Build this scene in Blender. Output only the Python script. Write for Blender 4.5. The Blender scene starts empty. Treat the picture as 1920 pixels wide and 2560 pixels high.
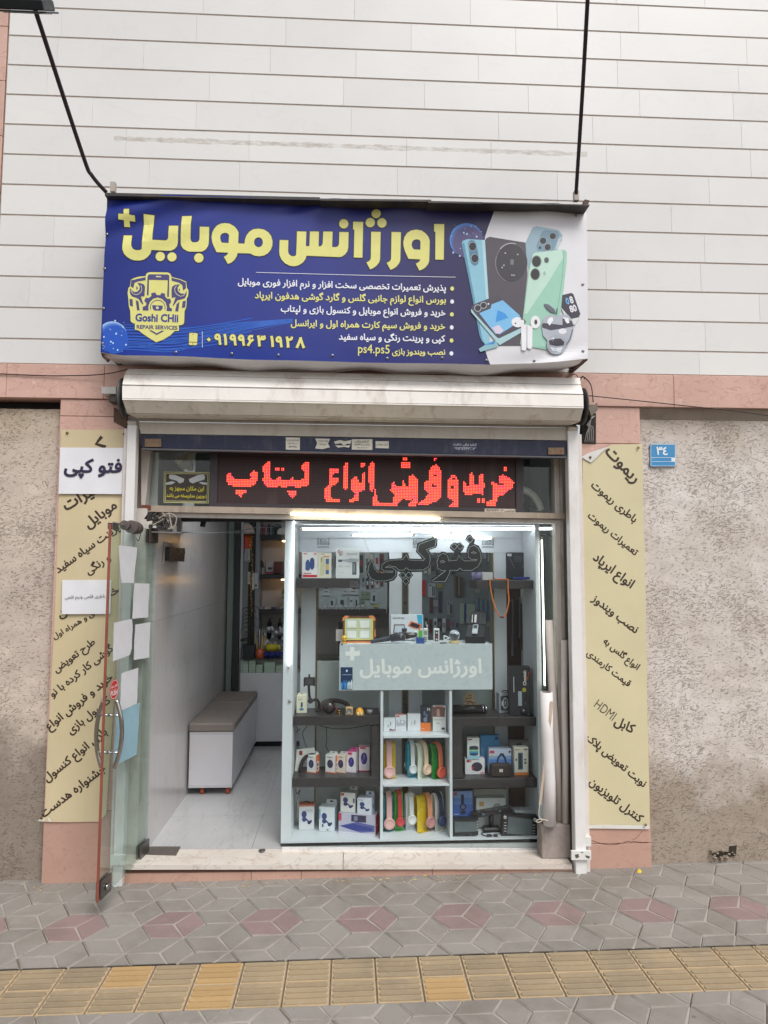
import bpy, bmesh, math, random
from math import sin, cos, pi, radians
from mathutils import Vector, Matrix
from mathutils.geometry import delaunay_2d_cdt
import numpy as np
random.seed(7)
SC = bpy.context.scene
COL = SC.collection
# ---------------------------------------------------------------- camera
FPX, CAMY, CAMZ = 1700.0, -4.6, 2.013
_p, _y, _r = radians(4.458), radians(2.861), radians(0.164)
FW = Vector((sin(_y)*cos(_p), cos(_y)*cos(_p), sin(_p)))
_rt = Vector((cos(_y), -sin(_y), 0)); _up = _rt.cross(FW)
RT = cos(_r)*_rt + sin(_r)*_up; UP = -sin(_r)*_rt + cos(_r)*_up
CAM = Vector((0, CAMY, CAMZ))
cd = bpy.data.cameras.new('camera'); cam = bpy.data.objects.new('camera', cd); COL.objects.link(cam)
cam.matrix_world = Matrix(((RT.x, UP.x, -FW.x, CAM.x), (RT.y, UP.y, -FW.y, CAM.y), (RT.z, UP.z, -FW.z, CAM.z), (0, 0, 0, 1)))
cd.sensor_fit = 'VERTICAL'; cd.sensor_height = 36.0; cd.lens = 36.0*FPX/2560.0
cd.clip_start = 0.05; cd.clip_end = 500
SC.camera = cam
# ---------------------------------------------------------------- sky, sun, exposure
SUN_EL, SUN_AZ = radians(55), radians(152)     # soft overcast light from above the street
wd = bpy.data.worlds.new('World'); SC.world = wd; wd.use_nodes = True
nt = wd.node_tree; nt.nodes.clear()
sky = nt.nodes.new('ShaderNodeTexSky'); sky.sky_type = 'NISHITA'; sky.sun_disc = False
sky.sun_elevation = SUN_EL; sky.sun_rotation = SUN_AZ; sky.air_density = 1.0; sky.dust_density = 3.0; sky.ozone_density = 1.0
hs = nt.nodes.new('ShaderNodeHueSaturation'); hs.inputs['Saturation'].default_value = 0.22
bg = nt.nodes.new('ShaderNodeBackground'); bg.inputs['Strength'].default_value = 0.118
wo = nt.nodes.new('ShaderNodeOutputWorld')
nt.links.new(sky.outputs[0], hs.inputs['Color']); nt.links.new(hs.outputs[0], bg.inputs[0]); nt.links.new(bg.outputs[0], wo.inputs[0])
sl = bpy.data.lights.new('sun', 'SUN'); sl.energy = 1.6; sl.angle = radians(28); sl.color = (1.0, 0.975, 0.95)
so = bpy.data.objects.new('sun', sl); COL.objects.link(so)
_sd = Vector((sin(SUN_AZ)*cos(SUN_EL), cos(SUN_AZ)*cos(SUN_EL), sin(SUN_EL)))
so.rotation_euler = _sd.to_track_quat('Z', 'Y').to_euler(); so.location = (0, -6, 9)
SC.view_settings.view_transform = 'Standard'; SC.view_settings.look = 'None'
SC.view_settings.exposure = 0.40; SC.view_settings.gamma = 1.0
SC.cycles.max_bounces = 12; SC.cycles.transparent_max_bounces = 24; SC.cycles.diffuse_bounces = 7
SC.cycles.use_denoising = True
SC.cycles.caustics_reflective = False; SC.cycles.caustics_refractive = False
SC.cycles.sample_clamp_indirect = 4.0

# ---------------------------------------------------------------- measuring: photograph pixel -> point on a real plane
def ray(px, py): return (px-960.0)*RT - (py-1280.0)*UP + FPX*FW
def W(px, py, Y=0.0):
    d = ray(px, py); return CAM + d*((Y-CAMY)/d.y)
def Gz(px, py, z):
    d = ray(px, py); return CAM + d*((z-CAMZ)/d.z)
def zt(ox, oy, s): return lambda pts: [(ox+x*s, oy+y*s) for x, y in pts]
def gz(x): return 0.0068*x                         # the pavement rises a little to the right
# ---------------------------------------------------------------- materials
MC = {}
def lin(c):
    f = lambda v: (v/12.92 if v <= 0.04045 else ((v+0.055)/1.055)**2.4)
    return (f(c[0]/255), f(c[1]/255), f(c[2]/255), 1)
def newmat(name):
    m = bpy.data.materials.new(name); m.use_nodes = True
    n = m.node_tree.nodes; b = n['Principled BSDF']
    return m, m.node_tree, n, b
def N(t, kind, **kw):
    n = t.nodes.new(kind)
    for k, v in kw.items():
        if k in n.inputs: n.inputs[k].default_value = v
        else: setattr(n, k, v)
    return n
def mixc(t, fac, a, b, mode='MIX'):
    m = t.nodes.new('ShaderNodeMix'); m.data_type = 'RGBA'; m.blend_type = mode
    for s, v in ((0, fac), (6, a), (7, b)):
        if hasattr(v, 'type') and hasattr(v, 'links'): t.links.new(v, m.inputs[s])
        else: m.inputs[s].default_value = v
    return m.outputs[2]
def ramp(t, src, stops):
    r = t.nodes.new('ShaderNodeValToRGB'); e = r.color_ramp.elements
    while len(e) < len(stops): e.new(0.5)
    for i, (p, c) in enumerate(stops):
        e[i].position = p; e[i].color = c if len(c) == 4 else (c[0], c[1], c[2], 1)
    t.links.new(src, r.inputs[0]); return r.outputs[0]
def gv(v): return (v, v, v, 1)
def mmath(t, op, a, b=0.0, c=0.0):
    m = t.nodes.new('ShaderNodeMath'); m.operation = op
    for i, v in enumerate((a, b, c)):
        if hasattr(v, 'links'): t.links.new(v, m.inputs[i])
        else: m.inputs[i].default_value = v
    return m.outputs[0]
def pos(t, scale=(1, 1, 1)):
    g = t.nodes.new('ShaderNodeNewGeometry'); mp = t.nodes.new('ShaderNodeMapping'); mp.inputs['Scale'].default_value = scale
    t.links.new(g.outputs['Position'], mp.inputs[0]); return mp.outputs[0]
def noise(t, vec, scale, detail=4, rough=0.55, out=0):
    n = N(t, 'ShaderNodeTexNoise'); n.inputs['Scale'].default_value = scale; n.inputs['Detail'].default_value = detail
    n.inputs['Roughness'].default_value = rough
    if vec is not None: t.links.new(vec, n.inputs['Vector'])
    return n.outputs[out]
def bump(t, b, h, strength, dist=0.01):
    bp = N(t, 'ShaderNodeBump'); bp.inputs['Strength'].default_value = strength; bp.inputs['Distance'].default_value = dist
    t.links.new(h, bp.inputs['Height']); t.links.new(bp.outputs[0], b.inputs['Normal']); return bp
def P(c, r=0.55, metal=0.0, var=0.08, vs=9.0, emit=0.0, ec=None, dirt=None, ds=4.0, coat=0.0, key=None, bmp=0.0):
    """plain procedural material: a base colour with a little tonal noise, optional dirt, optional bump"""
    k = (c, r, metal, var, vs, emit, ec, dirt, ds, coat, bmp)
    if k in MC: return MC[k]
    m, t, n, b = newmat(key or 'surface_%02x%02x%02x' % tuple(int(v) for v in c))
    L = lin(c)
    if var > 0:
        f = noise(t, pos(t), vs, 5)
        a = tuple(min(1, v*(1-var)) for v in L[:3])+(1,); d = tuple(min(1, v*(1+var)) for v in L[:3])+(1,)
        o = ramp(t, f, [(0.3, a), (0.7, d)])
        if dirt:
            f2 = ramp(t, noise(t, pos(t, (1, 1, 0.35)), ds, 8, 0.7), [(0.52, gv(0)), (0.75, gv(0.8))])
            o = mixc(t, f2, o, lin(dirt))
        t.links.new(o, b.inputs['Base Color'])
        rr = ramp(t, noise(t, pos(t), vs*2.3, 3), [(0.3, gv(max(0.02, r-0.08))), (0.7, gv(min(1, r+0.08)))])
        t.links.new(rr, b.inputs['Roughness'])
    else:
        b.inputs['Base Color'].default_value = L; b.inputs['Roughness'].default_value = r
    b.inputs['Metallic'].default_value = metal
    b.inputs['Coat Weight'].default_value = coat
    if bmp: bump(t, b, noise(t, pos(t), 60, 4), bmp, 0.003)
    if emit:
        b.inputs['Emission Color'].default_value = lin(ec or c); b.inputs['Emission Strength'].default_value = emit
    MC[k] = m; return m
def F(c, r=0.5): return P(c, r, var=0.03, vs=20)                    # print / plastic
def glassmat(name, tint, fres=1.45, rough=0.0, haze=0.0):
    m = bpy.data.materials.new(name); m.use_nodes = True; t = m.node_tree; t.nodes.clear()
    o = t.nodes.new('ShaderNodeOutputMaterial'); tr = t.nodes.new('ShaderNodeBsdfTransparent'); tr.inputs[0].default_value = tint
    g = t.nodes.new('ShaderNodeBsdfGlossy'); g.inputs['Roughness'].default_value = rough
    lw = t.nodes.new('ShaderNodeLayerWeight'); f0 = ((fres-1)/(fres+1))**2      # same reflectance from either side of the pane
    fr = mmath(t, 'ADD', mmath(t, 'MULTIPLY', mmath(t, 'POWER', lw.outputs['Facing'], 5.0), 1-f0), f0); lw.inputs[0].default_value = 0.5
    mx = t.nodes.new('ShaderNodeMixShader'); t.links.new(fr, mx.inputs[0]); t.links.new(tr.outputs[0], mx.inputs[1]); t.links.new(g.outputs[0], mx.inputs[2])
    src = mx.outputs[0]
    if haze:
        d = t.nodes.new('ShaderNodeBsdfDiffuse'); d.inputs[0].default_value = lin((190, 200, 196)); mh = t.nodes.new('ShaderNodeMixShader')
        f = ramp(t, noise(t, pos(t, (1, 1, 0.4)), 3.5, 6, 0.65), [(0.35, gv(haze*0.3)), (0.75, gv(haze))])
        t.links.new(f, mh.inputs[0]); t.links.new(src, mh.inputs[1]); t.links.new(d.outputs[0], mh.inputs[2]); src = mh.outputs[0]
    t.links.new(src, o.inputs[0]); return m

# ---------------------------------------------------------------- mesh builder
class MB:
    def __init__(s): s.bm = bmesh.new()
    def face(s, vs, mi=0):
        try:
            f = s.bm.faces.new(vs); f.material_index = mi; return f
        except ValueError: return None
    def poly(s, pts, mi=0): return s.face([s.bm.verts.new(p) for p in pts], mi)
    def ext(s, pts, d, mi=0):                       # polygon swept by vector d (closed prism)
        d = Vector(d); a = [s.bm.verts.new(p) for p in pts]; b = [s.bm.verts.new(Vector(p)+d) for p in pts]
        s.face(a, mi); s.face(b[::-1], mi); n = len(a)
        for i in range(n): s.face([a[i], b[i], b[(i+1) % n], a[(i+1) % n]], mi)
        return s
    def box(s, x0, x1, y0, y1, z0, z1, mi=0, bev=0.0, mat=None):
        c = [(x0, y0, z0), (x1, y0, z0), (x1, y0, z1), (x0, y0, z1), (x0, y1, z0), (x1, y1, z0), (x1, y1, z1), (x0, y1, z1)]
        if mat is not None: c = [mat @ Vector(p) for p in c]
        v = [s.bm.verts.new(p) for p in c]
        fs = [s.face([v[i] for i in q], mi) for q in ((0, 1, 2, 3), (5, 4, 7, 6), (4, 0, 3, 7), (1, 5, 6, 2), (3, 2, 6, 7), (4, 5, 1, 0))]
        if bev > 0:
            ed = list({e for f in fs for e in f.edges})
            r = bmesh.ops.bevel(s.bm, geom=ed, offset=bev, segments=1, affect='EDGES', profile=0.5)
            for f in r['faces']: f.material_index = mi
        return s
    def q4(s, tl, tr, br, bl, Y, d, mi=0):          # front quad measured in the photo on plane Y, d deep
        return s.ext([W(*tl, Y), W(*tr, Y), W(*br, Y), W(*bl, Y)], (0, d, 0), mi)
    def rect(s, x0, y0, x1, y1, Y, d, mi=0): return s.q4((x0, y0), (x1, y0), (x1, y1), (x0, y1), Y, d, mi)
    def pp(s, loop, Y, d, mi=0): return s.ext([W(x, y, Y) for x, y in loop], (0, d, 0), mi)
    def tube(s, pts, r, seg=8, mi=0, cap=True, r1=None):
        pts = [Vector(p) for p in pts]; rings = []; n = len(pts); up = None
        for i, p in enumerate(pts):
            t = (pts[min(i+1, n-1)]-pts[max(i-1, 0)]).normalized()
            if up is None: up = t.orthogonal().normalized()
            up = (up - t*up.dot(t)).normalized(); sd = t.cross(up)
            rr = r if r1 is None else r+(r1-r)*i/(n-1)
            rings.append([s.bm.verts.new(p+up*(rr*cos(2*pi*k/seg))+sd*(rr*sin(2*pi*k/seg))) for k in range(seg)])
        for a, b in zip(rings, rings[1:]):
            for k in range(seg):
                f = s.face([a[k], a[(k+1) % seg], b[(k+1) % seg], b[k]], mi)
                if f: f.smooth = True
        if cap: s.face(rings[0][::-1], mi); s.face(rings[-1], mi)
        return s
    def lathe(s, prof, mat, seg=20, mi=0, smooth=True):   # profile (r,z) turned about local z, placed by mat
        rings = []
        for r, z in prof:
            rings.append([s.bm.verts.new(mat @ Vector((r*cos(2*pi*k/seg), r*sin(2*pi*k/seg), z))) for k in range(seg)] if r > 1e-6 else [s.bm.verts.new(mat @ Vector((0, 0, z)))])
        for a, b in zip(rings, rings[1:]):
            for k in range(seg):
                k2 = (k+1) % seg
                if len(a) == 1 and len(b) == 1: continue
                if len(a) == 1: f = s.face([a[0], b[k2], b[k]], mi)
                elif len(b) == 1: f = s.face([a[k], a[k2], b[0]], mi)
                else: f = s.face([a[k], a[k2], b[k2], b[k]], mi)
                if f: f.smooth = smooth
        return s
    def ball(s, c, r, seg=14, mi=0, sc=(1, 1, 1)):
        return s.lathe([(r*sin(pi*i/8), -r*cos(pi*i/8)) for i in range(9)], Matrix.Translation(c) @ Matrix.Diagonal((sc[0], sc[1], sc[2], 1)), seg, mi)
    def add(s, vf, fn, mi=0):                       # add (verts, faces) with each vert passed through fn
        vs = [s.bm.verts.new(fn(v)) for v in vf[0]]
        for f in vf[1]: s.face([vs[i] for i in f], mi)
        return s
    def chop(s, step, axes='xz'):                   # cut into cells so a sheet can follow a soft surface
        bm = s.bm
        for a in axes:
            i = 'xyz'.index(a); lo = min(v.co[i] for v in bm.verts); hi = max(v.co[i] for v in bm.verts)
            k = math.floor(lo/step)+1
            while k*step < hi:
                co = [0, 0, 0]; no = [0, 0, 0]; co[i] = k*step; no[i] = 1
                bmesh.ops.bisect_plane(bm, geom=bm.verts[:]+bm.edges[:]+bm.faces[:], plane_co=co, plane_no=no); k += 1
        return s
    def warp(s, fn):
        for v in s.bm.verts: v.co = fn(v.co)
        return s
    def mesh(s, name, mats, smooth=False):
        me = bpy.data.meshes.new(name)
        bmesh.ops.recalc_face_normals(s.bm, faces=s.bm.faces[:])
        s.bm.to_mesh(me); s.bm.free()
        for m in (mats if isinstance(mats, (list, tuple)) else [mats]): me.materials.append(m)
        if smooth:
            for p in me.polygons: p.use_smooth = True
        return me
def setp(o, label, cat, group, kind):
    if label: o['label'] = label
    if cat: o['category'] = cat
    if group: o['group'] = group
    if kind: o['kind'] = kind
class T:
    """a thing: an Empty at its base with its parts as children (meshes given in world space)"""
    def __init__(s, name, label, cat, group=None, kind=None):
        s.r = bpy.data.objects.new(name, None); s.r.empty_display_size = 0.05; COL.objects.link(s.r); s.o = []
        setp(s.r, label, cat, group, kind)
    def part(s, name, mb, mats, parent=None, smooth=False, label=None):
        o = bpy.data.objects.new(name, mb.mesh(name, mats, smooth)); COL.objects.link(o); o.parent = parent or s.r
        if label: o['label'] = label
        s.o.append(o); return o
    def end(s, base=None):
        vs = [v.co for o in s.o for v in o.data.vertices]
        if base is None and vs:
            lo = [min(v[i] for v in vs) for i in range(3)]; hi = [max(v[i] for v in vs) for i in range(3)]
            base = Vector(((lo[0]+hi[0])/2, (lo[1]+hi[1])/2, lo[2]))
        s.r.location = base
        for o in s.o: o.data.transform(Matrix.Translation(-Vector(base)))
        return s.r
def solo(name, label, cat, mb, mats, group=None, kind=None, smooth=False):
    o = bpy.data.objects.new(name, mb.mesh(name, mats, smooth)); COL.objects.link(o); setp(o, label, cat, group, kind)
    vs = [v.co for v in o.data.vertices]
    lo = [min(v[i] for v in vs) for i in range(3)]; hi = [max(v[i] for v in vs) for i in range(3)]
    b = Vector(((lo[0]+hi[0])/2, (lo[1]+hi[1])/2, lo[2])); o.data.transform(Matrix.Translation(-b)); o.location = b
    return o
# ---------------------------------------------------------------- lettering
_F = {}
for _c, _b, _n in (('ا', 0xFE8D, 2), ('ب', 0xFE8F, 4), ('پ', 0xFB56, 4), ('ت', 0xFE95, 4), ('ج', 0xFE9D, 4), ('چ', 0xFB7A, 4), ('ح', 0xFEA1, 4), ('خ', 0xFEA5, 4),
                   ('د', 0xFEA9, 2), ('ذ', 0xFEAB, 2), ('ر', 0xFEAD, 2), ('ز', 0xFEAF, 2), ('ژ', 0xFB8A, 2), ('س', 0xFEB1, 4), ('ش', 0xFEB5, 4), ('ص', 0xFEB9, 4),
                   ('ض', 0xFEBD, 4), ('ط', 0xFEC1, 4), ('ع', 0xFEC9, 4), ('ف', 0xFED1, 4), ('ق', 0xFED5, 4), ('ک', 0xFB8E, 4), ('گ', 0xFB92, 4), ('ل', 0xFEDD, 4),
                   ('م', 0xFEE1, 4), ('ن', 0xFEE5, 4), ('ه', 0xFEE9, 4), ('و', 0xFEED, 2), ('ی', 0xFBFC, 4)):
    _F[_c] = (_b, _n)
def fa(s):
    """joined letter forms, in left-to-right drawing order"""
    out = []; i = 0; prev = False
    while i < len(s):
        c = s[i]
        if c not in _F: out.append(c); prev = False; i += 1; continue
        if c == 'ل' and i+1 < len(s) and s[i+1] == 'ا':
            out.append(chr(0xFEFC if prev else 0xFEFB)); prev = False; i += 2; continue
        b, n = _F[c]; nxt = n == 4 and i+1 < len(s) and s[i+1] in _F
        out.append(chr(b+((3 if nxt else 1) if prev else (2 if nxt else 0)))); prev = n == 4; i += 1
    return ''.join(out[::-1])
_TC = {}
def outline_loops(s, shear):
    c = bpy.data.curves.new('t', 'FONT'); c.body = s; c.shear = shear; c.resolution_u = 3; c.fill_mode = 'NONE'
    o = bpy.data.objects.new('t', c); COL.objects.link(o); me = bpy.data.meshes.new_from_object(o)
    co = [(v.co.x, v.co.y) for v in me.vertices]; es = {tuple(e.vertices) for e in me.edges}; n = len(co); loops = []; i = 0
    while i < n:
        j = i
        while j+1 < n and ((j, j+1) in es or (j+1, j) in es): j += 1
        lp = []
        for k in range(i, j+1):
            if not lp or abs(co[k][0]-lp[-1][0])+abs(co[k][1]-lp[-1][1]) > 1e-4: lp.append(co[k])
        if len(lp) > 2 and abs(lp[0][0]-lp[-1][0])+abs(lp[0][1]-lp[-1][1]) < 1e-4: lp.pop()
        if len(lp) > 2: loops.append(lp)
        i = j+1
    bpy.data.objects.remove(o); bpy.data.curves.remove(c); bpy.data.meshes.remove(me); return loops
def glyphs(s, bold=0.0, shear=0.0):
    """filled lettering (nonzero union of the outlines), optionally swollen to a bolder weight"""
    k = (s, bold, shear)
    if k in _TC: return _TC[k]
    loops = outline_loops(s, shear); sgn = 1 if sum(area(l) for l in loops) > 0 else -1
    if bold:
        out = []
        for l in loops:
            m = len(l); q = []
            for i in range(m):
                a, b, c = l[i-1], l[i], l[(i+1) % m]; n1 = (b[1]-a[1], a[0]-b[0]); n2 = (c[1]-b[1], b[0]-c[0])
                l1, l2 = math.hypot(*n1) or 1, math.hypot(*n2) or 1; nx, ny = n1[0]/l1+n2[0]/l2, n1[1]/l1+n2[1]/l2; ln = math.hypot(nx, ny)
                if ln < .2: q.append(b); continue
                g = sgn*bold*min(1.5, 2/ln)/ln; q.append((b[0]+nx*g, b[1]+ny*g))
            out.append(q)
        loops = out
    V = []; E = []
    for l in loops:
        b = len(V); V += [Vector(p) for p in l]; E += [(b+i, b+(i+1) % len(l)) for i in range(len(l))]
    if not V: _TC[k] = ([], []); return _TC[k]
    r = delaunay_2d_cdt(V, E, [], 0, 1e-6); vs, fs = r[0], [tuple(f) for f in r[2]]
    P_ = np.array([(v.x, v.y) for v in vs]); cen = np.array([P_[list(f)].mean(0) for f in fs]); wn = np.zeros(len(fs))
    for l in loops:
        A_ = np.array(l); B_ = np.roll(A_, -1, 0); sel = (cen[:, 0] > A_[:, 0].min()) & (cen[:, 0] < A_[:, 0].max()); C_ = cen[sel]
        if not len(C_): continue
        up = (A_[:, 1] <= C_[:, 1:2]) & (B_[:, 1] > C_[:, 1:2]); dn = (A_[:, 1] > C_[:, 1:2]) & (B_[:, 1] <= C_[:, 1:2])
        side = (B_[:, 0]-A_[:, 0])*(C_[:, 1:2]-A_[:, 1])-(C_[:, 0:1]-A_[:, 0])*(B_[:, 1]-A_[:, 1])
        wn[sel] += (up & (side > 0)).sum(1)-(dn & (side < 0)).sum(1)
    _TC[k] = ([Vector((v.x, v.y, 0)) for v in vs], [f for f, w in zip(fs, wn) if w*sgn > .5]); return _TC[k]
def write(mb, s, pl, pr, Y, hs=1.0, bold=0.02, mi=0, shear=0.0):
    """lettering laid from photo point pl to pr along its baseline on plane Y"""
    put(mb, s, W(*pl, Y), W(*pr, Y), Vector((0, 1, 0)), hs, bold, mi, shear)
def put(mb, s, a, b, nrm, hs=1.0, bold=0.02, mi=0, shear=0.0):
    vf = glyphs(s, bold, shear); xs = [v.x for v in vf[0]]
    if not xs: return
    x0, x1 = min(xs), max(xs); u = (b-a); k = u.length/(x1-x0); u = u.normalized(); v = u.cross(nrm).normalized()
    if v.z < 0: v = -v
    mb.add(vf, lambda q: a+u*((q.x-x0)*k)+v*(q.y*k*hs)-nrm*q.z, mi)
def fill(loops, off=0.0):
    """flat filled shape with holes (loops in metres) -> (verts, faces)"""
    c = bpy.data.curves.new('f', 'CURVE'); c.dimensions = '2D'; c.fill_mode = 'BOTH'; c.offset = off
    for lp in loops:
        sp = c.splines.new('POLY'); sp.points.add(len(lp)-1); sp.use_cyclic_u = True
        for i, (x, y) in enumerate(lp): sp.points[i].co = (x, y, 0, 1)
    o = bpy.data.objects.new('f', c); COL.objects.link(o); me = bpy.data.meshes.new_from_object(o)
    r = ([v.co.copy() for v in me.vertices], [tuple(p.vertices) for p in me.polygons])
    bpy.data.objects.remove(o); bpy.data.curves.remove(c); bpy.data.meshes.remove(me); return r
def area(lp): return sum(lp[i][0]*lp[(i+1) % len(lp)][1]-lp[(i+1) % len(lp)][0]*lp[i][1] for i in range(len(lp)))
def flat(mb, loops, Y, mi=0, off=0.0):
    """filled shape with holes, loops in photo pixels, on plane Y"""
    ls = []
    for i, lp in enumerate(loops):
        l2 = [(W(x, y, Y).x, W(x, y, Y).z) for x, y in lp]
        if (area(l2) < 0) != (i > 0): l2 = l2[::-1]
        ls.append(l2)
    mb.add(fill(ls, off), lambda q: Vector((q.x, Y, q.y)), mi)
def ell(cx, cy, rx, ry=None, n=20, a0=0.0, a1=2*pi): 
    ry = ry or rx; return [(cx+rx*cos(a0+(a1-a0)*i/n), cy+ry*sin(a0+(a1-a0)*i/n)) for i in range(n if abs(a1-a0) > 6.2 else n+1)]
def stroke(pts, w):
    L = []; R = []
    for i, p in enumerate(pts):
        a = pts[max(0, i-1)]; b = pts[min(len(pts)-1, i+1)]; dx, dy = b[0]-a[0], b[1]-a[1]; l = math.hypot(dx, dy) or 1
        L.append((p[0]-dy/l*w/2, p[1]+dx/l*w/2)); R.append((p[0]+dy/l*w/2, p[1]-dx/l*w/2))
    return L+R[::-1]
def smooth_path(pts, n=6):
    pts = [Vector(p) for p in pts]; out = []
    for i in range(len(pts)-1):
        p0 = pts[max(0, i-1)]; p1 = pts[i]; p2 = pts[i+1]; p3 = pts[min(len(pts)-1, i+2)]
        for k in range(n):
            t = k/n; out.append(0.5*((2*p1)+(p2-p0)*t+(2*p0-5*p1+4*p2-p3)*t*t+(3*p1-p0-3*p2+p3)*t**3))
    out.append(pts[-1]); return out
# ================================================================ SETTING
def stone_mat(name, base, vein, vs, spots=None, isl=0.05, rough=0.45, streak=None, vw=0.5, vmap=(1, 1, 1.5), vrot=(0, 0, 0), wear=None):
    m, t, n, b = newmat(name); p = pos(t)
    o = lin(base); f = noise(t, p, vs*0.35, 5, 0.6)
    o = mixc(t, ramp(t, f, [(0.35, gv(0)), (0.7, gv(0.5))]), o, lin(vein))
    w = N(t, 'ShaderNodeTexNoise'); w.inputs['Scale'].default_value = vs; w.inputs['Detail'].default_value = 8; w.inputs['Distortion'].default_value = 1.6 if vrot == (0, 0, 0) else 0.5
    vm = pos(t, vmap); vm.node.inputs['Rotation'].default_value = vrot; t.links.new(vm, w.inputs['Vector'])
    o = mixc(t, ramp(t, w.outputs[0], [(0.485, gv(0)), (0.5, gv(vw)), (0.515, gv(0))]), o, lin(vein))
    if spots:
        o = mixc(t, ramp(t, noise(t, p, vs*3.5, 6, 0.7), [(0.58, gv(0)), (0.7, gv(0.55))]), o, lin(spots))
    if wear:                                          # trodden-in dirt, gum spots and stains
        o = mixc(t, ramp(t, noise(t, p, 1.9, 7, 0.7), [(0.46, gv(0)), (0.66, gv(0.6))]), o, lin(wear))
        o = mixc(t, ramp(t, noise(t, p, 26, 4, 0.6), [(0.66, gv(0)), (0.72, gv(0.5))]), o, lin(wear))
        vo = N(t, 'ShaderNodeTexVoronoi'); vo.inputs['Scale'].default_value = 3.1; t.links.new(p, vo.inputs['Vector'])
        o = mixc(t, ramp(t, vo.outputs['Distance'], [(0.035, gv(0.55)), (0.05, gv(0))]), o, lin((70, 66, 62)))
    g = t.nodes.new('ShaderNodeNewGeometry')
    o = mixc(t, 1.0, o, ramp(t, g.outputs['Random Per Island'], [(0, gv(1-isl)), (1, gv(1+isl*0.6))]), 'MULTIPLY')
    if streak:
        z0, x0, x1, c = streak
        sp = t.nodes.new('ShaderNodeSeparateXYZ'); t.links.new(pos(t), sp.inputs[0])
        dz = mmath(t, 'ABSOLUTE', mmath(t, 'SUBTRACT', sp.outputs[2], z0))
        wob = mmath(t, 'MULTIPLY', noise(t, pos(t, (1, 1, 0.01)), 9, 6, 0.7), 0.045)
        k = mmath(t, 'LESS_THAN', dz, mmath(t, 'SUBTRACT', wob, 0.006))
        k = mmath(t, 'MULTIPLY', k, mmath(t, 'MULTIPLY', mmath(t, 'GREATER_THAN', sp.outputs[0], x0), mmath(t, 'LESS_THAN', sp.outputs[0], x1)))
        k = mmath(t, 'MULTIPLY', k, ramp(t, noise(t, pos(t, (1, 1, 3)), 14, 5), [(0.35, gv(0.08)), (0.65, gv(0.6))]))
        o = mixc(t, k, o, lin(c))
    t.links.new(o, b.inputs['Base Color']); b.inputs['Roughness'].default_value = rough
    bump(t, b, noise(t, p, 90, 5), 0.12, 0.003)
    return m
M_MARBLE = stone_mat('white_marble', (226, 225, 222), (200, 199, 200), 1.6, None, 0.04, 0.4, (W(880, 366).z, W(285, 350).x, W(1468, 380).x, (150, 132, 112)), 0.16)
M_PINK = stone_mat('pink_stone', (212, 174, 160), (176, 138, 124), 5.0, (226, 202, 192), 0.08, 0.6, None, .8)
M_PINKD = stone_mat('dirty_pink_stone', (196, 158, 142), (168, 128, 110), 5.0, (140, 108, 92), 0.08, 0.65)
M_MORTAR = P((190, 177, 165), 0.9, dirt=(168, 152, 138))
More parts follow.
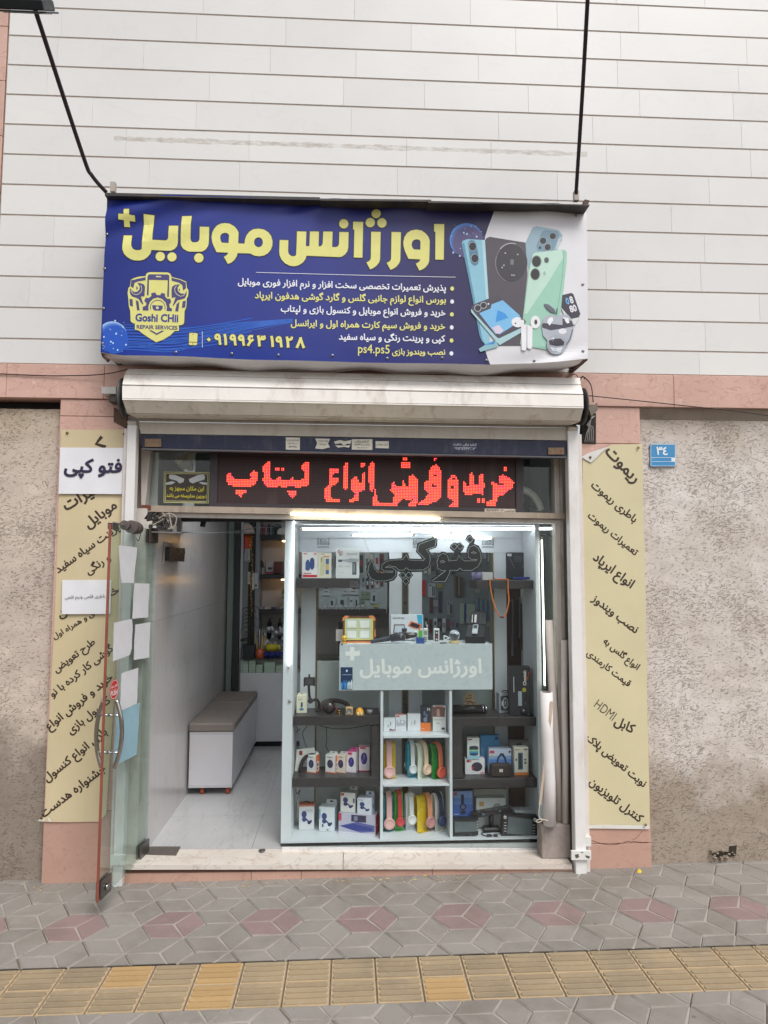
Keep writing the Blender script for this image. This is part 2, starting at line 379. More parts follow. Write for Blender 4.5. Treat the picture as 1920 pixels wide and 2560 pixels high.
def plaster_mat(name, c1, c2, low, zlow, top, ztop, pit_tone):
    m, t, n, b = newmat(name); p = pos(t)
    o = mixc(t, ramp(t, noise(t, p, 1.7, 6, 0.65), [(0.36, gv(0)), (0.62, gv(1))]), lin(c1), lin(c2))
    sp = t.nodes.new('ShaderNodeSeparateXYZ'); t.links.new(p, sp.inputs[0])
    wob = mmath(t, 'MULTIPLY', mmath(t, 'SUBTRACT', noise(t, p, 2.6, 7, 0.65), 0.5), 1.1)
    zz = mmath(t, 'ADD', sp.outputs[2], wob)
    mr = N(t, 'ShaderNodeMapRange'); mr.inputs[1].default_value = zlow-0.16; mr.inputs[2].default_value = zlow+0.16; mr.inputs[3].default_value = 1; mr.inputs[4].default_value = 0
    t.links.new(zz, mr.inputs[0])
    o = mixc(t, mmath(t, 'MULTIPLY', mr.outputs[0], 0.8), o, lin(low))
    m2 = N(t, 'ShaderNodeMapRange'); m2.inputs[1].default_value = ztop-0.25; m2.inputs[2].default_value = ztop+0.2
    t.links.new(zz, m2.inputs[0]); o = mixc(t, mmath(t, 'MULTIPLY', m2.outputs[0], 0.8), o, lin(top))
    # straw-mark pits in the rough render
    wv_ = t.nodes.new('ShaderNodeVectorMath'); wv_.operation = 'MULTIPLY_ADD'; wv_.inputs[1].default_value = (0.05, 0.05, 0.09)
    t.links.new(noise(t, p, 11, 3, 0.55, 1), wv_.inputs[0]); t.links.new(p, wv_.inputs[2])
    mp = t.nodes.new('ShaderNodeMapping'); mp.inputs['Scale'].default_value = (25, 25, 120); t.links.new(wv_.outputs[0], mp.inputs[0])
    pit = noise(t, mp.outputs[0], 1.0, 2, 0.5)
    m3 = t.nodes.new('ShaderNodeMapping'); m3.inputs['Rotation'].default_value = (0, 0.75, 0); t.links.new(wv_.outputs[0], m3.inputs[0])
    m4 = t.nodes.new('ShaderNodeMapping'); m4.inputs['Scale'].default_value = (38, 38, 120); t.links.new(m3.outputs[0], m4.inputs[0])
    pit = mmath(t, 'MAXIMUM', mmath(t, 'SUBTRACT', pit, 0.012), mmath(t, 'SUBTRACT', noise(t, m4.outputs[0], 1.0, 2, 0.5), 0.025))
    dens = ramp(t, noise(t, p, 2.1, 4, 0.6), [(0.44, gv(-0.01)), (0.66, gv(0.09))])
    k = mmath(t, 'ADD', pit, dens)
    pm = ramp(t, k, [(0.60, gv(0)), (0.655, gv(1))])
    o = mixc(t, mmath(t, 'MULTIPLY', pm, 0.52), o, lin(pit_tone))  # pits tinted darker than the render around them
    t.links.new(o, b.inputs['Base Color']); b.inputs['Roughness'].default_value = 0.92
    h = mmath(t, 'SUBTRACT', mmath(t, 'MULTIPLY', noise(t, p, 38, 6, 0.7), 0.6), pm)
    bump(t, b, h, 0.5, 0.008); return m
M_PLR = plaster_mat('rough_render_pale', (216, 209, 203), (198, 188, 178), (142, 126, 108), 0.58, (166, 152, 136), 2.95, (104, 88, 74))
M_PLL = plaster_mat('rough_render_beige', (206, 192, 178), (190, 175, 164), (122, 110, 98), 0.95, (178, 162, 140), 2.9, (100, 84, 68))

# ---- pavement
R6, KY = 0.1815, 0.905
HX0, HY0 = -0.431, -0.548
def hexpt(cx, cy, a, r=1.0): return (cx+R6*r*cos(a), cy+R6*KY*r*sin(a))
M_PAV = stone_mat('grey_paver', (143, 138, 132), (128, 122, 114), 3, (156, 150, 143), 0.08, 0.85, None, 0.2, wear=(112, 104, 94))
M_PAVP = stone_mat('reddish_paver', (144, 122, 120), (130, 110, 108), 4, (152, 136, 132), 0.08, 0.85, None, 0.2, wear=(112, 98, 92))
M_GRV = P((160, 153, 145), 0.9, var=0.12, dirt=(120, 110, 100), ds=6)
M_SAND = P((106, 97, 88), 0.95, var=0.25, vs=25)
mb = MB()
def inset(q, d):
    cx = sum(p[0] for p in q)/len(q); cy = sum(p[1] for p in q)/len(q); o = []
    for p in q:
        l = math.hypot(p[0]-cx, p[1]-cy); o.append((cx+(p[0]-cx)*(1-d/l), cy+(p[1]-cy)*(1-d/l)))
    return o
def slab(mb, q, z0, z1, d, mi):
    a = [mb.bm.verts.new((x, y, z0)) for x, y in q]; b = [mb.bm.verts.new((x, y, z1)) for x, y in inset(q, d)]
    mb.face(b, mi); n = len(q)
    for i in range(n): mb.face([a[i], a[(i+1) % n], b[(i+1) % n], b[i]], mi)
rows = R6*KY*math.sqrt(3)
def paver_field(mb, ylo, yhi):
    for ci in range(-22, 26):
        cx = HX0+1.5*R6*ci
        for ri in range(-14, 5):
            cy = HY0+rows*(ri+(0.5 if ci % 2 else 0))
            if cy < ylo-0.2 or cy > yhi+0.2: continue
            red = ci % 2 == 0 and ri in (0, -6)
            jx, jy = random.uniform(-.0015, .0015), random.uniform(-.0015, .0015); jz = random.uniform(-.0012, .0012)
            hx = [hexpt(cx+jx, cy+jy, pi/3*k, 0.985) for k in range(6)]
            slab(mb, hx, -0.012, -0.0035+jz, 0.003, 2)
            c = (cx+jx, cy+jy); 
            for s in ((1, 0, 5), (3, 2, 1), (5, 4, 3)):
                q = inset([hx[s[0]], hx[s[1]], hx[s[2]], c], 0.0068)
                slab(mb, q, -0.004+jz, jz, 0.004, 1 if red else 0)
YT0, YT1 = -0.937, -1.304
def clip(mb, y, keep_above):
    bmesh.ops.bisect_plane(mb.bm, geom=mb.bm.verts[:]+mb.bm.edges[:]+mb.bm.faces[:], plane_co=(0, y, 0), plane_no=(0, 1, 0), clear_inner=keep_above, clear_outer=not keep_above)
a = MB(); paver_field(a, YT0, 0.1); clip(a, YT0+0.004, True)
b = MB(); paver_field(b, -2.6, YT1); clip(b, YT1-0.004, False)
me = bpy.data.meshes.new('x'); b.bm.to_mesh(me); b.bm.free(); a.bm.from_mesh(me); bpy.data.meshes.remove(me)
for xa, xb in ((-60, -6), (-6, 6), (6, 60)): a.box(xa, xb, -60, 0.3, -0.3, -0.011, 3)
a.warp(lambda v: Vector((v.x, v.y, v.z+gz(max(-6, min(6, v.x))))))
o = bpy.data.objects.new('pavement', a.mesh('pavement', [M_PAV, M_PAVP, M_GRV, M_SAND])); COL.objects.link(o); o['kind'] = 'structure'
# ---- tactile strip
M_TY = stone_mat('dusty_yellow_tile', (158, 140, 112), (144, 128, 104), 7, (176, 164, 146), 0.12, 0.85, None, 0.2, wear=(122, 112, 98))
M_TO = stone_mat('orange_yellow_tile', (178, 146, 98), (162, 134, 96), 7, (186, 166, 130), 0.08, 0.85, None, 0.2)
M_TG = P((180, 158, 126), 0.9, var=0.1, dirt=(160, 140, 115))
a = MB(); TW = 0.2213; TD = (YT0-YT1)/2
ORG = {(-7, 0), (-5, 0), (-5, 1)}
for ti in range(-22, 24):
    x0 = 0.363+TW*ti+0.003; x1 = x0+TW-0.006
    for tj in (0, 1):
        y1 = YT0-TD*tj-0.003; y0 = y1-TD+0.006; jz = random.uniform(-.001, .001)
        mi = 1 if ((ti, tj) in ORG or random.random() < 0.02) else 0
        slab(a, [(x0, y0), (x1, y0), (x1, y1), (x0, y1)], -0.012, -0.004+jz, 0.003, 2)
        h = (y1-y0-0.008)/4
        for k in range(4):
            yb = y0+0.004+h*k; q = [(x0+0.011, yb+0.006), (x1-0.011, yb+0.006), (x1-0.006, yb+h/2), (x1-0.011, yb+h-0.006), (x0+0.011, yb+h-0.006), (x0+0.006, yb+h/2)]
            slab(a, q, -0.004+jz, 0.002+jz, 0.003, mi)
a.warp(lambda v: Vector((v.x, v.y, v.z+gz(v.x))))
o = bpy.data.objects.new('tactile_paving', a.mesh('tactile_paving', [M_TY, M_TO, M_TG])); COL.objects.link(o); o['kind'] = 'structure'
# ---- litter along the foot of the step
a = MB()
for i in range(150):
    r = random.random()
    if r < 0.6: x = random.gauss(0.15, 0.42); y = random.uniform(-0.13, -0.06)
    elif r < 0.75: x = random.uniform(-2.3, -1.9); y = random.uniform(-0.05, 0.02)
    else: x = random.uniform(-2.2, 2.9); y = random.uniform(-0.12, -0.03)
    if -1.4 > x > -2.0: y -= 0.05
    s = random.uniform(0.006, 0.016); an = random.uniform(0, pi); z = gz(x)+0.002
    a.ext([(x+s*cos(an)*k, y+s*sin(an)*k*0.8+j*s*0.3, z+random.uniform(0.001, 0.005)) for k, j in ((-1, 0), (0, 0.6), (1, 0), (0, -0.6))], (0, 0, 0.001), random.choice((0, 0, 1)))
o = solo('dry_leaves', 'small dry yellow leaves and chaff lying along the foot of the shop step', 'litter', a, [P((205, 180, 120), 0.8, var=0.25, vs=40), P((168, 136, 92), 0.8, var=0.25, vs=40)], kind='stuff')
p = Gz(740*.3496+1340, 1560+1780*.3496, gz(1.6)); a = MB()
a.ext([p+Vector(q) for q in ((-.012, 0, .002), (-.004, .016, .012), (.010, .012, .018), (.014, -.004, .010), (.002, -.012, .002))], (0, 0.002, 0.001))
solo('fallen_leaf', 'small bright yellow leaf on the paving in front of the right pink pilaster', 'leaf', a, P((225, 195, 40), 0.6))

# ---- upper wall of marble courses
ZB = 3.352
a = MB(); a.box(-2.405, 4.2, 0.005, 0.3, ZB+0.002, 7.2, 1)
DZ = 0.2165; z = W(700, 481).z-DZ*6; k = 0
z = W(700, 481).z
while z > ZB+0.05: z -= DZ
zs = [ZB+0.003]
z += DZ
while z < 7.0: zs.append(z); z += DZ
for z0, z1 in zip(zs, zs[1:]):
    x = -2.4-random.uniform(0, 0.5)
    while x < 4.1:
        w = random.uniform(0.55, 1.15); xa, xb = max(x, -2.4), min(x+w, 4.1)
        if xb-xa > 0.03: a.box(xa+0.0004, xb-0.0004, 0.0, 0.02, z0+0.006, z1-0.0055, 0, 0.0011)
        x += w
solo('marble_wall', 'white marble clad wall in long horizontal courses above the shop sign', 'wall', a, [M_MARBLE, M_MORTAR])
a = MB()
for i in range(10): a.box(-4.2, -2.412, -0.004, 0.3, 3.355+0.4*i+0.001, 3.355+0.4*(i+1)-0.001, 0, 0.003)
solo('pink_corner_wall', 'strip of pink stone wall at the far left edge beside the white marble', 'wall', a, M_PINK)
# ---- pink stone band
a = MB(); xs = [-4.2, -3.1, W(18, 950).x, W(262, 950).x, -0.9, 0.1, 1.1, W(1683, 985).x, 3.4, 4.2]
for x0, x1 in zip(xs, xs[1:]): a.box(x0+0.001, x1-0.001, -0.012, 0.3, 3.122, ZB, 0, 0.003)
solo('stone_band', 'pink stone band running under the marble wall', 'cladding', a, M_PINK)
# ---- pilasters
a = MB(); L, Rr = -1.948, -1.515
for z0, z1 in ((3.005, 3.119), (2.2, 3.002), (1.2, 2.197), (0.43, 1.197), (gz(-1.8)-0.02, 0.427)): a.box(L, Rr, -0.0, 0.3, z0, z1, 1 if z1 < 1 else 0, 0.003)
solo('stone_pilaster', 'pink stone pilaster left of the shop, behind the open glass door', 'pilaster', a, [M_PINK, M_PINKD])
a = MB(); L, Rr = 1.602, 2.022
for z0, z1, x0 in ((2.862, 3.119, 1.70), (2.2, 2.859, L), (1.2, 2.197, L), (0.17, 1.197, L), (gz(1.8)-0.02, 0.167, L)): a.box(x0, Rr, -0.0, 0.3, z0, z1, 1 if z1 < 1.3 else 0, 0.003)
cr = [(397+x*.9, y) for x, y in ((0, 1548), (40, 1560), (90, 1572), (140, 1578), (200, 1574), (250, 1566), (290, 1552), (310, 1558), (350, 1556), (400, 1562), (452, 1560))]
flat(a, [zt(1340, 1560, .3496)(stroke(cr, 4))], -.0012, 2); flat(a, [zt(1340, 1560, .3496)(stroke([(690, 1545), (720, 1530), (760, 1478)], 2.5))], -.0012, 2)
solo('stone_pilaster', 'pink stone pilaster right of the shop, cracked near its foot', 'pilaster', a, [M_PINK, M_PINKD, P((96, 64, 52), .9)])
# ---- rough render walls either side
def rough_sheet(x0, x1, z0, z1, y, n=60, amp=0.006):
    m = MB(); nz = int(n*(z1-z0)/(x1-x0)); g = []
    for i in range(n+1):
        g.append([m.bm.verts.new((x0+(x1-x0)*i/n, y+random.uniform(-amp, amp), z0+(z1-z0)*j/nz)) for j in range(nz+1)])
    for i in range(n):
        for j in range(nz): f = m.face([g[i][j], g[i+1][j], g[i+1][j+1], g[i][j+1]]); f.smooth = True
    m.box(x0, x1, y+0.03, 0.3, z0, z1)
    return m
a = rough_sheet(-4.2, -1.949, -0.06, 3.06, 0.055)
solo('rendered_wall', 'rough beige rendered wall at the far left, dark grey towards the ground', 'wall', a, M_PLL)
a = rough_sheet(2.024, 4.2, -0.04, 3.045, 0.05)
solo('rendered_wall', 'rough pale rendered wall at the right with the blue number plate', 'wall', a, M_PLR)
a = MB(); a.box(-4.2, -1.95, 0.12, 0.29, 3.06, 3.12); solo('gap_shade', 'backing painted shade-dark in the gap between the left rendered wall and the pink stone band', 'gap', a, P((38, 36, 36), 0.9))  # near-black backing; the shade of the open gap is put into its colour
a = MB(); a.ext([(2.024, 0.01, 3.121), (2.024, 0.05, 3.046), (2.024, 0.29, 3.046), (2.024, 0.29, 3.121)], (2.1, 0, 0)); solo('wall_coping', 'narrow grey ledge above the right rendered wall', 'ledge', a, P((150, 138, 124), 0.9, dirt=(110, 100, 90)))
# broken hole at foot of right wall, its shaded inside painted as a flat patch
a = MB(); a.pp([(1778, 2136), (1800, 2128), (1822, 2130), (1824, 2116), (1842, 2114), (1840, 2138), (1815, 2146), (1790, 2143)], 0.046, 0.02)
rr = random.Random(8)
for k in range(26):
    p = W(1778+rr.uniform(0, 70), 2140+rr.uniform(-20, 14), 0.03); r = rr.uniform(.004, .014); a.ball((p.x, .04-rr.uniform(0, .02), max(p.z, gz(p.x)+r*.5)), r, 6, 1, (1.3, .8, .8))
solo('drain_hole', 'broken hole painted shade-dark with crumbs of mortar at the foot of the pale rendered wall', 'hole', a, [P((52, 45, 38), 0.95, var=.4, vs=60), P((136, 122, 106), .95, var=.25, vs=50)])
# number plate
t = T('number_plate', 'blue house number plate on the pale rendered wall', 'sign'); Y = 0.035
a = MB(); a.q4((1626, 1110), (1689, 1110), (1689, 1166), (1626, 1166), Y, 0.012); t.part('plate', a, P((62, 142, 196), 0.35, var=0.06, dirt=(90, 120, 140)))
a = MB(); e = Y-0.0015
for q in ((1626.5, 1110.5, 1688.5, 1111.5), (1626.5, 1164.5, 1688.5, 1165.5), (1626.5, 1110.5, 1627.5, 1165.5), (1687.5, 1110.5, 1688.5, 1165.5), (1627, 1143.4, 1679, 1144.4), (1627, 1153.6, 1688, 1154.6)): a.rect(*q, e, 0.001)
a.rect(1678.5, 1144, 1688, 1153.5, e-0.0005, 0.001)
write(a, '۳٤', (1641, 1136), (1670, 1137), e, 1.0, 0.03); t.part('lettering', a, F((225, 232, 236))); t.end()
# ================================================================ THE BIG SIGN
YS = -0.30
ZT = W(860, 500, YS).z; XL = W(268, 488, YS).x
def cl(x, z):
    d = ZT-z; y = 0.006*sin(2.3*x+1.1)*sin(3.1*d)
    e = math.exp(-((x+1.45)**2/0.18+(d-0.1)**2/0.05)); y += 0.022*e*sin(26*(0.42*(x+1.6)+0.9*d))
    e = math.exp(-((x+0.35)**2/0.03+d*d/0.008)); y += 0.011*e*sin(40*(x*0.5+d))
    y += 0.013*math.exp(-(d/0.08)**2)*sin(9*x+1.6*sin(4.3*x)+8*d)
    e = math.exp(-((x-1.35)**2/0.05+(d-1.05)**2/0.01)); y += 0.009*e*sin(30*(0.4*x+d))
    y += 0.004*math.exp(-((d-1.08)/0.06)**2)*sin(7*x+0.5)
    return y
def on(mb, lvl, step=0.06):
    mb.chop(step); mb.warp(lambda v: Vector((v.x, v.y-0.0009*lvl+cl(v.x, v.z), v.z))); return mb
TOPE = [(268, 488), (600, 492), (900, 500), (1200, 506), (1466, 512)]
BOTE = [(251, 880), (302, 888), (466, 891), (630, 899), (900, 906), (1222, 911.5), (1349, 907), (1469, 897)]
def lerp_edge(E, t):
    xs = E[0][0]+(E[-1][0]-E[0][0])*t
    for p, q in zip(E, E[1:]):
        if xs <= q[0]+1e-6: return (xs, p[1]+(q[1]-p[1])*(xs-p[0])/(q[0]-p[0]))
    return E[-1]
mb = MB(); NU, NV = 130, 46; g = []
for i in range(NU+1):
    a, b = W(*lerp_edge(TOPE, i/NU), YS), W(*lerp_edge(BOTE, i/NU), YS); row = []
    for j in range(NV+1):
        p = a.lerp(b, j/NV); row.append(mb.bm.verts.new((p.x, YS+cl(p.x, p.z), p.z)))
    g.append(row)
for i in range(NU):
    for j in range(NV): mb.face([g[i][j], g[i+1][j], g[i+1][j+1], g[i][j+1]]).smooth = True
# underside fold back to the wall
for i in range(NU):
    q = []
    for k in (i, i+1):
        b = g[k][NV].co; s = 0.012*sin(k*0.11)+0.01*sin(k*0.29)
        q.append([b, Vector((b.x, -0.20, b.z-0.008+s*0.6)), Vector((b.x*0.985, -0.04, b.z+0.004+s))])
    for r in (0, 1):
        f = mb.poly([q[0][r], q[1][r], q[1][r+1], q[0][r+1]], 1); f.smooth = True
m, t_, n_, b_ = newmat('printed_banner')
sp = t_.nodes.new('ShaderNodeSeparateXYZ'); t_.links.new(pos(t_), sp.inputs[0])
mr = N(t_, 'ShaderNodeMapRange'); mr.inputs[1].default_value = -1.6; mr.inputs[2].default_value = 1.0; t_.links.new(sp.outputs[0], mr.inputs[0])
o_ = ramp(t_, mr.outputs[0], [(0.0, lin((24, 42, 124))), (0.28, lin((44, 58, 142))), (0.55, lin((50, 58, 134))), (0.78, lin((52, 51, 102))), (1.0, lin((48, 43, 78)))])
mr2 = N(t_, 'ShaderNodeMapRange'); mr2.inputs[1].default_value = W(600, 800, YS).z; mr2.inputs[2].default_value = W(600, 892, YS).z; t_.links.new(sp.outputs[2], mr2.inputs[0])
mr3 = N(t_, 'ShaderNodeMapRange'); mr3.inputs[1].default_value = 0.9; mr3.inputs[2].default_value = -1.0; t_.links.new(sp.outputs[0], mr3.inputs[0])
lowc = mixc(t_, mr3.outputs[0], lin((40, 36, 92)), lin((10, 50, 150)))
o_ = mixc(t_, mmath(t_, 'MULTIPLY', mr2.outputs[0], 0.92), o_, lowc)
t_.links.new(o_, b_.inputs['Base Color']); b_.inputs['Roughness'].default_value = 0.4; b_.inputs['Specular IOR Level'].default_value = 0.4
bump(t_, b_, noise(t_, pos(t_, (1, 1, 0.5)), 5, 4), 0.25, 0.01)
M_BAN = m
M_BWH = P((222, 222, 226), 0.45, var=0.04, vs=5, bmp=0.0)
sg = T('shop_sign', 'wide blue printed fabric sign with yellow Persian headline above the shutter', 'sign')
ban = sg.part('banner', mb, [M_BAN, M_BWH])
YEL, WHT, DRK = F((224, 220, 134), 0.45), F((232, 234, 242), 0.45), F((66, 60, 40), 0.5)
def pr(name, mb, mats, lvl, label=None, step=0.06): return sg.part(name, on(mb, lvl, step), mats, ban, label=label)
# white right-hand field and blue swooshes
mb = MB(); Z6 = zt(1100, 500, .22905)
flat(mb, [Z6([(612, 55), (1100, 58), (1598, 52), (1608, 900), (1612, 1733), (1300, 1768), (1090, 1777), (550, 1795), (525, 1740), (490, 1630), (470, 1000), (490, 410), (520, 310), (575, 165)])], YS)
pr('white_field', mb, M_BWH, 1.3, step=.022)
mb = MB(); Z1 = zt(220, 460, .41)
for k in range(11):
    y = 868+k*15; pts = [(95, y), (300, y-8+2*k), (560, y+12), (900, y-20-9*k), (1250, y-45-13*k)]
    flat(mb, [stroke(Z1([tuple(v[:2]) for v in smooth_path([(x, yy, 0) for x, yy in pts if yy < 1030])]), 1.5)], YS)
pr('swoosh', mb, F((48, 100, 196)), 1)
mb = MB()
for k in range(7):
    y = 880+k*20; pts = [(100, y), (420, y+14), (700, y-10), (1000, y-60)]
    flat(mb, [stroke(Z1([tuple(v[:2]) for v in smooth_path([(x, yy, 0) for x, yy in pts if yy < 1022])]), 2.6)], YS)
pr('swoosh', mb, F((30, 92, 200)), 1.5)
# globes with light points
for gi, (cx, cy, r, seed, bx) in enumerate((((281), (842), 38, 3, (253, 322, 818, 890)), (1166, 600, 42, 5, (1118, 1222, 548, 660)))):
    mb = MB(); lp = [(max(257, x), y) for x, y in ell(cx, cy, r, r, 28)]
    flat(mb, [lp], YS); bgc = (28, 84, 190) if gi == 0 else (88, 82, 128); fgc = (176, 204, 246) if gi == 0 else (84, 150, 232)
    pr('globe', mb, F(fgc), 1.9)
    for q in range(1, 6):
        f = q/5; mb = MB(); flat(mb, [[(max(257, x), y) for x, y in ell(cx+r*.16*f, cy+r*.20*f, r*(1-.08*f), r*(1-.08*f), 28)]], YS); pr('globe', mb, F(tuple(int(fgc[i]+(bgc[i]-fgc[i])*f**.7) for i in range(3))), 1.9+.12*q)
    mb = MB(); rr = random.Random(seed)
    for _ in range(34): 
        a_ = rr.uniform(0, 2*pi); d_ = r*rr.uniform(0.3, 1.25); x, y = cx+d_*cos(a_), cy+d_*sin(a_)*0.95
        if bx[0]+3 < x < bx[1] and bx[2]-20 < y < 886: flat(mb, [ell(x, y, rr.choice((0.7, 0.9, 1.3, 2.2)), n=8)], YS)
    pr('light_pattern', mb, F((190, 222, 250)), 2.9)
# headline
A1, A2, A3, A4 = zt(290, 510, .12055), zt(490, 510, .12055), zt(690, 510, .13261), zt(900, 510, .13261)
HL = []
HL.append([A1([(185, 140), (295, 140), (295, 255), (402, 262), (400, 368), (288, 362), (285, 472), (172, 472), (178, 355), (72, 350), (75, 240), (183, 248)])])
HL.append([A1([(155, 645), (332, 648), (325, 850), (335, 900), (365, 950), (420, 975), (490, 975), (545, 955), (560, 600), (582, 222), (795, 230), (775, 380), (765, 765), (1030, 775), (1075, 760), (1095, 715), (1105, 465), (1303, 472), (1290, 800), (1270, 880), (1220, 940), (1150, 975), (1080, 978), (745, 965), (720, 1040), (660, 1110), (590, 1160), (500, 1182), (400, 1180), (320, 1160), (240, 1110), (180, 1050), (145, 960), (140, 880)])])
HL += [[A1(ell(923, 1098, 96))], [A1(ell(1167, 1108, 96))]]
HL.append([A1([(1370, 252), (1578, 258), (1562, 420), (1548, 720), (1560, 775), (1590, 800), (1660, 803), (1709, 785), (1734, 740), (1744, 485), (1936, 487), (1927, 810), (1914, 880), (1869, 950), (1799, 995), (1739, 1000), (1540, 998), (1480, 985), (1400, 935), (1360, 880), (1347, 830), (1350, 700)])])
HL.append([A2(ell(65, 1130, 97))])
HL.append([A2([(325, 690), (340, 600), (380, 520), (440, 455), (520, 415), (610, 403), (700, 415), (790, 465), (850, 530), (885, 600), (878, 828), (1010, 830), (1020, 740), (1050, 660), (1110, 580), (1190, 530), (1300, 517), (1410, 535), (1500, 590), (1560, 670), (1588, 770), (1585, 860), (1555, 950), (1490, 1030), (1410, 1075), (1310, 1090), (1210, 1075), (1120, 1032), (865, 1027), (850, 1090), (800, 1170), (735, 1225), (665, 1252), (582, 1105), (630, 1080), (662, 1045), (670, 1020), (432, 1010), (380, 900), (340, 800)]),
           A2([(503, 700), (515, 650), (550, 615), (600, 603), (650, 610), (688, 650), (680, 820), (540, 812), (515, 770)]), A2(ell(1298, 800, 92, 103))])
HL.append([A3([(70, 683), (234, 685), (228, 900), (245, 950), (290, 985), (345, 988), (380, 965), (388, 800), (397, 520), (573, 522), (563, 795), (630, 797), (640, 520), (810, 520), (803, 800), (850, 795), (880, 750), (892, 520), (1067, 522), (1058, 810), (1130, 812), (1170, 795), (1188, 750), (1195, 528), (1368, 530), (1362, 820), (1345, 890), (1300, 950), (1240, 990), (1190, 998), (575, 975), (555, 1040), (500, 1110), (430, 1155), (340, 1177), (260, 1165), (170, 1120), (105, 1050), (70, 970), (63, 900)])])
HL.append([A3(ell(1278, 373, 88))]); HL.append([A3([(1455, 332), (1643, 338), (1630, 1010), (1467, 1005), (1478, 483), (1452, 475)])])
HL.append([A4([(212, 522), (390, 525), (378, 1040), (360, 1100), (310, 1160), (250, 1205), (192, 1230), (122, 1098), (175, 1070), (203, 1030), (205, 980)])])
HL += [[A4(ell(305, 182, 87))], [A4(ell(193, 350, 88))], [A4(ell(413, 357, 88))]]
HL.append([A4([(595, 527), (772, 530), (760, 1050), (740, 1110), (690, 1175), (630, 1215), (575, 1237), (503, 1105), (555, 1080), (585, 1045), (588, 990)])])
HL.append([A4([(818, 720), (840, 620), (890, 545), (960, 500), (1060, 482), (1160, 500), (1240, 555), (1290, 620), (1315, 690), (1305, 1070), (1285, 1130), (1230, 1195), (1170, 1235), (1120, 1252), (1052, 1122), (1105, 1095), (1130, 1065), (1135, 1040), (915, 1030), (850, 890), (825, 800)]),
           A4([(972, 760), (985, 710), (1020, 675), (1070, 663), (1120, 675), (1142, 710), (1137, 860), (1015, 855), (985, 815)])])
HL.append([A4([(1398, 378), (1588, 380), (1578, 1050), (1420, 1045), (1423, 525), (1397, 518)])])
mo, mf = MB(), MB()
for L in HL: flat(mo, L, YS, 0, 0.0042); flat(mf, L, YS, 0, 0.0)
pr('headline_outline', mo, DRK, 2); pr('headline', mf, YEL, 3.2)
# service lines
mw, my = MB(), MB()
for s, a, b, w in (('پذیرش تعمیرات تخصصی سخت افزار و نرم افزار فوری موبایل', (595, 712), (1115, 727), 1), ('بورس انواع لوازم جانبی گلس و گارد گوشی هدفون ایرپاد', (637, 746), (1115, 757), 0),
                   ('خرید و فروش انواع موبایل و کنسول بازی و لپتاب', (702, 779), (1114, 789), 1), ('خرید و فروش سیم کارت همراه اول و ایرانسل', (727, 815), (1113, 823), 0),
                   ('کپی و پرینت رنگی و سیاه سفید', (847, 849), (1113, 854), 1), ('نصب ویندوز.بازی', (980, 886), (1113, 887), 0)):
    ml = MB(); write(ml, fa(s), a, b, YS, 1.05, 0.026); pr('service_line', ml, WHT if w else YEL, 3.4)
ml = MB(); write(ml, 'ps4.ps5', (895, 882), (974, 884), YS, 1.15, 0.01); pr('service_line', ml, YEL, 3.4)
for i, (x, y) in enumerate(((783, 620), (783, 697), (781, 773), (780, 850), (779, 928), (778, 1005))):
    flat(mw if i % 2 else my, [ell(800+x*.42194, 460+y*.42194, 4.8, 5.4, 16)], YS)
flat(mw, [[(640, 681), (1139, 692.3), (1139, 693.5), (640, 682.2)]], YS)
flat(mw, [[(505.5, 829), (506.6, 829), (506.6, 869), (505.5, 869)]], YS)
mk = MB()
def digit(mb, ch, cx, y, bold):
    p = W(cx, y, YS); k = (W(cx, y-25, YS).z-p.z)/.69; vf = glyphs(ch, bold); xs = [q.x for q in vf[0]]; m_ = (min(xs)+max(xs))/2; mb.add(vf, lambda q: Vector((p.x+(q.x-m_)*k, YS, p.z+q.y*k)))
for i, ch in enumerate('۰۹۱۹۹۶۳۱۹۲۸'):
    cx = [522, 545, 563, 583, 604, 626, 653, 680, 698, 723, 751][i]; y = 859.5+10*(cx-515)/245
    digit(my, ch, cx, y, .045); digit(mk, ch, cx, y, .085)
Z5 = zt(300, 670, .12055)
flat(my, [Z5([(1440, 1360), (1465, 1350), (1595, 1355), (1612, 1375), (1600, 1590), (1575, 1605), (1445, 1600), (1430, 1580)])], YS)
flat(mk, [Z5([(1440, 1360), (1465, 1350), (1595, 1355), (1612, 1375), (1600, 1590), (1575, 1605), (1445, 1600), (1430, 1580)])], YS, 0, .003)
pr('number_outline', mk, DRK, 2.6); pr('white_bullets', mw, WHT, 3.4); pr('phone_number', my, YEL, 3.6)
mb = MB(); flat(mb, [Z5([(1430, 1533), (1600, 1540), (1599, 1552), (1430, 1545)])], YS); flat(mb, [Z5(ell(1520, 1383, 9))], YS); flat(mb, [Z5(ell(1512, 1577, 10))], YS); pr('phone_icon', mb, DRK, 4.4)
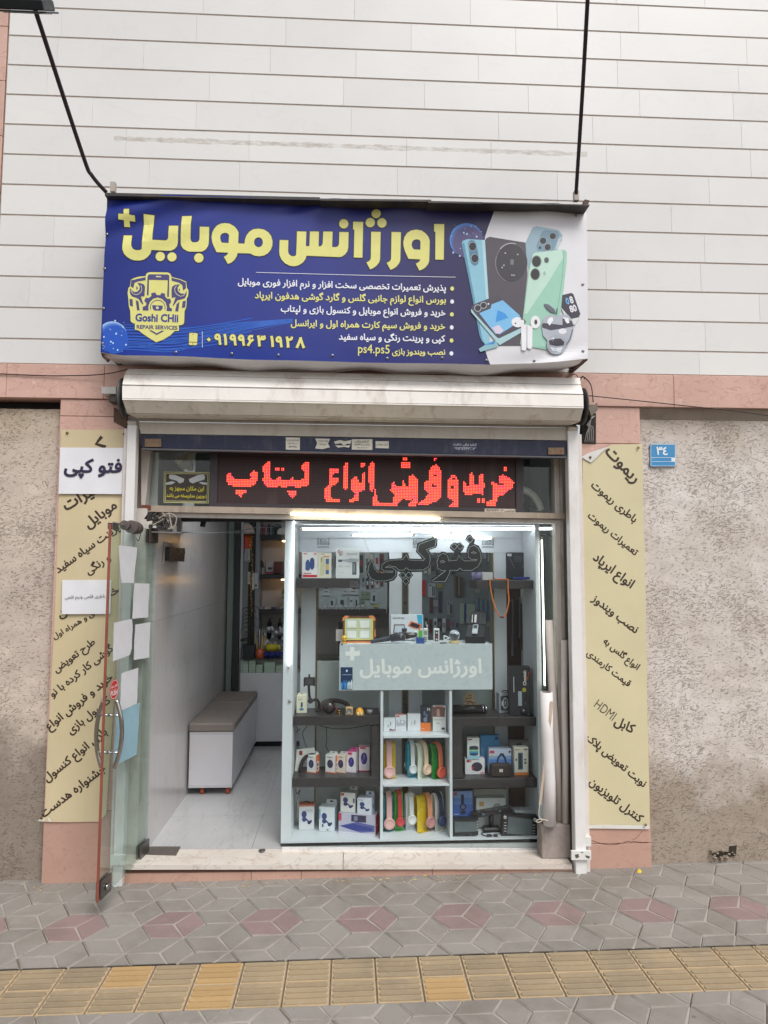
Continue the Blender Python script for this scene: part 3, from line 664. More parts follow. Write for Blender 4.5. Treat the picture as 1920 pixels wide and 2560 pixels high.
# logo
SH = [(235, 255), (300, 220), (400, 190), (540, 180), (550, 140), (580, 110), (640, 98), (1000, 105), (1050, 130), (1075, 180), (1080, 200), (1250, 240), (1380, 295), (1395, 430), (1425, 470), (1425, 530), (1415, 600), (1390, 640), (1380, 820), (1345, 900), (1335, 1130), (1320, 1170), (1280, 1190), (1225, 1190), (1225, 1310), (1135, 1310), (1050, 1400), (900, 1490), (755, 1545), (600, 1450), (480, 1370), (390, 1295), (315, 1285), (315, 1160), (260, 1145), (225, 1100), (220, 900), (190, 800), (180, 640), (165, 520), (185, 420), (210, 400)]
mb = MB(); flat(mb, [Z5(SH)], YS, 0, 0.003); pr('logo_outline', mb, DRK, 2)
mb = MB(); flat(mb, [Z5(SH)], YS); pr('logo_shield', mb, YEL, 3)
mb = MB()
for L in ([(240, 265), (540, 200), (540, 265), (380, 290), (310, 320), (285, 430), (225, 385)], [(1075, 215), (1250, 255), (1375, 315), (1375, 430), (1315, 480), (1300, 370), (1240, 320), (1080, 275)],
          [(590, 160), (620, 142), (1000, 148), (1030, 170), (1030, 230), (1020, 610), (985, 610), (1000, 265), (610, 255), (600, 580), (565, 570), (580, 200)],
          [(480, 890), (478, 815), (545, 790), (555, 740), (512, 690), (540, 625), (600, 635), (660, 590), (655, 535), (735, 515), (770, 570), (840, 575), (870, 525), (945, 545), (940, 600), (990, 650), (1045, 645), (1070, 710), (1030, 770), (1040, 830), (1085, 850), (1080, 905), (970, 900), (980, 820), (950, 720), (880, 650), (790, 620), (700, 645), (630, 710), (595, 800), (600, 890)],
          [(675, 780), (895, 790), (890, 850), (850, 895), (720, 890), (685, 850)],
          [(370, 320), (440, 325), (500, 350), (528, 400), (515, 600), (440, 600), (490, 755), (470, 765), (400, 660), (350, 630), (260, 600), (215, 540), (210, 460), (225, 430), (260, 480), (310, 510), (370, 500), (415, 450), (415, 390)],
          [(1250, 350), (1150, 360), (1090, 400), (1075, 470), (1080, 630), (1160, 615), (1100, 790), (1110, 800), (1200, 680), (1280, 660), (1350, 640), (1385, 570), (1390, 480), (1340, 540), (1270, 540), (1210, 490), (1200, 420)],
          [(205, 645), (270, 660), (275, 810), (210, 785)], [(335, 675), (390, 700), (415, 885), (360, 885)], [(1305, 700), (1370, 685), (1360, 825), (1290, 840)], [(1240, 705), (1215, 910), (1150, 905), (1180, 760)],
          [(605, 1298), (660, 1298), (765, 1360), (870, 1305), (925, 1308), (765, 1395)], [(350, 380), (385, 430), (345, 470)], [(1245, 430), (1250, 500), (1222, 462)]): flat(mb, [Z5(L)], YS)
flat(mb, [Z5(stroke(ell(790, 830, 152, 152, 22, radians(165), radians(375)), 14))], YS)
write(mb, 'REPAIR SERVICES', *Z5([(348, 1262), (1195, 1284)]), YS, 1.0, 0.03)
pr('logo_emblem', mb, F((74, 70, 122)), 4)
mb = MB(); write(mb, 'Goshi CHii', *Z5([(322, 1106), (1212, 1126)]), YS, 1.15, 0.035); pr('logo_name', mb, F((52, 62, 140)), 4)
mb = MB(); flat(mb, [Z5([(755, 178), (862, 182), (866, 206), (752, 203)])], YS); flat(mb, [Z5(ell(783, 835, 30))], YS)
for L in ([(230, 470), (280, 545), (340, 565), (400, 550), (450, 500), (465, 440), (440, 370)], [(1375, 500), (1330, 580), (1270, 600), (1200, 570), (1150, 510), (1140, 440), (1180, 380)]): flat(mb, [Z5(stroke(L, 12))], YS)
pr('logo_detail', mb, F((214, 212, 170)), 5)
# printed picture of phones
def pic(name, items, lvl):
    by = {}
    for c, L in items: by.setdefault(c, []).append(L)
    mb = MB(); mats = []
    for i, (c, Ls) in enumerate(by.items()):
        mats.append(F(c, 0.42))
        for L in Ls: flat(mb, [Z6(L)], YS, i)
    pr(name, mb, mats, lvl, step=0.08)
def lens(x, y, r, ry=None, rim=(150, 160, 166)):
    ry = ry or r; return [[(rim, ell(x, y, r, ry)), ((40, 40, 48), ell(x, y, r*.84, ry*.84)), ((92, 92, 104), ell(x-r*.1, y-ry*.1, r*.3, ry*.3))]]
pic('phone_picture', [((150, 178, 192), [(990, 340), (1010, 305), (1045, 290), (1290, 330), (1335, 390), (1330, 440), (1270, 560), (960, 760), (920, 500)]), ((196, 206, 212), [(1290, 430), (1335, 400), (1330, 450), (1285, 540), (1262, 540)])], 3)
pic('phone_picture', [((120, 150, 168), [(1110, 350), (1145, 332), (1280, 345), (1300, 385), (1235, 555), (1200, 568), (1062, 556), (1048, 500)])]+lens(1122, 450, 42)[0][:1]+lens(1228, 400, 40)[0][:1]+lens(1172, 520, 40)[0][:1], 3.6)
pic('phone_picture', [((46, 46, 54), ell(1122, 450, 34)), ((46, 46, 54), ell(1228, 400, 33)), ((46, 46, 54), ell(1172, 520, 33)), ((60, 70, 80), ell(1088, 525, 15))], 4.2)
pic('phone_picture', [((142, 196, 216), [(235, 480), (250, 445), (300, 428), (490, 440), (545, 1590), (480, 1570), (440, 1500), (330, 950)])], 4)
pic('phone_picture', [((98, 150, 178), [(236, 480), (262, 466), (350, 930), (462, 1520), (490, 1572), (455, 1545), (430, 1480), (330, 950)]), ((92, 130, 158), [(305, 480), (318, 450), (345, 438), (375, 448), (396, 480), (426, 650), (415, 700), (382, 722), (345, 700), (328, 660)]), ((178, 216, 230), [(455, 445), (490, 440), (530, 1080), (500, 1080)])], 4.6)
pic('phone_picture', [((150, 170, 182), ell(353, 510, 46, 52)), ((150, 170, 182), ell(378, 640, 46, 52))], 5.2)
pic('phone_picture', [((44, 44, 52), ell(355, 510, 38, 44)), ((44, 44, 52), ell(380, 640, 38, 44))], 5.8)
pic('phone_picture', [((84, 78, 88), [(490, 445), (505, 420), (540, 405), (930, 470), (952, 800), (905, 1250), (880, 1590), (600, 1590), (530, 1080)])], 5)
pic('phone_picture', [((110, 106, 114), ell(775, 690, 176, 216, 36))], 5.6)
pic('phone_picture', [((62, 58, 66), ell(779, 692, 168, 208, 36))], 6.2)
pic('phone_picture', [((190, 190, 196), stroke(ell(776, 690, 172, 212, 20, radians(225), radians(285)), 10)), ((150, 150, 156), stroke(ell(776, 690, 172, 212, 20, radians(110), radians(200)), 6))]+[((196, 196, 200), ell(x, y, 8)) for x, y in ((710, 585), (845, 600), (695, 718), (782, 825), (805, 827), (675, 742))]+[((120, 120, 126), [(765, 655), (802, 655), (802, 712), (765, 712)])], 6.8)
pic('phone_picture', [((156, 204, 184), [(1000, 610), (1015, 588), (1040, 578), (1330, 548), (1365, 556), (1380, 580), (1375, 700), (1310, 1250), (1180, 1640), (1000, 1610), (870, 1580), (905, 1250), (960, 800)])], 7)
pic('phone_picture', [((190, 222, 206), [(1010, 600), (1040, 582), (1325, 552), (1340, 640), (1180, 900), (945, 1250), (915, 1250), (965, 800)]), ((120, 168, 150), stroke([(1345, 570), (1335, 800), (1270, 1260)], 5))], 7.6)
pic('phone_picture', [((140, 150, 150), ell(1050, 678, 54, 66)), ((140, 150, 150), ell(1035, 818, 54, 66)), ((80, 90, 92), ell(1157, 665, 26, 32)), ((226, 236, 232), ell(1137, 808, 27, 33))], 8.2)
pic('phone_picture', [((44, 42, 46), ell(1048, 678, 46, 58)), ((44, 42, 46), ell(1033, 818, 46, 58)), ((150, 196, 178), ell(1137, 808, 20, 26))], 8.8)
pic('phone_picture', [((172, 208, 214), [(335, 1195), (365, 1200), (640, 1515), (885, 1400), (885, 1450), (650, 1588), (620, 1560), (340, 1230)]), ((140, 186, 196), [(420, 1630), (500, 1580), (600, 1530), (635, 1590), (620, 1610), (438, 1662)]), ((60, 140, 220), [(470, 1588), (600, 1535), (625, 1575)])], 9)
pic('phone_picture', [((78, 74, 86), [(338, 1185), (350, 1160), (400, 1130), (625, 1045), (650, 1050), (672, 1095), (935, 1330), (900, 1390), (640, 1512), (620, 1505), (380, 1245)])], 9.6)
pic('phone_picture', [((126, 190, 234), [(425, 1240), (550, 1190), (560, 1145), (680, 1100), (870, 1270), (800, 1375), (650, 1470), (600, 1465)]), ((170, 180, 186), ell(410, 1185, 40)), ((170, 180, 186), ell(472, 1155, 38))], 10.2)
pic('phone_picture', [((62, 152, 226), [(625, 1210), (700, 1240), (742, 1290), (602, 1340)]), ((216, 206, 226), [(560, 1400), (640, 1370), (690, 1430), (650, 1465), (605, 1460)]), ((52, 50, 58), ell(410, 1185, 31)), ((52, 50, 58), ell(472, 1155, 29)), ((230, 230, 234), ell(525, 1140, 10))], 10.8)
pic('watch_picture', [((214, 218, 222), [(1330, 1045), (1430, 1018), (1455, 1035), (1530, 1250), (1515, 1295), (1470, 1370), (1380, 1330), (1318, 1190)])], 8)
pic('watch_picture', [((64, 58, 70), [(1330, 1045), (1425, 1022), (1448, 1035), (1525, 1250), (1510, 1285), (1425, 1305), (1318, 1180)])], 8.6)
mb = MB(); write(mb, '0', *Z6([(1378, 1150), (1412, 1140)]), YS, 1.4, .03, 1); write(mb, '8', *Z6([(1420, 1138), (1456, 1128)]), YS, 1.4, .03); write(mb, '80', *Z6([(1420, 1235), (1492, 1215)]), YS, 1.35, .03); pr('watch_picture', mb, [WHT, F((110, 180, 230))], 9.2)
pic('earbud_picture', [((236, 236, 240), ell(845, 1340, 70, 56)), ((236, 236, 240), [(880, 1360), (946, 1370), (936, 1640), (918, 1652), (886, 1642)]), ((236, 236, 240), ell(1035, 1340, 53, 70)), ((236, 236, 240), [(948, 1370), (1005, 1390), (1000, 1620), (980, 1634), (950, 1622)])], 11.4)
pic('earbud_picture', [((70, 66, 72), ell(1040, 1340, 17, 28)), ((60, 58, 62), ell(820, 1353, 8)), ((190, 194, 200), [(938, 1380), (950, 1380), (950, 1615), (936, 1625)]), ((120, 120, 128), [(876, 1290), (905, 1300), (900, 1320), (872, 1308)])], 12)
pic('fruit_picture', [((176, 182, 192), [(1100, 1380), (1120, 1300), (1170, 1262), (1230, 1262), (1270, 1275), (1320, 1258), (1390, 1262), (1435, 1320), (1455, 1400), (1435, 1500), (1380, 1600), (1330, 1640), (1200, 1580), (1120, 1490)]), ((104, 104, 118), [(1125, 1140), (1180, 1150), (1240, 1200), (1265, 1250), (1200, 1232), (1150, 1190)])], 12.2)
pic('fruit_picture', [((74, 70, 84), [(1105, 1370), (1120, 1350), (1300, 1370), (1450, 1385), (1430, 1330), (1330, 1300), (1330, 1410), (1200, 1430), (1110, 1400)]), ((238, 240, 244), [(1160, 1340), (1180, 1300), (1220, 1285), (1230, 1320), (1190, 1380)]), ((238, 240, 244), [(1330, 1285), (1395, 1300), (1405, 1350), (1380, 1360)]), ((228, 230, 236), ell(1330, 1440, 45, 30)), ((110, 110, 124), stroke([(1440, 1420), (1410, 1530), (1350, 1620)], 12)), ((80, 76, 88), stroke([(1268, 1255), (1270, 1190)], 8))], 12.8)
pic('fruit_picture', [((168, 176, 186), ell(1265, 1582, 108))], 13.4)
pic('fruit_picture', [((70, 66, 78), [(1180, 1545), (1230, 1520), (1310, 1520), (1350, 1555), (1345, 1590), (1265, 1600), (1190, 1585)]), ((236, 238, 242), [(1200, 1530), (1225, 1510), (1245, 1515), (1220, 1550)]), ((224, 230, 238), [(1190, 1610), (1265, 1620), (1340, 1608), (1310, 1660), (1240, 1665)])], 14)
# grommets, top flap, frame
mb = MB()
for x, y in ((440, 881), (579, 884), (696, 888), (831, 889), (968, 896), (1105, 895), (1216, 901), (1336, 901), (1457, 878), (1456, 712), (1441, 538), (267, 586), (262, 673), (259, 772), (256, 859)):
    p = W(x, y, YS); mb.lathe([(0.0035, 0), (0.0095, 0), (0.0085, 0.004), (0.0035, 0.004)], Matrix.Translation((p.x, YS-0.002+cl(p.x, p.z), p.z)) @ Matrix.Rotation(pi/2, 4, 'X'), 12)
sg.part('eyelets', mb, P((150, 150, 152), 0.35, 0.8))
mb = MB(); 
mb.ext([W(262, 486, -.335), W(1474, 511, -.40), W(1474, 514, -.40), W(262, 489, -.335)], (0, .27, 0))
mb.q4((262, 481.5), (800, 493), (800, 497.5), (262, 486), -0.30, 0.2)
mb.q4((800, 496), (1078, 499), (1078, 504), (800, 501), -0.39, 0.2); mb.q4((1070, 502), (1205, 505), (1205, 509), (1070, 507), -0.395, 0.2)
sg.part('top_flap', mb, P((62, 60, 58), 0.6, var=0.2, dirt=(110, 96, 84)))
mb = MB(); x0, x1 = W(262, 690, -.28).x, W(1464, 700, -.28).x; z0, z1 = W(860, 898, -.28).z, W(860, 503, -.28).z
for xx in (x0, x1-.03): mb.box(xx, xx+.03, -.29, -.002, z0+.02, z0+.05); mb.box(xx, xx+.03, -.29, -.002, z1-.05, z1-.02); mb.box(xx, xx+.03, -.288, -.258, z0+.05, z1-.05)
mb.box(x0+.04, x1-.04, -.27, -.06, z0+.03, z1-.06, 1)
mb.q4((1462, 498), (1474, 501), (1468, 518), (1459, 516), -.31, .05)
mb.pp([(251, 881), (272, 897), (266, 903), (256, 893)], -.28, .03)
sg.part('frame', mb, [P((84, 60, 52), 0.7, var=0.2), P((30, 30, 32), 0.9)])
sg.end(Vector((W(860, 900, YS).x, -0.15, W(860, 905, YS).z)))
# ---- floodlights on arms
M_ARM = P((58, 44, 52), 0.5, 0.3, var=0.15)
def flood(label, pts, head, sock):
    t = T('floodlight', label, 'floodlight', 'floodlights on arms above the sign')
    mb = MB(); mb.tube(smooth_path([W(*p) for p in pts], 5), 0.0125, 10); arm = t.part('arm', mb, M_ARM)
    mb = MB(); p = W(*sock); mb.box(p.x-.016, p.x+.016, p.y-.016, p.y+.016, p.z-.03, p.z+.035); t.part('socket', mb, P((176, 166, 156), 0.6, var=0.12))
    c = W(*head); M = Matrix.Translation(c) @ Matrix.Rotation(radians(40), 4, 'X') @ Matrix.Scale(.78, 4)
    mb = MB(); mb.box(-.15, .15, -.11, .11, -.03, .03, 0, .004, M)
    for k in range(15): mb.box(-.145+.02*k, -.137+.02*k, -.11, .11, .03, .055, 0, 0, M)
    mb.box(-.168, .168, -.125, .125, -.044, -.032, 0, .003, M); t.part('housing', mb, P((40, 48, 52), 0.45, 0.2))
    mb = MB(); mb.box(-.13, .13, -.095, .095, -.049, -.0445, 0, 0, M); t.part('lens', mb, P((150, 160, 165), 0.2)); t.end(W(*sock))
flood('black finned floodlight on a bent arm above the left end of the sign', [(266, 481, -.29), (230, 439, -.38), (207, 388, -.47), (91, 34, -1.05), (86, 20, -1.08)], (66, 12, -1.08), (283, 470, -.2))
flood('floodlight arm rising straight above the right end of the sign, its lamp cut off', [(1440, 500, -.29), (1441, 470, -.32), (1455, 250, -.65), (1469, 0, -1.0), (1472, -60, -1.08)], (1412, -34, -1.08), (1440, 492, -.29))
# ================================================================ SHUTTER AND ITS BOX
M_SHW = P((236, 232, 226), 0.4, var=0.05, vs=6, dirt=(186, 172, 156), ds=5)
M_SHD = P((230, 224, 212), 0.5, var=0.06, vs=8, dirt=(172, 152, 128), ds=9)
PL = [(320, 921, -.10), (312, 935, -.175), (305.5, 962, -.235), (305.5, 997, -.24), (318, 1034, -.165), (345, 1046, -.06)]
PR = [(1450, 944, -.10), (1452, 962, -.175), (1458, 985.5, -.235), (1459, 1018, -.24), (1450, 1054, -.165), (1425, 1064, -.06)]
sh = T('roller_shutter', 'white rolled-up metal shutter in its faceted box above the shop front', 'shutter')
mb = MB(); pl = [W(*p) for p in PL]; pr_ = [W(*p) for p in PR]; ctr = Vector((0, -.12, (pl[2].z+pl[3].z)/2))
def facet(mb, a, b, c, d, mi, g=0.0055, th=0.008):
    v = (b-a).normalized(); w = (d-c).normalized(); n = (b-a).cross(d-a).normalized(); 
    if n.dot(a-Vector((a.x, ctr.y, ctr.z))) > 0: n = -n
    a, b, c, d = a+v*g, b-v*g, c+w*g, d-w*g                       # a,b left; d,c right
    mb.ext([a, b, d, c], n*th, mi)
for i in range(5): facet(mb, pl[i], pl[i+1], pr_[i], pr_[i+1], 1 if i >= 3 else 0)
sh.part('roll_cover', mb, [M_SHW, M_SHD])
mb = MB(); q = [Vector((0, .018, 0))+p.lerp(Vector((p.x, ctr.y, ctr.z)), .09) for p in pl]; mb.ext(q, (pr_[2].x-pl[2].x-.0, 0, pr_[2].z-pl[2].z)); sh.part('roll_core', mb, P((60, 52, 44), 0.8))
mb = MB(); mb.ext([W(305.5, 996, -.243), W(1459, 1017.2, -.243), W(1459, 1020.4, -.243), W(305.5, 999.4, -.243)], (0, .006, 0)); sh.part('edge_bead', mb, M_SHW)
for nm, e, s in (('l', pl, -1), ('r', pr_, 1)):
    mb = MB(); x = e[2].x+s*.02; zc = (e[1].z+e[4].z)/2-.01
    mb.lathe([(0, 0), (.125, 0), (.125, .006), (0, .006)], Matrix.Translation((x+s*.012, -.115, zc)) @ Matrix.Rotation(pi/2, 4, 'Y'), 28)
    mb.tube([(x-s*.05, -.115, zc), (x+s*.05, -.115, zc)], .03, 10); mb.box(min(x, x+s*.03), max(x, x+s*.03), -.11, 0, zc-.1, zc-.03); sh.part('end_plate', mb, P((96, 94, 92), 0.5, 0.4, var=0.15, dirt=(80, 56, 40)))
mb = MB(); mb.q4((343, 1040), (1424, 1058), (1424, 1068.5), (345, 1052.5), -.045, .014); mb.q4((346, 1054.5), (1422, 1070.5), (1420, 1101), (352, 1084), -.045, .014)
sh.part('curtain_slats', mb, P((190, 184, 172), 0.5, var=0.07, dirt=(160, 146, 128), ds=6))
mb = MB(); mb.q4((354, 1086), (1420, 1103), (1417, 1140), (355, 1119), -.05, .03); mb.q4((354, 1120), (1417, 1141), (1417, 1145), (354, 1124), -.058, .045, 1)
bar = sh.part('bottom_bar', mb, [P((25, 32, 60), 0.5, var=0.15, dirt=(84, 84, 92), ds=8), P((92, 92, 98), 0.5)])
mb = MB()
for q in ((362, 1097, 403, 1117), (1371, 1119, 1410, 1136)): mb.rect(*q, -.062, .011); mb.rect(q[0]+3, q[1]+5, q[0]+7, q[1]+10, -.066, .003); mb.rect(q[2]-7, q[1]+5, q[2]-3, q[1]+10, -.066, .003)
sh.part('lock_plate', mb, P((134, 110, 88), 0.5, 0.4, var=0.2, dirt=(84, 58, 42)), bar)
mb = MB(); mt = MB(); YB = -.0515
for L in ([(714.5, 1093), (750, 1094), (749.5, 1125), (714.5, 1124)], [(788, 1096), (825, 1097), (820, 1109), (825, 1118), (806, 1123), (788, 1121), (793, 1108)], [(835, 1104), (850, 1100), (862, 1103), (879, 1100), (876, 1110), (868, 1109), (860, 1114), (852, 1108), (838, 1110)], [(838, 1113), (858, 1114), (876, 1113), (872, 1119), (860, 1117), (845, 1119)], [(879.5, 1098), (931, 1098), (931, 1125), (879.5, 1124)], [(939, 1103), (972, 1103), (972, 1121), (939, 1120)]): mb.pp(L, YB-.001, .001)
sh.part('stickers', mb, P((206, 202, 190), 0.6, var=0.08, vs=30), bar)
for s, a, b in (('کرکره برقی اسدی', (717, 1101), (748, 1102)), ('نصب و تعمیر کرکره', (719, 1109), (746, 1110)), ('۰۹۱۲۳۴۵', (722, 1119), (743, 1120)), ('آماده نصب'.replace('آ', 'ا'), (794, 1103), (820, 1104)), ('انواع کرکره', (797, 1111), (815, 1112)), ('کرکره برقی', (888, 1105), (922, 1106)), ('نصب و تعمیر', (886, 1112), (924, 1113)), ('فروش نصب تعمیر', (892, 1119), (918, 1120)), ('ارزان فروشی', (942, 1112), (969, 1113))): write(mt, fa(s), a, b, YB-.0025, 1, .01)
sh.part('sticker_print', mt, F((40, 40, 40)), bar)
mt = MB(); write(mt, fa('کرکره برقی ثابت'), (1133, 1113), (1192, 1114), YB-.002, .9, .03); write(mt, fa('نصب و تعمیر انواع کرکره برقی و درب'), (1134, 1119), (1191, 1120), YB-.002, .9, .02); write(mt, '۰۹۱۲۷۶۳۲۰۰۳', (1136, 1125), (1188, 1126), YB-.002, .9, .01)
sh.part('bar_lettering', mt, F((190, 198, 216)), bar)
sh.end()
# ---- guide rails
M_RAIL = P((226, 224, 222), 0.45, var=0.04, vs=5, dirt=(196, 186, 172), ds=4)
def rail(label, x0, x1, s):
    t = T('shutter_rail', label, 'rail', 'guide rails of the roller shutter'); zt_ = 2.935; zb = gz(x0)-.01
    mb = MB(); a, b = (x0+.028, x1) if s < 0 else (x0, x1-.033)
    fl = (x0, x0+.022) if s < 0 else (x1-.028, x1)
    mb.box(a, b, -.07, -.001, zb, zt_, 0, .004); t.part('channel', mb, M_RAIL)
    mb = MB(); mb.box(fl[0], fl[1], -.045, -.001, zb, zt_-.02, 0, .003); t.part('flange', mb, P((216, 208, 202), .5, dirt=(190, 172, 160)))
    mb = MB(); mb.box(fl[1]+.0005 if s < 0 else b+.0005, a-.0005 if s < 0 else fl[0]-.0005, -.035, -.001, zb, zt_-.03); t.part('seam', mb, P((120, 112, 108), .8))
    xx = a if s > 0 else b
    mb = MB(); mb.ext([(a+.004, -.07, zt_-.002), (a+.004, -.085, zt_+.02), (a+.004, -.03, zt_+.05), (a+.004, -.003, zt_+.0)], (b-a-.008, 0, 0)); t.part('mouth', mb, P((206, 200, 190), .5, dirt=(120, 84, 60), ds=9))
    return t
t = rail('white steel shutter rail left of the entrance, behind the glass door', -1.508, -1.420, -1)
mb = MB(); p = W(300, 2137); mb.box(p.x-.03, p.x+.06, -.085, -.0705, p.z-.03, p.z+.03); t.part('latch', mb, P((216, 218, 214), .5, dirt=(110, 100, 92), ds=30)); t.end()
t = rail('white steel shutter rail right of the display window', 1.484, 1.590, 1)
mb = MB(); mb.rect(1429, 2128, 1478, 2150, -.09, .019); mb.rect(1464, 2093, 1478, 2116, -.07, .024); lt = t.part('latch', mb, P((222, 220, 216), .5, var=.05))
mb = MB()
for L in ([(1437, 2137), (1446, 2135), (1448, 2143), (1440, 2146)], [(1463, 2138), (1475, 2141), (1473, 2147), (1466, 2144)], [(1452, 2130), (1459, 2130), (1456, 2133)]): mb.pp(L, -.0915, .001)
t.part('rust_chip', mb, P((92, 84, 76), .8), lt); t.end()
# ---- junction hollows in the pilasters by the shutter ends
t = T('cable_hollow', 'square hollow painted shade-dark with loose cables beside the right end of the shutter', 'hollow')
mb = MB(); mb.q4((1458, 1040), (1490, 1032), (1490, 1110), (1455, 1108), -.004, .06); t.part('recess_shade', mb, P((52, 46, 42), .9, var=.3, vs=30))  # flat dark block, coloured with the shade inside the hollow
mb = MB()
for k in range(5): mb.tube(smooth_path([W(1462+5*k, 1106, -.02), W(1466+4*k, 1085-4*k, -.04), W(1475-2*k, 1062, -.035), W(1478+2*k, 1040, -.02)], 5), .003, 6)
t.part('cables', mb, P((150, 148, 146), .5))
mb = MB(); mb.pp([(1472, 1020), (1494, 1006), (1494, 1026), (1478, 1040)], -.10, .02); mb.box(W(1472, 1025, -.1).x, W(1494, 1025, -.1).x, -.08, -.004, W(1480, 1024, -.1).z-.004, W(1480, 1010, -.1).z); t.part('tube_end', mb, P((120, 110, 98), .6, var=.2)); t.end()
t = T('wall_bracket', 'white square tube end beside the left end of the shutter', 'bracket')
mb = MB(); mb.rect(254, 967, 290, 984, -.10, .1); t.part('tube', mb, P((214, 212, 208), .5, var=.06))
mb = MB(); mb.rect(272, 988, 290, 1004, -.08, .08); t.part('clip', mb, P((86, 80, 76), .6, dirt=(90, 60, 44))); t.end()
mb = MB(); mb.q4((284, 1018), (318, 1034), (316, 1072), (284, 1055), -.003, .02); solo('broken_patch', 'broken patch of brown mortar beside the left end of the shutter', 'patch', mb, P((104, 84, 70), .95, var=.35, vs=40))
mb = MB(); mb.tube(smooth_path([(-4.2, -.03, W(0, 930).z+.05), W(0, 934.5, -.02), W(180, 939, -.03), W(270, 934, -.05), W(322, 922, -.10)], 8), .0035, 6); solo('black_cable', 'thin dark cable strung across the pink stone band left of the shutter', 'cable', mb, P((52, 36, 36), .5))
mb = MB(); mb.tube(smooth_path([W(1470, 989, -.06), W(1690, 1012, -.03), W(1920, 1039, -.02), (4.2, -.02, W(1920, 1039).z-.2)], 8), .0035, 6); mb.tube(smooth_path([W(1450, 944, -.06), W(1462, 944, -.05), W(1478, 965, -.05), W(1483, 1005, -.09)], 6), .004, 6); mb.tube(smooth_path([W(1415, 944, -.1), W(1438, 936, -.08), W(1450, 950, -.06), W(1456, 940, -.06), W(1462, 948, -.05)], 6), .003, 6)
solo('black_cable', 'thin dark cable running from the right end of the shutter out of the frame', 'cable', mb, P((52, 36, 36), .5))

# ================================================================ TRANSOM: FRAME, GLASS, LED BOARD
YF = .12
M_FRM = P((206, 200, 192), .5, var=.06, dirt=(168, 152, 136), ds=6)
M_FRG = P((178, 172, 164), .5, var=.08, dirt=(130, 116, 104), ds=6)
fr = T('entrance_frame', 'white and grey metal frame around the entrance, window and LED board', 'frame')
mb = MB(); mb.q4((353, 1122), (377, 1122), (362, 1272), (353, 1272), YF-.02, .08); x0, x1 = W(353, 1200, YF).x-.07, W(377, 1200, YF).x; mb.box(x0, x1, .06, .2, .1, W(360, 1272, .1).z); fr.part('jamb', mb, M_FRM)
mb = MB(); x0 = W(1393, 1600, YF).x; x1 = 1.475; mb.box(x0, x0+.033, YF, .2, .1, W(1395, 1120, .1).z); mb.box(x0+.0335, x1+.02, YF-.02, .2, .1, W(1395, 1120, .1).z, 1); fr.part('jamb', mb, [M_FRM, M_FRG])
mb = MB(); mb.q4((353, 1263), (1412, 1283), (1412, 1297), (353, 1279), YF-.05, .11); fr.part('crossbar', mb, P((172, 158, 142), .6, var=.1, dirt=(116, 94, 74), ds=7))
mb = MB(); mb.q4((354, 1262), (377, 1263), (377, 1274), (354, 1273), YF-.056, .005); fr.part('crossbar_plate', mb, P((124, 66, 52), .6, .2, dirt=(90, 50, 40)))
mb = MB(); mb.q4((380, 1281), (1402, 1299), (1402, 1309), (382, 1292), YF-.01, .06); fr.part('head_rail', mb, P((208, 204, 198), .5, var=.06, dirt=(160, 146, 130)))
mb = MB(); mb.q4((353, 1115), (1412, 1136), (1412, 1146), (353, 1126), YF, .05); fr.part('top_rail', mb, P((70, 68, 70), .6))
fr.end()
GL = glassmat('clear_shop_glass', (.93, .965, .955, 1), 1.42)
for lab, q in (('left fanlight glass pane with the camera warning sticker', ((377, 1124), (525, 1127), (525, 1268), (374, 1265))), ('right fanlight glass pane beside the LED board', ((1308, 1143), (1393, 1145), (1393, 1286), (1308, 1283)))):
    mb = MB(); mb.q4(*q, YF+.04, .006); solo('fanlight_glass', lab, 'glass pane', mb, GL)
# LED board
ld = T('led_board', 'black LED display board with red Persian lettering in the fanlight', 'LED sign')
mb = MB(); mb.q4((524, 1128), (1309, 1143), (1309, 1284), (524, 1269), YF-.005, .1); mb.q4((541, 1257.5), (1292, 1270.5), (1294, 1279), (539, 1267), YF-.02, .014); mb.q4((524, 1128), (545, 1128.5), (542, 1269), (524, 1269), YF-.02, .014); mb.q4((1290, 1143), (1309, 1143), (1309, 1284), (1291, 1284), YF-.02, .014); mb.q4((545.5, 1128), (1289.5, 1143), (1289.5, 1147), (545.5, 1136), YF-.018, .012)
ld.part('housing', mb, P((62, 56, 60), .5, var=.1))
A, B, Cc, D = (544, 1136), (1290.5, 1148), (1290, 1270), (541.7, 1258)
def led(u, v):
    return (A[0]+(B[0]-A[0])*u)*(1-v)+(D[0]+(Cc[0]-D[0])*u)*v, (A[1]+(B[1]-A[1])*u)*(1-v)+(D[1]+(Cc[1]-D[1])*u)*v
YL = YF-.0075
mb = MB(); mb.q4(A, B, Cc, D, YL, .002)
m, t_, n_, b_ = newmat('led_face'); sp = t_.nodes.new('ShaderNodeSeparateXYZ'); t_.links.new(pos(t_, (1/.0105, 1, 1/.0105)), sp.inputs[0])
k1 = mmath(t_, 'FRACT', sp.outputs[0]); k2 = mmath(t_, 'FRACT', sp.outputs[2]); k = mmath(t_, 'MULTIPLY', mmath(t_, 'LESS_THAN', k1, .55), mmath(t_, 'LESS_THAN', k2, .55))
oc = mixc(t_, k, lin((50, 30, 32)), lin((76, 54, 52)))
oc = mixc(t_, ramp(t_, noise(t_, pos(t_, (3, 1, .6)), 2.2, 4), [(.55, gv(0)), (.75, gv(.5))]), oc, lin((92, 80, 76)))
t_.links.new(oc, b_.inputs['Base Color']); b_.inputs['Roughness'].default_value = .55
face = ld.part('display_face', mb, m)
A7, A8 = zt(530, 1130, .23508), zt(900, 1130, .24714)
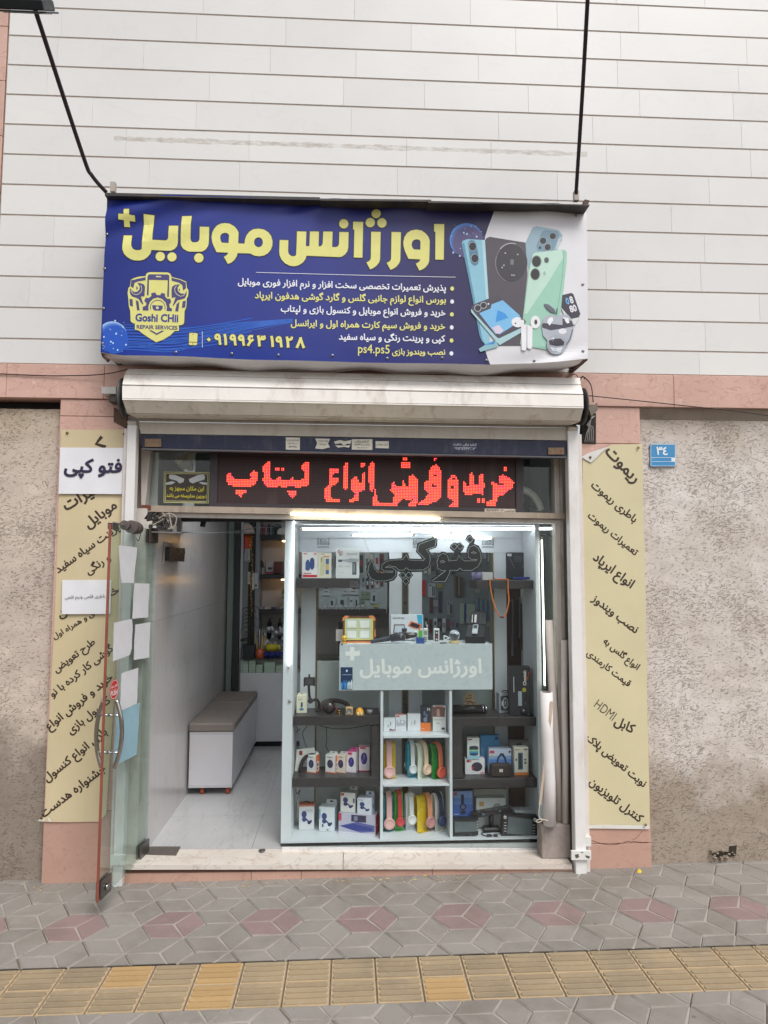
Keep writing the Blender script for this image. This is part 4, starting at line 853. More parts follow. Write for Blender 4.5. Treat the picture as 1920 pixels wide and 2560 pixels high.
LP = [A7(p) for p in ([(165, 225), (205, 225), (215, 270), (260, 285), (400, 285), (420, 260), (400, 240), (440, 200), (480, 215), (482, 290), (455, 345), (420, 365), (240, 365), (180, 350), (150, 300)], [(250, 400), (360, 400), (360, 430), (320, 460), (310, 490), (290, 470), (255, 440)],
      [(595, 95), (620, 95), (612, 285), (690, 290), (715, 258), (745, 295), (835, 295), (850, 250), (870, 295), (975, 290), (985, 220), (945, 180), (955, 135), (1005, 95), (1030, 115), (1035, 320), (1010, 370), (880, 375), (865, 360), (830, 370), (735, 370), (715, 355), (690, 370), (590, 370), (550, 340), (540, 290), (550, 240), (530, 160), (555, 130)],
      [(668, 160), (715, 160), (715, 194), (668, 194)], [(732, 160), (772, 160), (772, 194), (732, 194)], [(800, 405), (905, 410), (905, 440), (850, 490), (815, 450)],
      [(1260, 175), (1340, 175), (1340, 225), (1290, 230), (1280, 265), (1355, 275), (1350, 320), (1300, 355), (1260, 370), (1255, 450), (1280, 495), (1360, 505), (1355, 530), (1220, 530), (1190, 480), (1195, 390), (1245, 345), (1240, 205)],
      [(1430, 105), (1445, 110), (1440, 380), (1415, 415), (1400, 380), (1395, 160)], [(1600, 280), (1605, 215), (1620, 215), (1635, 250), (1635, 400), (1560, 430), (1555, 525), (1455, 530), (1460, 505), (1500, 490), (1530, 440), (1480, 400), (1475, 340), (1490, 280), (1530, 255), (1555, 290), (1570, 320), (1600, 320)], [(1588, 112), (1622, 112), (1622, 156), (1588, 156)])]
LP += [A8(p) for p in ([(115, 95), (140, 110), (140, 370), (115, 420), (95, 370), (80, 160)], [(145, 370), (165, 375), (170, 475), (200, 510), (330, 510), (345, 430), (305, 390), (335, 285), (365, 345), (420, 345), (440, 285), (460, 345), (495, 350), (500, 240), (540, 230), (580, 280), (590, 340), (590, 460), (570, 550), (485, 550), (490, 530), (550, 470), (500, 495), (440, 475), (395, 500), (370, 545), (125, 540)],
      [(410, 105), (515, 105), (515, 155), (490, 165), (410, 165)], [(428, 55), (487, 55), (475, 85), (440, 85)],
      [(705, 190), (730, 140), (770, 125), (800, 145), (830, 230), (820, 450), (770, 500), (685, 530), (585, 540), (590, 515), (660, 470), (690, 420), (645, 360), (660, 290), (700, 300)], [(735, 62), (782, 62), (760, 95)],
      [(895, 270), (930, 235), (970, 240), (995, 300), (1000, 555), (905, 558), (910, 540), (950, 500), (890, 460), (880, 400)],
      [(1050, 300), (1075, 310), (1080, 345), (1110, 345), (1100, 240), (1135, 195), (1150, 240), (1150, 330), (1200, 335), (1200, 240), (1230, 215), (1250, 240), (1260, 350), (1240, 430), (1150, 420), (1130, 440), (1060, 440), (1045, 380)], [(1190, 468), (1222, 468), (1222, 512), (1190, 512)], [(1234, 468), (1266, 468), (1266, 515), (1234, 515)],
      [(1440, 230), (1480, 240), (1560, 300), (1540, 360), (1440, 440), (1390, 450), (1375, 540), (1330, 550), (1270, 545), (1275, 510), (1350, 470), (1345, 400), (1330, 310), (1350, 300), (1400, 330), (1405, 250)], [(1448, 150), (1492, 150), (1492, 192), (1448, 192)])]
HOLES = [A8(p) for p in ([(742, 222), (782, 222), (782, 246), (742, 246)], [(722, 328), (782, 332), (782, 356), (722, 352)], [(918, 342), (956, 342), (956, 368), (918, 368)], [(930, 268), (958, 268), (958, 285), (930, 285)], [(1400, 318), (1450, 318), (1450, 335), (1400, 335)])]
def inside(p, L):
    c = False; j = len(L)-1
    for i in range(len(L)):
        if (L[i][1] > p[1]) != (L[j][1] > p[1]) and p[0] < (L[j][0]-L[i][0])*(p[1]-L[i][1])/(L[j][1]-L[i][1])+L[i][0]: c = not c
        j = i
    return c
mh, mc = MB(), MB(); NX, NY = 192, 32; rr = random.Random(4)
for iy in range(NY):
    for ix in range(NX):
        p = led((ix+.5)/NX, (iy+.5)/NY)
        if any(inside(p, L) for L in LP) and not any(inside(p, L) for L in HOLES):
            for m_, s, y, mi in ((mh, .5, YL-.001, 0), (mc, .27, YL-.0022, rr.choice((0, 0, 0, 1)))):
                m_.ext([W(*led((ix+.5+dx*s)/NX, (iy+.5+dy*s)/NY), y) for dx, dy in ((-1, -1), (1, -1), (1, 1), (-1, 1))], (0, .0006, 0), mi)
ld.part('painted_halo', mh, P((160, 20, 16), .5, var=0, emit=.5, ec=(255, 16, 20)), face)  # red halo around the diodes, its glow put into emissive cells
ld.part('lit_diodes', mc, [P((250, 140, 90), .4, var=0, emit=1.35, ec=(255, 112, 84)), P((250, 120, 130), .4, var=0, emit=1.35, ec=(255, 92, 120))], face)
mb = MB(); mt = MB(); mb.q4(*A8([(1262, 572), (1572, 577), (1570, 612), (1260, 606)]), YF-.024, .002); write(mt, '۰۹۱۲۷۶۳۲۰۰۳', *A8([(1268, 600), (1452, 603)]), YF-.0255, .8, .02); write(mt, fa('اورانوس'), *A8([(1462, 600), (1562, 603)]), YF-.0255, .8, .02)
st = ld.part('maker_sticker', mb, F((214, 200, 184))); ld.part('sticker_print', mt, F((40, 36, 34)), st); ld.end()
# warning sticker
t = T('warning_sticker', 'dark square camera surveillance sticker with two white cameras on the fanlight glass', 'sticker'); Z7 = zt(260, 900, .38577); Y = YF+.038
mb = MB(); mb.q4(*Z7([(388, 722), (685, 726), (680, 930), (385, 926)]), Y, .0015); t.part('sheet', mb, P((70, 60, 50), .4, var=.25, vs=7))
mb = MB(); ybx = Z7([(398, 733), (674, 737), (669, 919), (396, 915)])
flat(mb, [Z7([(388, 723), (684, 727), (679, 929), (386, 925)]), Z7([(393, 728), (679, 732), (674, 924), (391, 920)])], Y-.001); flat(mb, [ybx, Z7([(402, 737), (670, 741), (665, 915), (400, 911)])], Y-.001)
t.part('border', mb, F((206, 206, 150)))
mb = MB()
for L in ([(425, 742), (460, 745), (520, 770), (515, 790), (490, 800), (470, 782), (425, 770), (420, 758)], [(440, 785), (462, 792), (440, 806), (400, 808), (400, 796)], [(645, 742), (655, 755), (650, 775), (600, 790), (575, 800), (555, 790), (550, 772), (610, 745)], [(630, 790), (668, 796), (668, 808), (640, 806), (615, 795)]): mb.pp(Z7(L), Y-.0015, .001)
t.part('camera_drawing', mb, F((210, 216, 216)))
mb = MB(); write(mb, fa('این مکان مجهز به'), *Z7([(424, 842), (648, 846)]), Y-.001, 1.15, .03); write(mb, fa('دوربین مداربسته می باشد'), *Z7([(403, 886), (663, 892)]), Y-.001, 1.25, .03); t.part('lettering', mb, F((216, 206, 60))); t.end()
# horn loudspeaker and waste pipe seen through the fanlights
a = W(460, 1163, .27); b = W(484, 1122, .30); d = (b-a); M = Matrix.Translation(a) @ d.to_track_quat('Z', 'Y').to_matrix().to_4x4(); l = d.length
t = T('horn_loudspeaker', 'rusty white horn loudspeaker behind the left fanlight glass', 'loudspeaker'); mb = MB(); mb.lathe([(.066, 0), (.07, -.004), (.072, .002), (.05, l*.3), (.036, l*.6), (.03, l), (.0, l)], M, 24); mb.lathe([(.066, .001), (.045, l*.32), (.0, l*.7)], M, 24); t.part('bell', mb, P((224, 218, 204), .5, var=.1, dirt=(150, 116, 84), ds=20))
mb = MB(); mb.tube([b, b+Vector((.02, .06, .05))], .035, 12); t.part('driver', mb, P((120, 116, 110), .5)); mb = MB(); mb.tube(smooth_path([W(455, 1140, .33), W(440, 1165, .33), W(452, 1178, .33), W(500, 1230, .33), W(490, 1262, .33)], 5), .002, 5); t.part('cable', mb, P((30, 30, 30), .6)); t.end()
mb = MB(); mb.tube(smooth_path([W(1300, 1222, .32), W(1318, 1228, .32), W(1334, 1240, .32), W(1346, 1258, .32), W(1352, 1276, .32)], 5), .026, 12); solo('white_pipe', 'bent white plastic pipe behind the right fanlight glass', 'pipe', mb, P((206, 202, 190), .45, dirt=(130, 110, 80)))
mb = MB(); mb.tube(smooth_path([W(1308, 1260, .3), W(1345, 1272, .3), W(1390, 1284, .3)], 5), .002, 5); solo('thin_wire', 'thin dark wire sagging behind the right fanlight glass', 'wire', mb, P((30, 30, 30), .6))
# ================================================================ STEP, ROOM, WINDOW, CABINET
ZFL = 0.10; YG = 0.20; YC = 0.24
M_MARF = stone_mat('floor_marble', (188, 188, 188), (150, 150, 150), 2.6, None, 0.04, 0.25, None, 0.4, (3.2, .5, 1), (0, 0, .35))
M_MARW = stone_mat('wall_marble', (200, 197, 196), (178, 172, 168), 1.5, None, 0.04, 0.22, None, 0.4, (1, 2.2, .7), (.55, 0, 0))
M_STEP = stone_mat('step_marble', (222, 214, 204), (176, 160, 146), 3.5, (170, 140, 116), 0.06, 0.4, None, 0.7)
mb = MB(); xs = [(285, 857), (858.5, 1430)]
def stepq(x): return 2163-(x-285)*.0018, 2174.5-(x-285)*.0010
for a, b in xs:
    (t0, b0), (t1, b1) = stepq(a), stepq(b); mb.q4((a, t0), (b, t1), (b, b1), (a, b0), -.045, .243)
t = T('door_step', 'white marble doorstep slab on a pink stone riser across the shop front', 'step'); t.part('slab', mb, M_STEP)
mb = MB()
for a, b in ((-1.42, -.62), (-.617, -.30), (-.297, .55), (.553, 1.48)): mb.ext([(a, -.028, gz(a)-.03), (b, -.028, gz(b)-.03), (b, -.028, W(900, 2173, -.028).z-.004+(.5-b)*.006-.008), (a, -.028, W(900, 2173, -.028).z-.004+(.5-a)*.006-.008)], (0, .2, 0))
t.part('riser', mb, M_PINKD); t.end()
mb = MB(); x = -1.40
for k in range(4):
    for j in range(5): mb.box(-1.40+.75*k+.001, -1.40+.75*(k+1)-.001, .2+.62*j+.001, .2+.62*(j+1)-.001, ZFL-.05, ZFL)
o = bpy.data.objects.new('shop_floor', mb.mesh('shop_floor', M_MARF)); COL.objects.link(o); o['kind'] = 'structure'
XW = -1.345
mb = MB()
for k in range(3):
    for j in range(2): mb.box(XW-.15, XW, .205+1.04*k+.0008, .205+1.04*(k+1)-.0008, ZFL+(0, 1.52)[j]+.0008, ZFL+(1.52, 2.85)[j]-.0008)
solo('marble_side_wall', 'grey veined marble wall inside the shop on the left', 'wall', mb, M_MARW)
mb = MB(); mb.box(XW-.15, 1.7, 3.32, 3.45, ZFL, 2.95); solo('shop_wall', 'grey back wall of the shop behind the shelves', 'wall', mb, P((176, 170, 168), .7, var=.05, vs=2))
mb = MB(); mb.box(1.49, 1.62, .205, 3.318, ZFL, 2.95); solo('side_wall', 'grey right side wall of the shop behind the display window', 'wall', mb, P((150, 158, 156), .6))
mb = MB(); mb.box(XW-.15, 1.62, .16, 3.45, 2.953, 3.0); solo('ceiling', 'pale ceiling of the shop interior', 'ceiling', mb, P((206, 206, 204), .8))
mb = MB(); mb.box(-1.28, -.46, .62, .70, 2.34, 2.41); mb.box(-.46-.005, 1.48, .205, .232, W(900, 1303, .2).z, W(900, 1290, .2).z); solo('ceiling_rail', 'dark rail hung across the top of the doorway inside', 'rail', mb, P((52, 50, 54), .6))
# window sill and glass
mb = MB(); mb.q4((704, 2123), (1352, 2126), (1352, 2132), (704, 2129.5), .155, .04); solo('window_sill', 'low white sill strip under the display window glass', 'sill', mb, P((216, 212, 208), .5, dirt=(170, 156, 140), ds=10))
GW = glassmat('display_glass', (.945, .972, .968, 1), 1.40)
mb = MB(); mb.q4((703, 1300), (1392, 1309), (1394, 2119), (703, 2117), YG-.006, .006); solo('display_window', 'large clear glass pane of the display window right of the doorway', 'window', mb, GW)
# cabinet
M_CW = P((214, 218, 222), .4, var=.03, vs=4); M_CD = P((58, 54, 56), .35, var=.15, vs=14); M_BR = P((120, 104, 70), .4, .5)
XL_, XLi = W(702, 2090, YC).x, W(727, 2090, YC).x; XR_, XRi = W(1354, 1700, YC).x, W(1343, 1700, YC).x
ZS = W(1040, 1312, YC).z; ZC = W(1030, 2099, YC).z; YB_ = .62
cab = T('display_cabinet', 'white display cabinet with dark shelves filling the shop window', 'cabinet')
mb = MB(); mb.box(XL_, XLi, YC, .30, ZC-.0, ZS); mb.box(XLi-.016, XLi+.002, .3005, YB_-.0, ZC, ZS); cab.part('side_panel', mb, M_CW)
mb = MB(); mb.box(XRi, XR_, YC, YB_, ZC, ZS); cab.part('side_panel', mb, M_CW)
mb = MB(); mb.box(XL_, XR_, YC+.0, YB_+.0, ZC-.010, ZC-.001); cab.part('floor_board', mb, M_CW)
mb = MB(); mb.box(XL_+.02, XR_-.02, YC+.10, YC+.12, .09, ZC-.011); mb.box(XL_, XR_, YG+.02, YC+.0995, .1003, .103); cab.part('plinth', mb, P((22, 27, 30), .4))  # dark gap and glass reflection under the cabinet painted as near-black strips
mb = MB(); mb.box(XL_, XR_, YC, YB_+.02, ZS+.001, ZS+.03); cab.part('top_board', mb, M_CW)
zh = W(1040, 1381, YB_).z
mb = MB(); mb.box(XLi+.003, XRi-.001, YB_+.0005, YB_+.02, zh, ZS); mb.rect(750, 1342, 1330, 1345, YB_-.02, .019); cab.part('header_panel', mb, M_CW)
def upr(a, b, nm='upright', m=M_CW, dy=0, d=.018, y0=None, y1=None):
    mb = MB(); mb.box(W(a, 1600, YB_).x, W(b, 1600, YB_).x, YB_+.0015+dy, YB_+d+dy, y1 if y1 is not None else ZC, y0 if y0 is not None else zh-.001); return cab.part(nm, mb, m)
upr(752, 789); upr(973, 1004.5); upr(1021.5, 1055); upr(1236, 1267); upr(1311, 1342)
upr(789.5, 793, 'brass_strip', M_BR, -.003); upr(1005, 1008, 'brass_strip', M_BR, -.003); upr(1018, 1021, 'brass_strip', M_BR, -.003); upr(1231, 1235, 'brass_strip', M_BR, -.003)
upr(1008, 1018, 'dark_strip', P((60, 66, 68), .3), .004, .02)
upr(793.5, 972.5, 'lower_back_panel', P((176, 182, 180), .5), .01, .02, W(880, 1653, YB_).z); upr(1055.5, 1230.5, 'lower_back_panel', P((128, 138, 136), .4), .01, .02, W(1140, 1700, YB_).z); upr(1267.5, 1310.5, 'lower_back_panel', P((66, 46, 46), .5), .012, .02, W(1290, 1700, YB_).z)
mb = MB()
for cx in (808, 1047, 1220):
    mb.rect(cx-15, 1345, cx-11, 1363, YB_-.004, .003); mb.rect(cx+11, 1345, cx+15, 1363, YB_-.004, .003); mb.rect(cx-15, 1366, cx+15, 1369, YB_-.004, .003); mb.rect(cx-9, 1347, cx+9, 1362, YB_-.003, .002)
cab.part('hinge_plates', mb, P((140, 146, 150), .3, .8))
SHELF = {}
def shelf(key, a, b, t, bt, yf, yb, m, nm='shelf'):
    x0, x1 = W(a, t, yf).x, W(b, t, yf).x; zt2 = W((a+b)/2, t, yf).z; zb = W((a+b)/2, bt, yf).z
    mb = MB(); mb.box(max(x0, XLi+.003), min(x1, XRi-.001), yf, yb, zb, zt2, 0, .0015); SHELF[key] = (zt2, yf, yb); return cab.part(nm, mb, m)
shelf('UL', 742, 897, 1446, 1470, .30, .60, M_CD); shelf('UR', 1191, 1342, 1451, 1472, .30, .60, M_CD)
shelf('L1', 730, 950, 1790, 1813, .28, .55, M_CD); shelf('L2', 730, 950, 1944, 1967, .28, .55, M_CD)
shelf('R1', 1131, 1342, 1794, 1816, .28, .55, M_CD); shelf('R2', 1131, 1342, 1947, 1970, .28, .55, M_CD)
for a, b, y0, y1 in ((929.5, 950, 1813.5, 1943.5), (1131, 1156, 1816.5, 1946.5)):
    mb = MB(); mb.box(W(a, 1880, .28).x, W(b, 1880, .28).x, .281, .55, W(1000, y1, .28).z, W(1000, y0, .28).z); cab.part('dark_divider', mb, M_CD)
shelf('C1', 958.5, 1123.5, 1838, 1845, .26, .5, M_CW); shelf('C2', 958.5, 1123.5, 1961, 1966, .26, .5, M_CW)
for a, b in ((951, 957.5), (1124, 1130.5)):
    mb = MB(); mb.box(W(a, 1900, .26).x, W(b, 1900, .26).x, .255, .5, ZC, W(1040, 1726, .26).z); cab.part('divider', mb, M_CW)
SHELF['F'] = (ZC, YC, YB_)
# name counter in the window
zt0 = W(1040, 1610, .245).z; zb0 = W(1040, 1725, .245).z; XA, XB = W(848.5, 1660, .245).x, W(1231, 1660, .245).x
mb = MB(); mb.box(XA, XB, .245, .262, zb0, zt0, 0, .001); cnt = cab.part('name_panel', mb, P((196, 204, 208), .3, var=.02))
mb = MB(); mb.box(XA+.004, XB-.004, .2625, .52, zt0-.022, zt0-.003); cab.part('counter_top', mb, M_CW); SHELF['N'] = (zt0-.003, .262, .52)
M_MIR = P((240, 241, 238), .15, .0, var=0, coat=.6)  # even white in place of the letters' bright mirror reflection
mb = MB(); write(mb, fa('اورژانس موبایل'), (899, 1684), (1204, 1682), .2435, .95, .03); YN = .2435
flat(mb, [zt(820, 1480, .2652)([(207, 518), (250, 520), (249, 560), (300, 552), (300, 600), (250, 606), (246, 648), (208, 646), (208, 602), (165, 600), (165, 560), (208, 560)])], YN)
cab.part('pale_mirror_letters', mb, M_MIR, cnt)
mb = MB(); mb.rect(851.5, 1668, 881.5, 1724, .243, .0015); c1 = cab.part('blue_card', mb, F((20, 52, 92)), cnt)
mb = MB(); rr = random.Random(9)
for k in range(9): x = 854+k*3.1; h = rr.uniform(12, 24); flat(mb, [[(x-2.2, 1723), (x-2, 1723-h+5), (x-.9, 1723-h+3), (x-1.1, 1723-h), (x+1.1, 1723-h), (x+.9, 1723-h+3), (x+2, 1723-h+5), (x+2.2, 1723)]], .2421, rr.choice((0, 1, 2)))
flat(mb, [ell(867, 1677, 2.4, 3)], .2421, 2); flat(mb, [[(855, 1686.5), (879, 1686.5), (879, 1687.3), (855, 1687.3)]], .2421, 2)
cab.part('card_print', mb, [F((36, 120, 196)), F((90, 170, 226)), F((214, 226, 236))], c1)
mb = MB(); mb.lathe([(0, 0), (.006, 0), (.006, .002), (0, .002)], Matrix.Translation(W(855, 1611, .243)) @ Matrix.Rotation(pi/2, 4, 'X'), 10); cab.part('screw', mb, F((40, 40, 44)), cnt)
mb = MB(); p = W(724, 1752, YC-.004); mb.lathe([(0, 0), (.008, 0), (.01, .012), (0, .014)], Matrix.Translation(p+Vector((0, .004, 0))) @ Matrix.Rotation(pi/2, 4, 'X'), 12); cab.part('knob', mb, P((170, 170, 168), .35, .4))
mb = MB(); mb.q4((875, 1452), (896, 1453), (896, 1469), (874, 1468), .2985, .001); tg = cab.part('price_tag', mb, F((86, 82, 86))); mb = MB()
for L in ([(878, 1454), (879, 1461), (883, 1459), (882, 1455)], [(886, 1454), (884, 1461), (888, 1464), (892, 1460), (893, 1466)]): flat(mb, [stroke(L, 1.1)], .2975)
cab.part('pen_marks', mb, F((28, 28, 30)), tg)
mb = MB()
for pts in ([(740, 1815, .35), (745, 1826, .35), (741, 1830, .35), (750, 1822, .4)], [(768, 1815, .4), (757, 1832, .42), (760, 1850, .42), (766, 1868, .42)], [(816, 1815, .42), (817, 1850, .45), (815, 1865, .45), (822, 1880, .45)], [(740, 1970, .4), (742, 1985, .4), (750, 1975, .4), (741, 2010, .42), (743, 2060, .45)], [(800, 1815, .45), (840, 1822, .45), (880, 1820, .45), (925, 1812, .45)]):
    mb.tube(smooth_path([W(*p) for p in pts], 5), .0028, 6)
cab.part('wiring', mb, P((46, 46, 48), .5))
cab.end(Vector(((XL_+XR_)/2, .43, ZC-.02)))
# fluorescent style LED tubes
def lamp(label, a, b, r, e, ec, capc=(206, 196, 170), grp='LED tube lights of the shop front'):
    t = T('led_tube', label, 'tube light', grp); A_, B_ = W(*a), W(*b); d = (B_-A_).normalized()
    mb = MB(); mb.tube([A_, B_], r, 10); t.part('tube', mb, P(ec, .4, var=0, emit=e, ec=ec, key='lit_tube'))
    mb = MB(); mb.tube([A_-d*.022, A_-d*.0005], r*.9, 8); mb.tube([B_+d*.0005, B_+d*.022], r*.9, 8); t.part('end_caps', mb, P(capc, .5)); t.end()
CWH = (246, 250, 255)
lamp('long bright tube light across the top of the display window', (757, 1322, .275), (1378, 1321.5, .275), .009, 9, CWH)
lamp('short tube light behind the long one, left of the black hanging lettering', (883, 1337.5, .50), (1030, 1337, .50), .008, 9, CWH)
lamp('short tube light just below the long one, over the black hanging lettering', (1030, 1328, .36), (1122, 1331, .36), .009, 9, CWH)
lamp('tube light at the back of the cabinet top, right of the black hanging lettering', (1085, 1343, .54), (1228, 1345, .54), .008, 9, CWH)
lamp('upright tube light on the left post of the display window', (735, 1302, .225), (721.5, 1664, .225), .0055, 5, CWH)
lamp('upright tube light on the right post of the display window', (1354.5, 1350, .225), (1362, 1714, .225), .0055, 5, (255, 252, 240))
lamp('tube light lying along the outside of the head rail above the doorway', (728, 1285, .06), (1099, 1297, .06), .009, 9, (255, 244, 214))
for lab, pts, r in (('thin dark wire looping round the window corner between two tube lights', [(1380, 1321.5, .275), (1391, 1328, .26), (1393, 1338, .25), (1380, 1341, .24), (1366, 1336, .23), (1354, 1338, .225)], .003),
                    ('thin wire dropping from the end of the outside tube light into the window', [(1100, 1297, .05), (1106, 1302, .05), (1112, 1312, .1), (1115, 1316, .19)], .0018), ('thin pale wire hanging straight down beside the upright tube light', [(1370, 1330, .23), (1364, 1460, .21), (1368, 1600, .2), (1362, 1720, .18)], .0016)):
    mb = MB(); mb.tube(smooth_path([W(*p) for p in pts], 6), r, 6); solo('lamp_wire', lab, 'wire', mb, P((70, 72, 70), .5))
# things in front of the window's right edge
M_CON = P((150, 140, 134), .9, var=.14, vs=14, dirt=(118, 106, 98), ds=9, bmp=.4)
zst = W(1390, 2161, -.045).z
b0 = Gz(1390, 2147, zst); yb0 = b0.y
mb = MB(); mb.box(W(1354, 2100, yb0).x, W(1427, 2100, yb0).x, yb0, .155, zst, W(1390, 2062, yb0).z, 0, .006); solo('concrete_block', 'grey concrete block standing on the doorstep at the right of the window', 'block', mb, M_CON)
zbt = W(1390, 2062, yb0).z
def roll(label, top, bot, r0, m, kind='roll', hollow=True):
    A_, B_ = W(*top), W(*bot); B_.z = max(B_.z, zbt+.004); mb = MB(); d = (A_-B_).normalized()
    pts = [B_, B_.lerp(A_, .33)+Vector((.004, 0, 0)), B_.lerp(A_, .66)+Vector((-.003, 0, 0)), A_]
    mb.tube(pts, r0, 16); mb.tube([A_+d*.0005, A_+d*.001], r0*.8, 14, 1); return solo('paper_roll', label, kind, mb, [m, P((96, 84, 72), .8)])
roll('short fat white roll standing on the concrete block', (1366, 1730, .03), (1374, 2062, .03), .042, P((220, 216, 214), .7, var=.05, vs=8, dirt=(176, 164, 158)))
roll('tall thin greyish roll leaning behind the short white one', (1372, 1550, .125), (1400, 2062, .105), .027, P((208, 199, 191), .7, var=.06, vs=8, dirt=(176, 162, 150)))
roll('tall narrow pale roll against the right frame of the window', (1411, 1600, .06), (1413, 2062, .06), .022, P((204, 196, 190), .7, var=.06, vs=8, dirt=(172, 158, 148)))
mb = MB(); mb.ext([W(1377, 1752, -.02), W(1384, 1756, -.02), W(1353, 2012, .02), W(1347, 2012, .02)], (0, .006, 0)); mb.tube(smooth_path([W(1349, 2012, .01), W(1347, 2040, .0), W(1356, 2050, -.005), W(1346, 2056, -.005), W(1340, 2052, .0), W(1352, 2048, -.005), W(1372, 2052, -.005)], 5), .0025, 6, 1)
solo('wooden_lath', 'thin beige wooden lath tied with string in front of the white roll', 'lath', mb, [P((196, 176, 158), .7, var=.1), P((206, 200, 180), .7)])
# ================================================================ GLASS DOOR
HX = Vector((-1.338, .165, 0)); FX = Vector((-1.418, -.505, 0)); DV = (FX-HX).normalized(); DL = (FX-HX).length; DN = Vector((-DV.y, DV.x, 0)); 
if DN.x < 0: DN = -DN                                # DN points to the viewer's right, into the opening
ZD0, ZD1 = Gz(240, 2257, 0).z*0+W(240, 2256, FX.y).z, W(289, 1310, FX.y).z
def D(s, z, n=0.0): return HX+DV*s+DN*n+Vector((0, 0, z))
def onD(px, py, n=0.008):                            # photo point on the right face of the door leaf
    d = ray(px, py); o = HX+DN*n; k = (o-CAM).dot(DN)/d.dot(DN); return CAM+d*k
dr = T('glass_door', 'frameless greenish glass door standing wide open on the left, papers taped to it', 'door')
GD = glassmat('green_door_glass', (.885, .94, .92, 1), 1.36, haze=.05)
mb = MB(); mb.ext([D(0, ZD0, -.005), D(DL-.004, ZD0, -.005), D(DL-.004, ZD1, -.005), D(0, ZD1, -.005)], DN*.010); pane = dr.part('pane', mb, GD)
mb = MB(); mb.ext([D(DL-.004, ZD0, -.007), D(DL+.003, ZD0, -.007), D(DL+.003, ZD1, -.007), D(DL-.004, ZD1, -.007)], DN*.014); dr.part('edge_guard', mb, P((142, 78, 64), .45, var=.15, vs=6, dirt=(104, 54, 46)))
M_ST = P((120, 116, 112), .35, .8, var=.15)
def patch(s0, s1, z0, z1, nm, m=M_ST):
    mb = MB()
    for n in (-.017, .006): mb.ext([D(s0, z0, n), D(s1, z0, n), D(s1, z1, n), D(s0, z1, n)], DN*.011)
    return dr.part(nm, mb, m)
lk = patch(DL-.135, DL-.012, ZD0+.005, ZD0+.105, 'bottom_lock'); mb = MB(); mb.tube([D(DL-.07, ZD0+.055, .0175), D(DL-.07, ZD0+.055, .03)], .018, 12); dr.part('lock_cylinder', mb, P((170, 170, 172), .25, 1), lk)
patch(0.0, .13, ZD0-.002, ZD0+.09, 'bottom_hinge'); patch(0.0, .13, ZD1-.09, ZD1, 'top_hinge', P((96, 84, 78), .4, .6)); patch(DL-.075, DL-.004, ZD1-.03, ZD1+.008, 'top_clip')
for k, n in enumerate((.05, -.05)):
    mb = MB(); s = DL-.075; zc = (W(288, 1768, FX.y+.07).z+W(282, 1902, FX.y+.07).z)/2; hh = .195
    mb.tube(smooth_path([D(s-.0, zc+hh*q, n*(1.55-.75*q*q) if n > 0 else n*(1.55-.75*q*q)) for q in (-1, -.6, -.2, .2, .6, 1)], 5), .0125, 12); h = dr.part('pull_handle', mb, P((186, 180, 174), .18, 1.0, var=.05))
    mb = MB()
    for q in (-.55, .55): mb.tube([D(s, zc+hh*q, .0055 if n > 0 else -.0055), D(s, zc+hh*q, n*1.3)], .006, 8); mb.lathe([(0, 0), (.011, 0), (.011, .004), (0, .004)], Matrix.Translation(D(s, zc+hh*q, .0055 if n > 0 else -.0095)) @ DN.to_track_quat('Z', 'Y').to_matrix().to_4x4(), 12)
    dr.part('handle_bolts', mb, P((200, 200, 202), .15, 1.0), h)
# push sticker
c = onD(285, 1723.5, .0062); mb = MB(); R0 = .060
mb.ext([c+DV*(R0*cos(a))+Vector((0, 0, R0*sin(a))) for a in [2*pi*k/28 for k in range(28)]], DN*.0008); stk = dr.part('push_sticker', mb, F((198, 44, 44)), pane)
mb = MB(); e = DN*.0016
rim = [(R0*.93, R0*.87)]
for k in range(28):
    a0, a1 = 2*pi*k/28, 2*pi*(k+1)/28; mb.poly([c+e+DV*(r*cos(a))+Vector((0, 0, r*sin(a))) for r, a in ((R0*.93, a0), (R0*.93, a1), (R0*.87, a1), (R0*.87, a0))])
mb.poly([c+e+DV*q+Vector((0, 0, w)) for q, w in ((-R0*.8, .0008), (R0*.8, .0008), (R0*.8, -.0008), (-R0*.8, -.0008))])
put(mb, 'PUSH', c+e+DV*.042+Vector((0, 0, -.034)), c+e-DV*.042+Vector((0, 0, -.034)), -DN, 1.1, .03); put(mb, fa('فشار دهید'), c+e+DV*.042+Vector((0, 0, .014)), c+e-DV*.042+Vector((0, 0, .014)), -DN, 1.1, .03)
dr.part('push_lettering', mb, F((236, 226, 222)), stk); dr.end(D(DL/2, ZD0))
# papers taped to the door
def sheet(label, pts, m, n=.0062, nm='paper_sheet', cat='paper', grp=None):
    mb = MB(); q = [onD(x, y, n) for x, y in pts]
    mb.ext(q, DN*.0007); mb.chop(.03, 'yz')
    for v in mb.bm.verts: v.co += DN*(.0018+.0016*sin(38*v.co.z+22*v.co.y)*sin(17*v.co.y+11*v.co.z))
    return solo(nm, label, cat, mb, m, grp)
B8, Z3, Z4 = zt(250, 1280, .12658), zt(80, 1060, .24408), zt(80, 1560, .31657)
M_PAP = P((218, 218, 222), .7, var=.03, vs=12)
G_ = 'papers taped to the glass door'
sheet('torn white paper taped highest on the glass door', B8([(365, 655), (480, 668), (720, 700), (715, 900), (690, 1060), (672, 1230), (660, 1400), (415, 1395), (395, 1180), (382, 1000)]), M_PAP, grp=G_)
sheet('white paper on the glass door just below and right of the topmost torn sheet', Z3([(1045, 1630), (1200, 1635), (1185, 1980), (1025, 1995)]), M_PAP, .0069, grp=G_)
